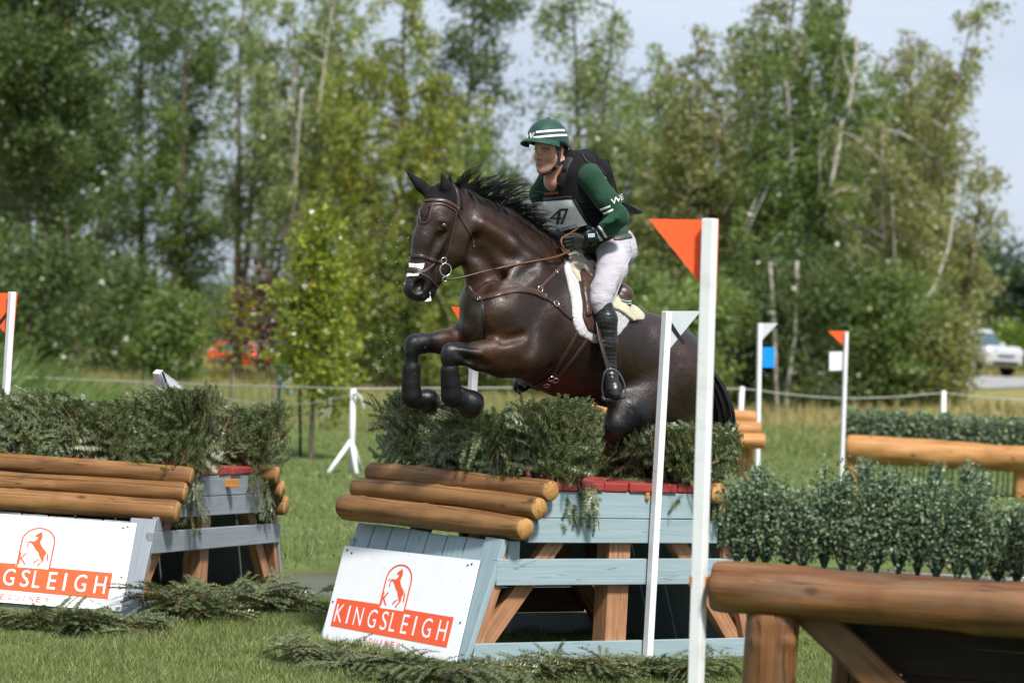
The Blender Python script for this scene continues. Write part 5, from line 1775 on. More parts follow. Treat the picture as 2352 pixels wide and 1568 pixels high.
crest = catmull([hc(372, 190), hc(440, 205), hc(560, 250), hc(680, 300), hc(800, 375), hc(900, 450), hc(985, 530)], 10)
cl = np.concatenate([[0], np.cumsum(np.linalg.norm(np.diff(crest, axis=0), axis=1))]); cl /= cl[-1]
right = V3(1, 0, 0)
lk = []
for g_ in range(74):                                          # locks: strands that share a wave and draw together at the tip
    q0 = (g_ + rng.uniform(0, 1)) / 74
    Lh = np.interp(q0, [0, .12, .3, .5, .65, .8, 1], [.09, .19, .21, .18, .13, .10, .08]) * rng.uniform(.65, 1.2)
    upw = np.interp(q0, [0, .2, .4, .6, .8, 1], [.5, 1.0, .95, .7, .5, .35]) * rng.uniform(.6, 1.25)
    bk = np.interp(q0, [0, .2, .5, 1], [-.3, .35, .9, 1.0]) * rng.uniform(.6, 1.35)
    d = unit(HU * upw + right * bk + HL * rng.normal(.12, .25))
    ph, am, fr = rng.uniform(0, 6.28), rng.uniform(.010, .030), rng.uniform(4, 8)
    sidev = unit(np.cross(d, HL)); fall = rng.uniform(.25, 1.15)
    s = np.linspace(0, 1, 9)
    for k_ in range(11):
        q = np.clip(q0 + rng.normal(0, .011), 0, 1)
        p = np.array([np.interp(q, cl, crest[:, k]) for k in range(3)]) + HL * rng.normal(0, .010) - HU * .015
        p_c = np.array([np.interp(q0, cl, crest[:, k]) for k in range(3)])
        L_ = Lh * rng.uniform(.6, 1.08)
        path = p + (p_c - p) * (.75 * s[:, None]) + d * (L_ * s[:, None]) + (right * .75 - HU * .5) * (L_ * .6 * fall * s[:, None] ** 2.0) + sidev * (am * np.sin(ph + s * fr) * s)[:, None] + HL * (am * .8 * np.cos(ph + s * fr * .8) * s)[:, None] + rng.normal(0, .0025, 3) * s[:, None]
        lk.append((path, rng.uniform(.0016, .0036)))
locks('mane', lk, hairm, horse)
lk = []
for i in range(90):                                           # hair falling down the near side of the crest
    q = rng.uniform(0.08, 1.0)
    p = np.array([np.interp(q, cl, crest[:, k]) for k in range(3)]) + HL * .012
    h_ = None
    s = np.linspace(0, 1, 6)
    L_ = rng.uniform(.03, .075)
    path = p + HL * (.05 * s ** .7)[:, None] + (right * .45 - HU * .9) * (L_ * s)[:, None]
    lk.append((path, rng.uniform(.003, .006)))
locks('mane_fringe', lk, hairm, horse)
lk = []
dock = hc(1875, 1245, 0)
for i in range(150):
    s = np.linspace(0, 1, 10)
    o_ = HL * rng.normal(0, .035) + right * rng.normal(0, .02)
    L_ = rng.uniform(.45, .72)
    path = dock + o_ * (0.4 + s[:, None]) + right * (.155 * np.sin(np.minimum(1, s * 1.4) * 1.5))[:, None] * rng.uniform(.8, 1.05) - HU * (L_ * s ** 1.25)[:, None] - HX * 0.05 * s[:, None]
    lk.append((path, rng.uniform(.005, .011)))
locks('tail', lk, hairm, horse)

# ------------------------------------------------------------------ bridle
def zc_(x, y): return (50 + .5851 * x, 33.4 + .5851 * y)
def zp(*pts): return [zc_(*p) for p in pts]
bridle = empty('bridle', hc(300, 500, 0), 'brown leather bridle with a ring bit on the horse head', 'bridle')
strap('browband', zp((258, 425), (330, 412), (400, 408), (500, 416), (580, 452), (640, 497)), .020, .007, leather, bridle)
strap('headpiece', zp((575, 232), (612, 275), (635, 340), (642, 410), (640, 495)), .024, .006, leather, bridle)
strap('cheekpiece', zp((625, 505), (610, 640), (570, 800), (545, 930), (512, 1000)), .017, .006, leather_d, bridle)
strap('throat_latch', zp((645, 545), (680, 612), (740, 710), (795, 815), (802, 885)), .013, .005, leather_d, bridle)
strap('noseband', zp((166, 985), (250, 985), (330, 1008), (420, 1038), (478, 1042)), .021, .008, leather_d, bridle)
strap('flash_noseband', zp((140, 1112), (220, 1130), (285, 1148), (340, 1110), (395, 1065)), .016, .007, leather, bridle)
strap('chin_strap', zp((140, 1135), (220, 1150), (330, 1205), (390, 1265), (430, 1305)), .013, .006, leather_d, bridle)
strap('flap_border', zp((243, 450), (246, 560), (262, 632), (300, 645), (338, 615), (358, 530), (385, 468), (450, 447), (520, 462), (606, 512)), .011, .006, leather, bridle, both=False)
fl = []
for (x, y) in zp((252, 445), (252, 560), (268, 625), (300, 636), (330, 608), (350, 528), (362, 462)):
    h_ = shoot(HB, 890 + .38122 * x, 356 + .38122 * y)
    if h_: fl.append(h_[0] + h_[1] * .006)
if len(fl) > 3: plate('forehead_flap', fl, bonnet_m, bridle, .003, unit(ray(1000, 500)))
def surf(x, y, lift=.0):
    h_ = shoot(HB, 890 + .38122 * x, 356 + .38122 * y)
    return (h_[0] + h_[1] * lift, h_[1]) if h_ else (hc(x, y, .06), HL)
bitc, bitn = surf(*zc_(500, 1120), .012)
ring('bit_ring', hc(*zc_(512, 1125), .075), HL * .9 + V3(0, -.4, 0), .0345, .0042, steel, bridle, True)
ring('cheek_ring', hc(*zc_(495, 1030), .082), HL * .8 + V3(0, -.5, 0), .0155, .003, steel, bridle, True)
ring('rein_ring', hc(*zc_(505, 1220), .075), HL * .7 + V3(0, -.5, 0), .0135, .003, steel, bridle, True)
for tp in ([(147, 1055), (215, 1062), (290, 1056), (284, 1095), (270, 1122), (225, 1108), (150, 1098)], [(132, 1163), (190, 1166), (242, 1163), (228, 1188), (170, 1190), (118, 1198)]):
    pts = []
    for p in tp:
        h_ = shoot(HB, 890 + .38122 * zc_(*p)[0], 356 + .38122 * zc_(*p)[1])
        if h_: pts.append(h_[0] + h_[1] * .008)
    if len(pts) > 3: plate('white_tape', pts, tapew, bridle, .003, unit(ray(960, 620)))
V = Vol(hc(*zc_(350, 1400), .05) - .07, hc(*zc_(350, 1400), .05) + .07, .0035)
for a, b, r in (((328, 1425), (352, 1440), 9), ((300, 1447), (332, 1445), 7), ((352, 1395), (356, 1428), 6), ((350, 1345), (352, 1375), 4)):
    A, B = hc(*zc_(*a), .052), hc(*zc_(*b), .052); V.cap(A, B, r * .55 * rc(A), r * rc(A), .006)
v_, f_ = V.mesh(); obj('foam', v_, f_, foam, horse, smooth=True)
# reins: from the bit to the gloved hands
REIN_HAND = hc(1100, 578, .13)
r1 = catmull([hc(*zc_(520, 1222), .078), hc(430, 741, .10), hc(600, 698, .15), hc(800, 655, .19), hc(1000, 617, .19), REIN_HAND], 8)
k_ = int(len(r1) * .45)
tube('rein', r1[:k_ + 1], .0052, leather_d, bridle, 8)
tube('rein', r1[k_:], .0062, rein_m, bridle, 8)
tube('rein', catmull([hc(*zc_(560, 1060), -.06), hc(430, 652, -.12), hc(520, 632, -.17), hc(800, 590, -.17), hc(985, 560, -.13)], 8), .0055, leather_d, bridle, 8)

# ------------------------------------------------------------------ breastplate, girth, saddle
bp = empty('breastplate', hc(560, 860, 0), 'brown leather breastplate across the chest of the horse', 'breastplate')
strap('chest_band', [(487, 800), (512, 838), (560, 863), (620, 852), (700, 828), (800, 812), (880, 822), (950, 853)], .036, .009, leather, bp, both=False)
strap('breast_strap', [(940, 848), (1010, 897), (1060, 943), (1110, 983), (1170, 1022), (1240, 1085)], .022, .007, leather_d, bp, both=False)
strap('shoulder_strap', [(915, 812), (962, 755), (1010, 708), (1062, 650)], .020, .007, leather, bp, both=False)
strap('wither_strap', [(1066, 645), (1030, 585), (1012, 545)], .018, .007, leather_d, bp)
strap('martingale_strap', [(572, 870), (574, 960), (578, 1040), (578, 1110)], .022, .006, leather_d, bp, both=False)
for x, y in ((1066, 646), (915, 808), (1012, 898)):
    c0, n0 = surf(x, y, .010); ring('ring', c0, n0, .0165, .003, steel, bp, True)
for x, y in ((560, 868), (1010, 706)):
    c0, n0 = surf(x, y, .012); ring('buckle', c0, n0, .011, .0028, steel, bp, False)

saddle = empty('saddle', hc(1250, 800, 0), 'brown leather jumping saddle with a green striped cantle', 'saddle')
# girth
strap('girth_strap', [(1150, 1062), (1100, 1150), (1045, 1240), (1000, 1318)], .026, .007, leather_d, saddle)
strap('girth_strap', [(1225, 1085), (1160, 1175), (1095, 1260), (1035, 1330)], .026, .007, leather_d, saddle)
strap('girth', [(1030, 1320), (985, 1350), (930, 1385), (860, 1415), (780, 1425), (700, 1390)], .052, .012, leather_d, saddle)
for x, y in ((985, 1335), (1010, 1345), (960, 1375)):
    c0, n0 = surf(x, y, .016); ring('buckle', c0, n0, .018, .003, steel, saddle, True)

fz_f = None
F_ = ((X - W0[0]) * HX[0] + (Y - W0[1]) * HX[1]).astype(np.float32) + 0 * Z     # distance ahead of the withers
Zg = (Z - W0[2]).astype(np.float32) + 0 * F_


def fz(pts, l=.29):
    out = []
    for q in pts:
        p = hc(q[0], q[1], q[2] if len(q) > 2 else l) - W0
        out.append((p @ HX, p[2]))
    return np.array(out)


def poly_sd(pts):
    """2D polygon distance in the side view of the horse, positive outside"""
    d = np.full(F_.shape, 9.0, np.float32); ins = np.zeros(F_.shape, bool)
    n = len(pts)
    for i in range(n):
        a, b = pts[i], pts[(i + 1) % n]
        ex, ey = b - a
        wx, wy = F_ - np.float32(a[0]), Zg - np.float32(a[1])
        t_ = np.clip((wx * ex + wy * ey) / (ex * ex + ey * ey + 1e-9), 0, 1)
        d = np.minimum(d, np.sqrt((wx - ex * t_) ** 2 + (wy - ey * t_) ** 2))
        c1 = (a[1] > Zg) != (b[1] > Zg)
        xx = a[0] + (Zg - a[1]) * (ex / (ey if abs(ey) > 1e-9 else 1e-9))
        ins ^= c1 & (F_ < xx)
    return np.where(ins, -d, d)


def crop_vol(pts3, pad):
    pass


def shell(name, pts, off, m, parent, l=.29, rnd=.006, top=None):
    P = fz(pts, l)
    if top is not None: P = np.vstack([P, top])
    sd = poly_sd(P) - np.float32(rnd)
    D = np.maximum(HV.D - np.float32(off), sd)
    v_, f_ = HV.mesh(D, 6)
    # drop the hidden inner skin
    keep = HV.sample(v_) > -0.02
    fk = keep[f_].all(1); f_ = f_[fk]
    used = np.unique(f_); re = np.full(len(v_), -1); re[used] = np.arange(len(used))
    return obj(name, v_[used], re[f_], m, parent, smooth=True), v_[used]


t = NT('quilted_white_cloth')
v = t.coord((1, 1, 1), rnd=False)
mp2 = t.new('ShaderNodeMapping'); mp2.inputs['Rotation'].default_value = (0, R(45), 0); mp2.inputs['Scale'].default_value = (30, 30, 30)
t.link(v, mp2.inputs['Vector'])
ck = t.new('ShaderNodeTexVoronoi'); ck.distance = 'CHEBYCHEV'; ck.inputs['Scale'].default_value = 1.0; ck.inputs['Randomness'].default_value = 0.0
t.link(mp2.outputs['Vector'], ck.inputs['Vector'])
t.base(t.ramp(t.noise(v, 6, 4), [(0.35, (0.36, 0.355, 0.37)), (0.65, (0.54, 0.53, 0.55))])); t.pr(0.9, 0.2)
t.bump(ck.outputs['Distance'], 0.5, -0.012)
quilt = t.m
pad, _ = shell('saddle_pad', [(1095, 640, .12), (1092, 690, .16), (1096, 800, .22), (1110, 1000, .28), (1150, 1080, .30), (1262, 1135, .31), (1390, 1092, .31), (1480, 985, .26), (1440, 925, .22), (1340, 780, .15), (1220, 640, .10)], .014, quilt, None)
pad.name = 'saddle_pad'; tag(pad, 'white quilted saddle pad under the brown saddle', 'saddle pad')
fleece = cloth('cream_fleece', (0.46, 0.42, 0.30), 0.95, 60, 1.0, 0.6)
flc, _ = shell('fleece_pad', [(1128, 620, .08), (1132, 690, .15), (1160, 790, .20), (1300, 900, .24), (1395, 935, .24), (1470, 990, .24), (1525, 985, .20), (1535, 960, .17), (1485, 915, .14), (1420, 900, .14), (1380, 830, .10), (1230, 600, .06), (1150, 585, .05)], .034, fleece, None, .22, .010)
flc.name = 'fleece_pad'; tag(flc, 'cream fleece half pad showing in front of and behind the saddle', 'fleece pad')
flap, _ = shell('flap', [(1164, 690, .17), (1162, 800, .23), (1168, 980, .29), (1200, 1050, .30), (1260, 1078, .31), (1330, 1060, .31), (1350, 900, .27), (1320, 760, .18), (1250, 670, .12), (1190, 665, .13)], .030, leather, saddle)
shell('knee_roll', [(1175, 720, .19), (1170, 830, .25), (1182, 960, .29), (1205, 960, .29), (1220, 830, .24), (1238, 735, .18), (1205, 690, .16)], .048, leather, saddle, rnd=.010)
V = Vol(hc(1300, 800, 0) - V3(.50, .50, .32), hc(1300, 800, 0) + V3(.50, .50, .32), .009)
for l0, l1 in ((-.13, .13),):
    V.cap(hc(1385, 832, l0 * 1.2), hc(1385, 832, l1 * 1.2), .052, .052, .03)
    V.cap(hc(1422, 838, l0 * 1.35), hc(1422, 838, l1 * 1.35), .056, .056, .02)
    V.cap(hc(1430, 897, l0 * 1.5), hc(1430, 897, l1 * 1.5), .040, .040, .010)
    V.cap(hc(1385, 885, l0 * 1.5), hc(1385, 885, l1 * 1.5), .045, .045, .02)
    V.cap(hc(1320, 800, -.09), hc(1320, 800, .09), .045, .045, .04)
    V.cap(hc(1230, 700, -.07), hc(1230, 700, .07), .035, .035, .04)
    V.cap(hc(1185, 630, -.03), hc(1185, 630, .03), .035, .035, .03)
V.cap(hc(1215, 650, 0), hc(1380, 840, 0), .04, .06, .05)
v_, f_ = V.mesh(smooth=2)
seat = obj('seat', v_, f_, leather, saddle, smooth=True)
SB = BVHTree.FromPolygons(v_.tolist(), f_.tolist())
gst = simple('green_stripe', (0.01, 0.12, 0.06), 0.4, 0.5)
strap('green_stripe', [(1366, 858), (1400, 876), (1440, 887), (1474, 885)], .008, .003, gst, saddle, both=False, bvh=SB)
strap('white_stripe', [(1366, 866), (1400, 884), (1440, 895), (1474, 893)], .003, .003, tapew, saddle, both=False, bvh=SB)
strap('white_stripe', [(1366, 851), (1400, 869), (1440, 880), (1474, 878)], .003, .003, tapew, saddle, both=False, bvh=SB)
# ------------------------------------------------------------------ rider
def hr(rx, ry, l=0.0):
    return hp(1144.2 + .22704 * rx, 254.3 + .22704 * ry, l)


def RP(rx, ry): return (1144.2 + .22704 * rx, 254.3 + .22704 * ry)
def FPx(fx, fy): return (1195.06 + .10539 * fx, 267.0 + .10539 * fy)
RS = .22704 * W0[1] / FPX                        # metres per R unit


def vcap(V, a, b, ra, rb, k=.03, f=1.0, n=None, mode='add', C=False, s=1.0, mir=False, grow=0.0):
    fn, sc = (hc, .38122) if C else (hr, .22704)
    A, B = fn(*a), fn(*b)
    if mir:
        A = A - 2 * ((A - W0) @ HL) * HL; B = B - 2 * ((B - W0) @ HL) * HL
    V.cap(A, B, ra * sc * A[1] / FPX + grow, rb * sc * B[1] / FPX + grow, k, HL if n is None else n, f, mode)


TORSO = [((720, 640, 0), (790, 860, 0), 205, 225, 1.42), ((790, 860, 0), (900, 1120, 0), 225, 212, 1.4), ((900, 1120, 0), (1060, 1290, 0), 212, 200, 1.3),
         ((1060, 1290, 0), (1190, 1340, 0), 200, 180, 1.35), ((590, 610, -.15), (930, 640, .16), 105, 105, 1.0)]
ARM = [((945, 690, .205), (1090, 900, .27), 128, 112, 1.0), ((1090, 900, .27), (1215, 1075, .31), 112, 100, 1.0),
       ((1215, 1075, .31), (1120, 1175, .26), 98, 86, 1.0), ((1120, 1175, .26), (985, 1262, .18), 86, 60, 1.0)]
FARM = [((520, 690, -.205), (430, 850, -.25), 118, 105, 1.0), ((430, 850, -.25), (560, 1080, -.28), 105, 90, 1.0), ((560, 1080, -.28), (620, 1245, -.16), 88, 58, 1.0)]
THIGH = [((1364, 575, .10), (1352, 690, .22), 104, 90, 1.0), ((1352, 690, .22), (1294, 815, .305), 90, 70, 1.0), ((1296, 815, .305), (1284, 880, .325), 72, 62, 1.0), ((1284, 880, .325), (1292, 935, .335), 60, 54, 1.0)]
CALF = [((1292, 900, .335), (1318, 990, .35), 50, 62, 1.0), ((1318, 990, .35), (1332, 1140, .36), 62, 52, 1.0), ((1332, 1140, .36), (1338, 1275, .365), 50, 35, 1.0)]
FOOT = [((1338, 1275, .365), (1340, 1320, .37), 36, 40, 1.0), ((1325, 1335, .34), (1340, 1335, .37), 34, 38, 1.0), ((1340, 1335, .37), (1362, 1410, .43), 42, 47, 1.0), ((1362, 1410, .43), (1372, 1440, .455), 46, 34, 1.0)]
LO = np.minimum.reduce([hr(330, 60, 0), hr(1400, 1400, .4), hc(1250, 1500, .4)]) - V3(.12, .1, .08)
HI = np.maximum.reduce([hr(1400, 60, 0), hr(1400, 60, .4), hr(300, 100, -.4)]) + V3(.25, .1, .06)
LO[1] = W0[1] - .62; HI[1] = W0[1] + .62; LO[0] = hr(300, 700, 0)[0] - .12; HI[0] = hc(1500, 700, 0)[0] + .12; LO[2] = hc(1350, 1490, .4)[2] - .03; HI[2] = hr(500, 80, 0)[2] + .04

HC0 = hr(532, 423, 0)
AL = R(13)
hla = HL * math.cos(AL) - HX * math.sin(AL)
hfx = unit((HX * math.cos(AL) + HL * math.sin(AL)) - HU * .03)
hup = unit(HU + HX * .03)


def hd(f, l, z): return HC0 + hfx * f + hla * l + hup * z


BV = Vol(LO, HI, 0.0072)
for a, b, ra, rb, f in TORSO: vcap(BV, a, b, ra, rb, .05, f, grow=-.004)
for a, b, ra, rb, f in ARM: vcap(BV, a, b, ra, rb, .03, grow=-.008)
for a, b, ra, rb, f in FARM: vcap(BV, a, b, ra, rb, .03, grow=-.008)
for mir in (False, True):
    for a, b, ra, rb, f in THIGH + CALF + FOOT: vcap(BV, a, b, ra, rb, .03, C=True, mir=mir, grow=-.008)


def vh(V, a, b, ra, rb=None, k=.01, f=1.0, n=None, mode='add'):
    V.cap(hd(*a), hd(*b), ra, rb, k, hla if n is None else n, f, mode)


def face(V):
    vh(V, (-.03, 0, .045), (.03, 0, .05), .078, .076, .03, .95)
    vh(V, (.035, 0, -.02), (.045, 0, -.045), .064, .056, .03, .92)
    for sg in (1, -1):
        vh(V, (.0, .050 * sg, -.055), (.062, .020 * sg, -.100), .026, .022, .03)      # jaw
        vh(V, (.055, .042 * sg, -.028), (.05, .044 * sg, -.035), .030, .028, .02)      # cheek
        vh(V, (.088, .012 * sg, .022), (.072, .050 * sg, .018), .012, .010, .012)      # brow
    vh(V, (.078, 0, -.105), (.082, 0, -.108), .022, .020, .02)
    vh(V, (.082, 0, .03), (.085, 0, .005), .022, .018, .02)
    for sg in (1, -1):
        vh(V, (.101, .030 * sg, .001), (.094, .040 * sg, .000), .0125, .010, .008, mode='sub')
        vh(V, (.080, .032 * sg, .000), (.080, .034 * sg, .000), .0135, .0135, .003)
        vh(V, (.0935, .024 * sg, .008), (.084, .044 * sg, .007), .0035, .0035, .004)
    vh(V, (.094, 0, .006), (.116, 0, -.034), .0085, .0115, .010)
    for sg in (1, -1):
        vh(V, (.106, .011 * sg, -.040), (.100, .014 * sg, -.041), .0085, .008, .006)
    vh(V, (.099, -.017, -.066), (.099, .017, -.066), .0065, .0065, .006)
    vh(V, (.096, -.015, -.079), (.096, .015, -.079), .0075, .0075, .006)
    vh(V, (.108, -.022, -.0725), (.104, .026, -.0725), .0032, .003, .003, mode='sub')
    for sg in (1, -1):
        vh(V, (-.004, .074 * sg, .012), (-.004, .072 * sg, -.020), .022, .014, .006, .42)
        vh(V, (.004, .088 * sg, .006), (.002, .086 * sg, -.012), .010, .007, .004, mode='sub')
    vh(V, (-.03, 0, -.05), (-.045, 0, -.16), .058, .066, .03)


face(BV)
vcap(BV, (585, 560, 0), (690, 640, 0), 105, 130, .04)
person = empty('person', hc(1330, 560, 0), 'rider in a green shirt, black vest and white number bib crouching over the horse', 'person')
v_, f_ = BV.mesh(smooth=1)
t = NT('skin')
a1 = t.new('ShaderNodeAttribute'); a1.attribute_name = 'stubble'
a2 = t.new('ShaderNodeAttribute'); a2.attribute_name = 'red'
v = t.coord((1, 1, 1), rnd=False)
c = t.ramp(t.noise(v, 35, 4), [(0.3, (0.44, 0.235, 0.165)), (0.7, (0.56, 0.33, 0.24))])
c = t.mix(a1.outputs['Fac'], c, (0.17, 0.10, 0.072)); c = t.mix(a2.outputs['Fac'], c, (0.36, 0.09, 0.065))
t.base(c); t.pr(0.42, 0.45)
t.b.inputs['Subsurface Weight'].default_value = 0.08
t.b.inputs['Subsurface Radius'].default_value = (0.01, 0.004, 0.002)
t.b.inputs['Subsurface Scale'].default_value = 0.5
M['skin'] = t.m
bd = obj('body', v_, f_, M['skin'], person, smooth=True)
P_ = v_
st = 0.40 * (1 - smooth01(.03, .065, segd(P_, hd(.05, .055, -.09), hd(.095, 0, -.10)))) + 0.4 * (1 - smooth01(.008, .02, segd(P_, hd(.104, -.02, -.055), hd(.104, .02, -.055))))
st = np.maximum(st, 1.0 * (1 - smooth01(.007, .014, segd(P_, hd(.096, .014, .017), hd(.08, .05, .015)))))
st = np.maximum(st, 1.0 * (1 - smooth01(.007, .014, segd(P_, hd(.096, -.014, .017), hd(.08, -.05, .015)))))
set_attr(bd, 'stubble', np.clip(st, 0, 1))
rd = 0.75 * (1 - smooth01(.004, .012, segd(P_, hd(.103, -.018, -.073), hd(.103, .018, -.073)))) + 0.45 * (1 - smooth01(.02, .05, segd(P_, hd(.07, .045, -.03), hd(.11, 0, -.03)))) + 0.3 * smooth01(-.10, -.14, (P_ - HC0) @ hup)
set_attr(bd, 'red', np.clip(rd, 0, .8))
eye_m = simple('rider_eye', (0.03, 0.022, 0.018), 0.1, 0.6, var=.1, bump=0)
for sg in (1, -1):
    V = Vol(hd(.085, .032 * sg, 0) - .02, hd(.085, .032 * sg, 0) + .02, .0022)
    V.cap(hd(.0865, .031 * sg, -.0005), None, .0072, k=.001); a_, b_ = V.mesh()
    obj('eye', a_, b_, eye_m, person, smooth=True)

# shirt
green_c = cloth('green_shirt_cloth', (0.009, 0.046, 0.024), 0.85, 700, 0.7, 0.08)
V = Vol(LO + V3(0, 0, .5), HI, 0.008)
for a, b, ra, rb, f in TORSO: vcap(V, a, b, ra, rb, .05, f)
for a, b, ra, rb, f in ARM: vcap(V, a, b, ra, rb, .035)
for a, b, ra, rb, f in FARM: vcap(V, a, b, ra, rb, .035)
for i in range(7):                                            # folds at the elbow
    q = i / 6
    vcap(V, (1290 - 150 * q, 1010 + 120 * q + 8 * (i % 2), .36), (1140 - 130 * q, 1045 + 110 * q, .33), 10, 7, .02)
vcap(V, (600, 575, 0), (560, 470, .02), 105, 140, .01, mode='sub')
s_v, s_f = V.mesh(smooth=2)
obj('shirt', s_v, s_f, green_c, person, smooth=True)
SHB = BVHTree.FromPolygons(s_v.tolist(), s_f.tolist())
vcap(V, (980, 1262, .18), (860, 1325, .16), 0, 0, .01)

# body protector
vest_c = cloth('black_vest_cloth', (0.0035, 0.0035, 0.0045), 0.85, 420, 0.5, 0.0)
V = Vol(LO + V3(0, 0, .55), HI, 0.0075)
vcap(V, (715, 660, 0), (785, 870, 0), 238, 262, .05, 1.36)
vcap(V, (785, 870, 0), (905, 1120, 0), 262, 255, .05, 1.34)
vcap(V, (905, 1120, 0), (980, 1205, 0), 250, 232, .05, 1.3)
vcap(V, (650, 560, -.11), (880, 545, .11), 95, 100, .05)
vcap(V, (745, 470, .07), (900, 500, .02), 55, 75, .05)
vcap(V, (900, 500, .02), (985, 640, .0), 90, 130, .06, 1.3)
vcap(V, (985, 640, .0), (1060, 900, .0), 130, 120, .06, 1.3)
vcap(V, (590, 575, 0.02), (520, 420, .05), 98, 150, .015, mode='sub')          # neck opening
vcap(V, (520, 640, 0.02), (530, 760, 0.01), 70, 45, .02, mode='sub')             # open placket
vcap(V, (955, 690, .26), (1090, 950, .33), 150, 125, .02, mode='sub')            # near arm hole
vcap(V, (430, 690, -.26), (400, 900, -.3), 120, 110, .02, mode='sub')
pw_ = frame(hr(1000, 1420, 0), HX, z=unit(HU + HX * .28)); V.box(pw_, (.6, .6, .10), .01, .02, 'sub')
ve_v, ve_f = V.mesh(smooth=1)
obj('vest', ve_v, ve_f, vest_c, person, smooth=True)
VB = BVHTree.FromPolygons(ve_v.tolist(), ve_f.tolist())
# padding blocks on the flank, straps and buckles
def rstrap(name, pts, w, th, m, bvh=None, parent=None, F=False, lift=.001):
    pp = [(FPx(*p) if F else RP(*p)) for p in pts]
    return strap(name, pp, w, th, m, parent or person, both=False, bvh=bvh or VB, C=False, lift=lift)
webb = simple('black_webbing', (0.016, 0.016, 0.018), 0.55, 0.4, var=.2, scale=40, bump=.3)
rstrap('shoulder_strap', [(735, 470), (690, 560), (655, 660), (632, 770)], .042, .007, webb)
rstrap('shoulder_strap', [(452, 665), (440, 720), (432, 775)], .030, .006, webb)
for pts in ([(622, 600), (695, 610)], [(612, 745), (668, 752)], [(412, 768), (462, 770)]):
    rstrap('buckle', pts, .020, .014, rubber)
rstrap('vest_edge', [(385, 905), (560, 893), (705, 878), (755, 885)], .020, .008, webb)
rstrap('vest_edge', [(762, 890), (830, 1010), (905, 1130), (960, 1195)], .016, .009, webb)
rstrap('collar_piping', [(850, 440), (900, 520), (1010, 560), (1080, 640)], .008, .006, webb)
for i in range(5):
    y0 = 905 + i * 62
    rstrap('pad_seam', [(835 + i * 30, y0 + 20), (930 + i * 25, y0 + 10), (1010 + i * 18, y0 - 8)], .006, .003, simple('seam', (0.004, 0.004, 0.005), .9) if i == 0 else bpy.data.materials['seam'])
# airbag pack and tail at the back
plate('pack_flap', [hr(1010, 512, -.02), hr(1118, 488, .0), (hr(1165, 640, .02)), hr(1212, 835, .04), hr(1130, 760, .04), hr(1070, 620, .02)], vest_c, person, .035, -HL * 1.0)
plate('pack_flap', [hr(1270, 930, .02), hr(1350, 965, .04), hr(1468, 1026, .06), hr(1440, 1046, .06), hr(1320, 1056, .04), hr(1270, 1020, .02)], vest_c, person, .02, -HL)
tube('cord', catmull([hr(1325, 1080, .02), hr(1345, 1120, .02), hr(1358, 1150, .02)], 5), .0025, webb, person, 6)
tube('piping', catmull([hr(965, 555, .16), hr(1030, 620, .17), hr(1085, 690, .18)], 6), .006, tapew, person, 6)


def patch(name, quad, nx, ny, m, bvh, parent, lift=.006, conv=RP):
    TL, TR, BR, BL = [np.array(conv(*p), float) for p in quad]
    Pg = np.zeros((ny, nx, 3)); ok = np.zeros((ny, nx), bool); Ng = np.zeros((ny, nx, 3))
    for j in range(ny):
        for i in range(nx):
            a, b = i / (nx - 1), j / (ny - 1)
            q = (TL * (1 - a) + TR * a) * (1 - b) + (BL * (1 - a) + BR * a) * b
            h = shoot(bvh, *q)
            if h: Pg[j, i], Ng[j, i], ok[j, i] = h[0], h[1], True
    for j in range(ny):                                       # fill rays that slid off the edge from the nearest hit
        for i in range(nx):
            if not ok[j, i]:
                d = [((jj - j) ** 2 + (ii - i) ** 2, jj, ii) for jj in range(ny) for ii in range(nx) if ok[jj, ii]]
                _, jj, ii = min(d)
                a, b = i / (nx - 1), j / (ny - 1)
                q = (TL * (1 - a) + TR * a) * (1 - b) + (BL * (1 - a) + BR * a) * b
                Pg[j, i] = EYEP + ray(*q) * Pg[jj, ii][1]; Ng[j, i] = Ng[jj, ii]
    for _ in range(3):
        A = Pg.copy(); A[1:-1, 1:-1] = .5 * Pg[1:-1, 1:-1] + .125 * (Pg[:-2, 1:-1] + Pg[2:, 1:-1] + Pg[1:-1, :-2] + Pg[1:-1, 2:]); Pg = A
    Nn = Ng / (np.linalg.norm(Ng, axis=2, keepdims=True) + 1e-9)
    top = (Pg + Nn * lift).reshape(-1, 3); bot = (Pg + Nn * (lift - .004)).reshape(-1, 3)
    idx = np.arange(nx * ny).reshape(ny, nx)
    F = np.stack([idx[:-1, :-1], idx[1:, :-1], idx[1:, 1:], idx[:-1, 1:]], -1).reshape(-1, 4)
    o = obj(name, np.vstack([top, bot]), np.vstack([F, F[:, ::-1] + nx * ny]), m, parent, smooth=True)
    return o, BVHTree.FromPolygons(top.tolist(), F.tolist())


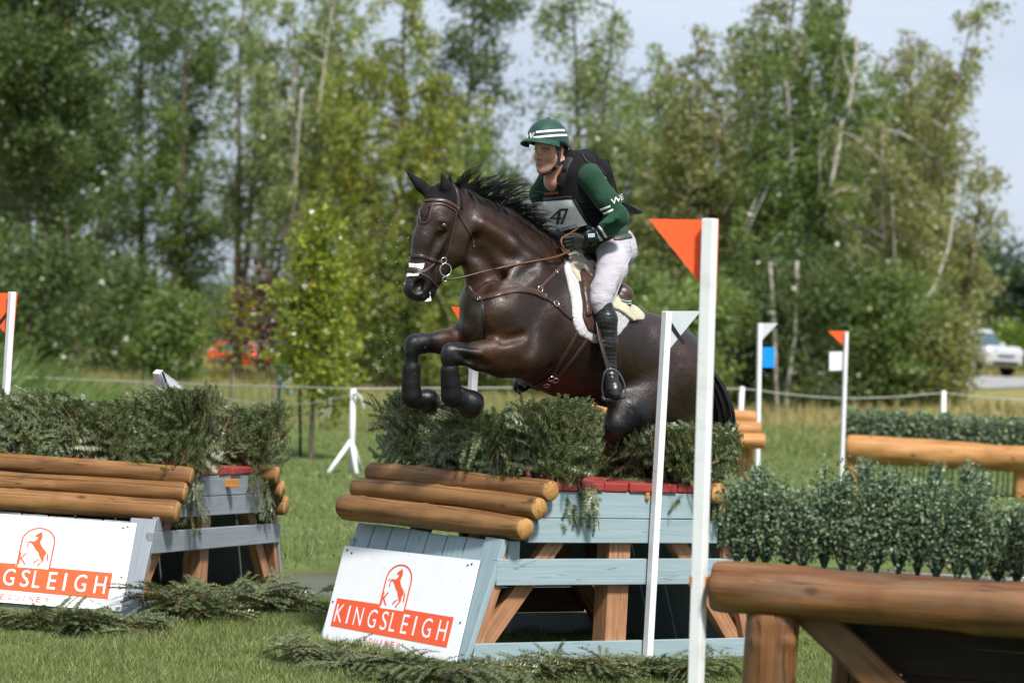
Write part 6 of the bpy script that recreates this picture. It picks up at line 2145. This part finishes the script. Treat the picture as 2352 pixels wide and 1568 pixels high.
def surf_text(name, s, x0, y0, right, up, m, bvh, parent, lift=.0035, conv=RP):
    """flat print: letters laid on a surface; right spans the whole word, up one capital (picture units)"""
    cu = bpy.data.curves.new('t', 'FONT'); cu.body = s; cu.resolution_u = 3
    ob = bpy.data.objects.new('t', cu); COL.objects.link(ob)
    dg = bpy.context.evaluated_depsgraph_get(); me = bpy.data.meshes.new_from_object(ob.evaluated_get(dg))
    bpy.data.objects.remove(ob); bpy.data.curves.remove(cu)
    bm = bmesh.new(); bm.from_mesh(me)
    bmesh.ops.triangulate(bm, faces=bm.faces[:])
    for _ in range(3):
        lg = [e_ for e_ in bm.edges if e_.calc_length() > .12]
        if lg: bmesh.ops.subdivide_edges(bm, edges=lg, cuts=1); bmesh.ops.triangulate(bm, faces=bm.faces[:])
    bm.to_mesh(me); bm.free()
    co = np.array([v.co[:] for v in me.vertices]); mn, mxx = co.min(0), co.max(0)
    last = None
    for v in me.vertices:
        a = (v.co.x - mn[0]) / (mxx[0] - mn[0]); b = (v.co.y - mn[1]) / (mxx[1] - mn[1])
        q = conv(x0 + right[0] * a + up[0] * b, y0 + right[1] * a + up[1] * b)
        h = shoot(bvh, *q)
        if h:
            p = h[0] + h[1] * lift; last = p
        else:
            p = EYEP + ray(*q) * (last[1] if last is not None else W0[1])
        v.co = Vector(p)
    me.materials.clear(); me.materials.append(m); me.name = name
    return link(name, me, parent)


bibm = simple('bib_cloth', (0.80, 0.81, 0.84), 0.75, 0.3, var=.08, scale=18, bump=.6, bdist=.006)
bib, BB = patch('number_bib', [(376, 925), (758, 897), (905, 1150), (560, 1232)], 16, 16, bibm, VB, person, .008)
surf_text('number', '4', 512, 1150, (120, 0), (28, -162), M['ink'], BB, person)
surf_text('number', '7', 662, 1152, (52, 0), (-2, -160), M['ink'], BB, person) if False else surf_text('number', '7', 622, 1152, (92, -4), (0, -162), M['ink'], BB, person)
surf_text('lettering', 'BROMONT CCI', 592, 1228, (205, -44), (-4, -38), M['navy'], BB, person)
orl = simple('orange_lettering', (0.5, 0.16, 0.05), .6)
surf_text('lettering', 'AUBRION', 474, 852, (136, -10), (0, -24), orl, VB, person)

# sleeve marks
for pts in ([(1036, 1002), (1090, 985), (1140, 964)], [(1068, 1042), (1120, 1022), (1166, 998)]):
    rstrap('sleeve_stripe', pts, .012, .002, tapew, SHB)
surf_text('lettering', 'W', 1150, 956, (92, -46), (-12, -58), tapew, SHB, person, .003)
surf_text('lettering', 'E', 1246, 912, (24, -24), (-12, -54), tapew, SHB, person, .003)
rstrap('cuff_stripe', [(962, 1190), (1000, 1245), (1042, 1312)], .017, .003, tapew, SHB)
rstrap('cuff_stripe', [(1016, 1170), (1060, 1225), (1092, 1278)], .014, .003, tapew, SHB)

# breeches
t = NT('breeches_cloth')
v = t.coord((1, 1, 1), rnd=False)
c = t.ramp(t.noise(v, 7, 5, .6), [(0.3, (0.31, 0.295, 0.33)), (0.6, (0.42, 0.40, 0.44)), (0.8, (0.49, 0.475, 0.52))])
c = t.mix(t.ramp(t.noise(v, 16, 6, .7), [(0.6, (0, 0, 0)), (0.8, (.35, .35, .35))]), c, (0.30, 0.24, 0.20))
t.base(c); t.pr(0.8, 0.3)
wv = t.new('ShaderNodeMapping'); wv.inputs['Scale'].default_value = (10, 10, 26); wv.inputs['Rotation'].default_value = (0, R(-35), 0)
t.link(v, wv.inputs['Vector'])
t.bump(t.noise(wv.outputs['Vector'], 1.3, 3, .5), 0.5, 0.022)
breech = t.m
V = Vol(np.array([LO[0], LO[1], hc(1300, 960, .3)[2] - .04]), np.array([HI[0], HI[1], hr(1200, 1150, 0)[2] + .05]), .0082)
for a, b, ra, rb, f in (((1060, 1300, 0), (1190, 1345, 0), 185, 180, 1.3), ((1190, 1345, .06), (1250, 1425, .10), 168, 158, 1.0)): vcap(V, a, b, ra, rb, .04, f)
vcap(V, (1190, 1345, -.06), (1250, 1425, -.10), 168, 158, .04)
for mir in (False, True):
    for a, b, ra, rb, f in THIGH: vcap(V, a, b, ra, rb, .035, C=True, mir=mir)
b_v, b_f = V.mesh(smooth=2)
obj('breeches', b_v, b_f, breech, person, smooth=True)
BRB = BVHTree.FromPolygons(b_v.tolist(), b_f.tolist())
rstrap('belt', [(1170, 1295), (1230, 1290), (1290, 1275), (1335, 1268)], .030, .010, simple('belt_grey', (0.05, 0.055, 0.06), .5), BRB)
rstrap('seam', [(1330, 1330), (1345, 1450), (1300, 1560), (1250, 1700), (1205, 1840), (1150, 1960)], .004, .004, breech, BRB)

# boots, stirrups
t = NT('black_boot_leather')
v = t.coord((1, 1, 1), rnd=False)
t.base(t.ramp(t.noise(v, 26, 5, .7), [(0.35, (0.007, 0.007, 0.008)), (0.65, (0.014, 0.014, 0.015)), (0.8, (0.06, 0.055, 0.05))])); t.pr(0.34, 0.5)
wv = t.new('ShaderNodeMapping'); wv.inputs['Scale'].default_value = (9, 9, 52); t.link(v, wv.inputs['Vector'])
t.bump(t.noise(wv.outputs['Vector'], 1.0, 2, .4), 0.5, 0.014)
bootm = t.m
for mir in (False, True):
    pts = np.array([hc(*q) for q in ((1240, 820, .28), (1420, 1500, .50))])
    lo, hi = pts.min(0) - .10, pts.max(0) + .10
    if mir:
        c4 = np.array([hc(*q) for q in ((1240, 820, .28), (1420, 1500, .50), (1240, 1500, .5), (1420, 820, .28))]); c4 = c4 - 2 * ((c4 - W0) @ HL)[:, None] * HL
        lo, hi = c4.min(0) - .12, c4.max(0) + .12
    V = Vol(lo, hi, .0068)
    for a, b, ra, rb, f in CALF + FOOT: vcap(V, a, b, ra, rb, .022, C=True, mir=mir, grow=.004)
    vcap(V, (1300, 905, .335), (1340, 850, .30), 48, 16, .03, C=True, mir=mir, grow=.003)
    vcap(V, (1262, 880, .35), (1282, 905, .37), 40, 10, .02, C=True, mir=mir, mode='sub')
    for i in range(7):                                        # creases above the ankle
        y = 1120 + i * 24
        vcap(V, (1286 + i * 3, y, .385), (1372 - i * 2, y + 9, .375), 5, 5, .012, C=True, mir=mir)
    a_, b_ = V.mesh(smooth=1)
    obj('boot', a_, b_, bootm, person, smooth=True)
    def mm(p):
        p = np.asarray(p)
        return p - 2 * ((p - W0) @ HL)[..., None] * HL if mir else p
    sp = catmull([hc(1300, 1446, .40), hc(1292, 1400, .40), hc(1305, 1320, .42), hc(1335, 1288, .43), hc(1385, 1305, .45), hc(1420, 1360, .47), hc(1436, 1430, .48), hc(1430, 1452, .48)], 8)
    B = Batch(); B.tubeq(mm(sp), .0058, 8)
    tread = np.array([hc(1298, 1448, .395), hc(1305, 1470, .40), hc(1365, 1470, .44), hc(1432, 1452, .485)])
    B.tubeq(mm(catmull(tread, 6)), .011, 8)
    B.build('stirrup', [simple('stirrup_metal', (0.12, 0.14, 0.16), .3, .5, .7) if not mir else bpy.data.materials['stirrup_metal']], saddle, smooth=True)
    lp = mm(catmull([hc(1262, 990, .33), hc(1275, 1080, .37), hc(1300, 1190, .41), hc(1330, 1292, .43)], 8))
    ln = np.tile(mm(HL + W0) - mm(W0), (len(lp), 1)).astype(float)
    B = Batch(); B.add(*band_arrays(lp, ln, .026, .005)); B.build('stirrup_leather', leather_d, saddle)

# gloved hands: palm, four curled fingers and a thumb each
glove = cloth('black_glove', (0.012, 0.012, 0.013), 0.55, 300, 0.35, 0.15)
def hand(name, mir, dx):
    def q(x, y, l):
        p = hr(x, y, l)
        if mir:
            p = p - 2 * ((p - W0) @ HL) * HL + HX * dx
        return p
    pts = np.array([q(*a) for a in ((600, 1220, .05), (600, 1440, .20), (980, 1220, .05), (980, 1440, .22))])
    V = Vol(pts.min(0) - .03, pts.max(0) + .03, .0042)
    V.cap(q(965, 1275, .178), q(890, 1300, .165), 54 * RS, 50 * RS, .02)                     # wrist cuff
    for i in range(4):                                                                      # metacarpals
        V.cap(q(880, 1290 + 22 * i, .162 - .006 * i), q(745 + 8 * i, 1278 + 36 * i, .152 - .004 * i), 27 * RS, 22 * RS, .016)
    ln = (1.0, 1.08, 1.0, 0.82)
    for i in range(4):
        k = ln[i]
        a = q(745 + 8 * i, 1278 + 36 * i, .152 - .004 * i)
        b = q(745 + 8 * i - 70 * k, 1292 + 36 * i, .138 - .004 * i)
        c = q(745 + 8 * i - 78 * k, 1312 + 35 * i, .138 - .004 * i - .036 * k)
        d = q(745 + 8 * i - 30 * k, 1322 + 33 * i, .138 - .004 * i - .052 * k)
        for p0, p1, r0, r1 in ((a, b, 21, 18), (b, c, 18, 16.5), (c, d, 16.5, 14)):
            V.cap(p0, p1, r0 * RS, r1 * RS, .0035)
    a, b, c = q(850, 1278, .135), q(765, 1252, .112), q(675, 1262, .100)
    V.cap(a, b, 26 * RS, 21 * RS, .01); V.cap(b, c, 20 * RS, 16 * RS, .004)
    v_, f_ = V.mesh(smooth=1)
    return obj(name, v_, f_, glove, person, smooth=True)


hand('glove', False, 0); hand('glove', True, -.045)
tube('rein_loop', catmull([REIN_HAND, hr(672, 1405, .13), hr(640, 1345, .13), hr(648, 1290, .12), hr(720, 1248, .115), hr(800, 1195, .10), hr(880, 1172, .10), hr(935, 1200, .13), hr(930, 1240, .15)], 7), .0065, rein_m, bridle, 8)
# wrist watch
wc = hr(935, 1264, .255); wnv = unit(HL * .85 + V3(0, -.35, .1)); wa = unit(np.cross(wnv, HU)); wb = np.cross(wa, wnv)
if wa[0] < 0: wa = -wa
if wb[2] < 0: wb = -wb
wr = unit(wa + wb * .12); wu = unit(wb - wa * .12)
watch = tube('watch', [wc - wnv * .012, wc + wnv * .006, wc + wnv * .009], [.037, .037, .031], rubber, person, 24)
tube('watch_strap', catmull([hr(905, 1180, .20), hr(955, 1200, .245), hr(985, 1265, .25), hr(975, 1330, .235), hr(940, 1360, .19)], 5), .013, rubber, person, 8)
lcd = simple('watch_screen', (0.42, 0.60, 0.68), .25, .5, var=.03, bump=0)
sq = lambda a, b, h: wc + wr * a + wu * b + wnv * h
obj('screen', [sq(-.021, -.010, .0105), sq(.021, -.010, .0105), sq(.021, .011, .0105), sq(-.021, .011, .0105)], [(0, 1, 2, 3)], lcd, watch)
cu = bpy.data.curves.new('t', 'FONT'); cu.body = '22:5'
ob = bpy.data.objects.new('t', cu); COL.objects.link(ob)
me = bpy.data.meshes.new_from_object(ob.evaluated_get(bpy.context.evaluated_depsgraph_get())); bpy.data.objects.remove(ob)
co = np.array([v.co[:] for v in me.vertices]); mn, mxx = co.min(0), co.max(0)
for v in me.vertices:
    a = (v.co.x - mn[0]) / (mxx[0] - mn[0]) - .5; b = (v.co.y - mn[1]) / (mxx[1] - mn[1]) - .5
    v.co = Vector(sq(a * .034, b * .015, .0112))
me.materials.clear(); me.materials.append(M['ink']); link('digits', me, watch)

# helmet
HCc = hd(.0275, 0, .053)
def hel(th, ph, grow=0.0):
    s_ = math.sin(ph); c_ = math.cos(ph) ** 0.92
    lift_ = (.014 * math.cos(th) + .006) * (1 - s_)
    return HCc + hfx * ((.136 + grow) * c_ * math.cos(th)) + hla * ((.112 + grow) * c_ * math.sin(th)) + hup * ((.137 + grow) * s_ + lift_)
nt, npn = 48, 16
V, F = [], []
for j in range(npn):
    ph = math.pi / 2 * j / npn
    for i in range(nt):
        V.append(hel(2 * math.pi * i / nt, ph))
V.append(hel(0, math.pi / 2, .002))
for j in range(npn - 1):
    for i in range(nt):
        F.append((j * nt + i, j * nt + (i + 1) % nt, (j + 1) * nt + (i + 1) % nt, (j + 1) * nt + i))
top = len(V) - 1
for i in range(nt): F.append(((npn - 1) * nt + i, (npn - 1) * nt + (i + 1) % nt, top))
helm_c = cloth('green_helmet_silk', (0.010, 0.052, 0.037), 0.55, 500, 0.35, 0.08)
helmet = obj('helmet', V, F, helm_c, person, smooth=True)
HEB = BVHTree.FromPolygons([tuple(v) for v in V], F)
tube('button', [hel(0, math.pi / 2), hel(0, math.pi / 2, .006)], .010, helm_c, helmet, 12)
# black shell rim under the silk, deeper at the back of the neck
V, F = [], []
for j, (g, dz) in enumerate(((-.002, .010), (-.001, -.004), (-.004, -.016), (-.012, -.022), (-.018, -.012))):
    for i in range(nt):
        th = 2 * math.pi * i / nt
        p = hel(th, 0, g)
        back_ = max(0, -math.cos(th)) ** 2
        V.append(p + hup * (dz - back_ * (.030 if 1 <= j <= 3 else 0)))
for j in range(4):
    for i in range(nt): F.append((j * nt + i, (j + 1) * nt + i, (j + 1) * nt + (i + 1) % nt, j * nt + (i + 1) % nt))
obj('helmet_rim', V, F, rubber, helmet, smooth=True)
V, F = [], []
n_t, n_r = 25, 7
for side in (0, 1):
    for i in range(n_t):
        th = R(-78) + R(156) * i / (n_t - 1)
        b0 = hel(th, 0.02, -.004)
        out = unit(hfx * math.cos(th) * .9 + hla * math.sin(th) * .55)
        L_ = .052 * max(0, math.cos(th * 1.12)) ** .55
        for j in range(n_r):
            s_ = j / (n_r - 1)
            V.append(b0 + out * (L_ * s_) + hup * (-.020 * s_ - .016 * (math.sin(th) ** 2) * s_ + .006 * math.sin(math.pi * s_) - .005 * side))
for i in range(n_t - 1):
    for j in range(n_r - 1):
        a = i * n_r + j; F.append((a, a + n_r, a + n_r + 1, a + 1)); b = a + n_t * n_r; F.append((b, b + 1, b + n_r + 1, b + n_r))
    a = i * n_r + n_r - 1; b = a + n_t * n_r; F.append((a, a + n_r, b + n_r, b))
obj('peak', V, F, helm_c, helmet, smooth=True)
for pts in ([(345, 352), (500, 335), (700, 318), (850, 310), (962, 312)], [(290, 466), (450, 452), (650, 432), (850, 418), (1012, 416)]):
    strap('helmet_stripe', [FPx(*p) for p in pts], .0125, .0015, tapew, helmet, False, HEB, False)
for pts in ([(152, 362), (158, 478)], [(160, 478), (232, 362)], [(226, 362), (232, 478)], [(236, 478), (308, 348)], [(112, 380), (150, 362)], [(96, 492), (140, 488)], [(106, 436), (140, 428)]):
    strap('lettering', [FPx(*p) for p in pts], .0075, .0018, tapew, helmet, False, HEB, False)
# harness
FB_ = BVHTree.FromPolygons(P_.tolist(), f_.tolist()) if False else BVHTree.FromPolygons(np.array([v.co[:] for v in bd.data.vertices]).tolist(), [tuple(p.vertices) for p in bd.data.polygons])
ox = Matrix(bd.matrix_world) if False else None
hs_ = [catmull([hd(.012, .076 * 1.02, .03), hd(.02, .081, -.02), hd(.028, .074, -.065), hd(.045, .050, -.105), hd(.06, .0, -.128)], 8),
       catmull([hd(-.075, .060, .0), hd(-.045, .076, -.042), hd(.0, .078, -.058), hd(.026, .074, -.064)], 8)]
B = Batch()
for p in hs_:
    nn = np.array([unit((q - HC0) - hup * ((q - HC0) @ hup)) for q in p])
    for sg in (1, -1):
        pp, n2 = (p, nn) if sg == 1 else (p - 2 * ((p - HC0) @ hla)[:, None] * hla, nn - 2 * (nn @ hla)[:, None] * hla)
        B.add(*band_arrays(pp, n2, .017, .004, .003))
B.build('harness', webb, helmet)
tube('harness_buckle', [hd(.034, .074, -.075), hd(.044, .062, -.098)], .011, rubber, helmet, 8)
tube('buckle_button', [hd(.030, .079, -.085), hd(.031, .083, -.086)], .005, simple('red_button', (0.6, 0.05, 0.02), .4), helmet, 8)
V = Vol(hd(-.05, 0, .0) - .16, hd(-.05, 0, .0) + .16, .006)
V.cap(hd(-.085, .03, .02), hd(-.085, -.03, .02), .045, .045, .02); V.cap(hd(-.07, .07, .015), hd(-.075, .06, -.025), .022, .014, .02); V.cap(hd(-.07, -.07, .015), hd(-.075, -.06, -.025), .022, .014, .02)
a_, b_ = V.mesh(); obj('neck_guard', a_, b_, rubber, helmet, smooth=True)
V = Vol(hd(-.03, 0, .03) - .12, hd(-.03, 0, .03) + .12, .005)
V.cap(hd(-.05, 0, .03), hd(.02, 0, .04), .077, .075, .01, hla, .97); V.cap(hd(-.02, 0, -.09), hd(.10, 0, -.05), .085, .085, .005, mode='sub'); V.cap(hd(.10, 0, .03), hd(.06, .0, -.03), .06, .06, .005, mode='sub')
a_, b_ = V.mesh(); obj('hair', a_, b_, simple('brown_hair', (0.05, 0.025, 0.014), .6), person, smooth=True)

# ------------------------------------------------------------------ vehicles far behind
def car(name, X, Y, yaw, col, label, scale=1.0, tall=1.0):
    z = float(ter(X, Y))
    Mx = Matrix.Translation((X, Y, z)) @ Matrix.Rotation(yaw, 4, 'Z') @ Matrix.Scale(scale, 4)
    e = empty(name, (X, Y, z), label, 'car', None, Mx)
    V = Vol((-2.5, -1.15, .15), (2.5, 1.15, 2.2 * tall), .045)
    V.box(Matrix.Translation((0, 0, .72)), (2.25, .92, .38), .22, .1)
    V.box(Matrix.Translation((1.45, 0, .88)), (.75, .86, .20), .16, .12)
    for i in range(6):
        q = i / 5
        V.box(Matrix.Translation((-.62 + .12 * q, 0, 1.05 + .55 * tall * q)), (1.62 - .42 * q, .88 - .16 * q, .12), .10, .08)
    for sx in (1.42, -1.42):
        for sy in (1, -1):
            V.cap((sx, .75 * sy, .36), (sx, 1.1 * sy, .36), .41, .41, .02, mode='sub')
    v_, f_ = V.mesh(smooth=2)
    pm = simple(label[:12] + '_paint', col, .25, .6, .3, var=.04, bump=0)
    def put(n, v, f, m, par=e, sm=False): return obj(n, (np.c_[np.asarray(v), np.ones(len(v))] @ np.array(Mx).T)[:, :3], f, m, par, smooth=sm)
    put('body', v_, f_, pm, e, True)
    gl = bpy.data.materials.get('car_glass') or simple('car_glass', (0.05, 0.09, 0.11), .08, .6, var=.1, bump=0)
    blk = bpy.data.materials.get('tyre') or simple('tyre', (0.012, 0.012, 0.013), .7, .3)
    lamp = bpy.data.materials.get('lamp_glass') or simple('lamp_glass', (0.6, 0.62, 0.65), .1, .6, bump=0)
    zt = 1.05 + .55 * tall
    put('windscreen', [(1.17, -.72, 1.10), (1.17, .72, 1.10), (.76, .62, zt), (.76, -.62, zt)], [(0, 1, 2, 3)], gl)
    put('window', [(-2.20, -.66, 1.2), (-2.20, .66, 1.2), (-1.86, .60, zt), (-1.86, -.60, zt)], [(3, 2, 1, 0)], gl)
    for sy in (1, -1):
        put('window', [(.92, .895 * sy, 1.14), (-1.7, .895 * sy, 1.16), (-1.5, .765 * sy, zt), (.55, .765 * sy, zt)], [(0, 1, 2, 3) if sy < 0 else (3, 2, 1, 0)], gl)
        V2 = Vol((.6, .85 * sy - .3, .95), (1.2, .85 * sy + .3, 1.4), .03); V2.box(Matrix.Translation((.86, 1.0 * sy, 1.18)), (.07, .12, .08), .05, .01)
        a_, b_ = V2.mesh(); put('mirror', a_, b_, pm, e, True)
        put('headlight', [(2.262, .45 * sy, .82), (2.262, .82 * sy, .84), (2.20, .86 * sy, .98), (2.22, .45 * sy, .95)], [(0, 1, 2, 3) if sy > 0 else (3, 2, 1, 0)], lamp)
    put('grille', [(2.264, -.40, .70), (2.264, .40, .70), (2.25, .40, .92), (2.25, -.40, .92)], [(0, 1, 2, 3)], blk)
    put('bumper_intake', [(2.266, -.6, .42), (2.266, .6, .42), (2.266, .6, .56), (2.266, -.6, .56)], [(0, 1, 2, 3)], blk)
    for sx in (1.42, -1.42):
        for sy in (1, -1):
            Vt, Ft, Tt = tube_arrays([(sx, .70 * sy, .35), (sx, .90 * sy, .35)], .35, 20)
            put('wheel', Vt, [tuple(q) for q in Ft] + [tuple(q) for q in Tt], blk, e, False)
            Vt, Ft, Tt = tube_arrays([(sx, .895 * sy, .35), (sx, .912 * sy, .35)], .22, 16)
            put('rim', Vt, [tuple(q) for q in Ft] + [tuple(q) for q in Tt], steel, e, False)
    return e


p = at(2218, 830, 112)
car('parked_car', p[0], 112, R(-58), (0.55, 0.56, 0.60), 'silver car on the roadside half hidden by leaves at the far right', 1.0, 1.0)
p = at(560, 830, 120)
car('parked_car', p[0], 120, R(-12), (0.62, 0.03, 0.025), 'small red vehicle parked on the meadow behind the red leaved maple', 0.62, 1.0)
p = at(628, 830, 126)
car('parked_car', p[0], 126, R(-160), (0.72, 0.73, 0.75), 'white van parked on the meadow right of the red vehicle', .72, 1.5)

# ------------------------------------------------------------------ water thrown up by the horse
B = Batch()
ico = np.array([(0, 0, 1), (1, 0, 0), (0, 1, 0), (-1, 0, 0), (0, -1, 0), (0, 0, -1)], float)
icf = np.array([(0, 1, 2), (0, 2, 3), (0, 3, 4), (0, 4, 1), (5, 2, 1), (5, 3, 2), (5, 4, 3), (5, 1, 4)])
for i in range(300):
    if i < 240: x, y, Y = rng.normal(890, 32), rng.uniform(470, 830), rng.uniform(16.0, 16.9)
    elif i < 255: x, y, Y = rng.uniform(930, 1060), rng.uniform(770, 880), rng.uniform(16.2, 16.6)
    else: x, y, Y = rng.uniform(1655, 1760), rng.uniform(720, 960), rng.uniform(17.2, 18.2)
    r_ = rng.choice([.0012, .0016, .0022, .003], p=[.45, .3, .2, .05])
    B.tri(at(x, y, Y) + ico * r_, icf)
drop = simple('water_drop', (0.75, 0.78, 0.8), .1, .6, var=.02, bump=0)
o = B.build('water_spray', drop, smooth=True)
tag(o, 'fine water drops flung into the air around the jumping horse', 'water drops', kind='stuff')
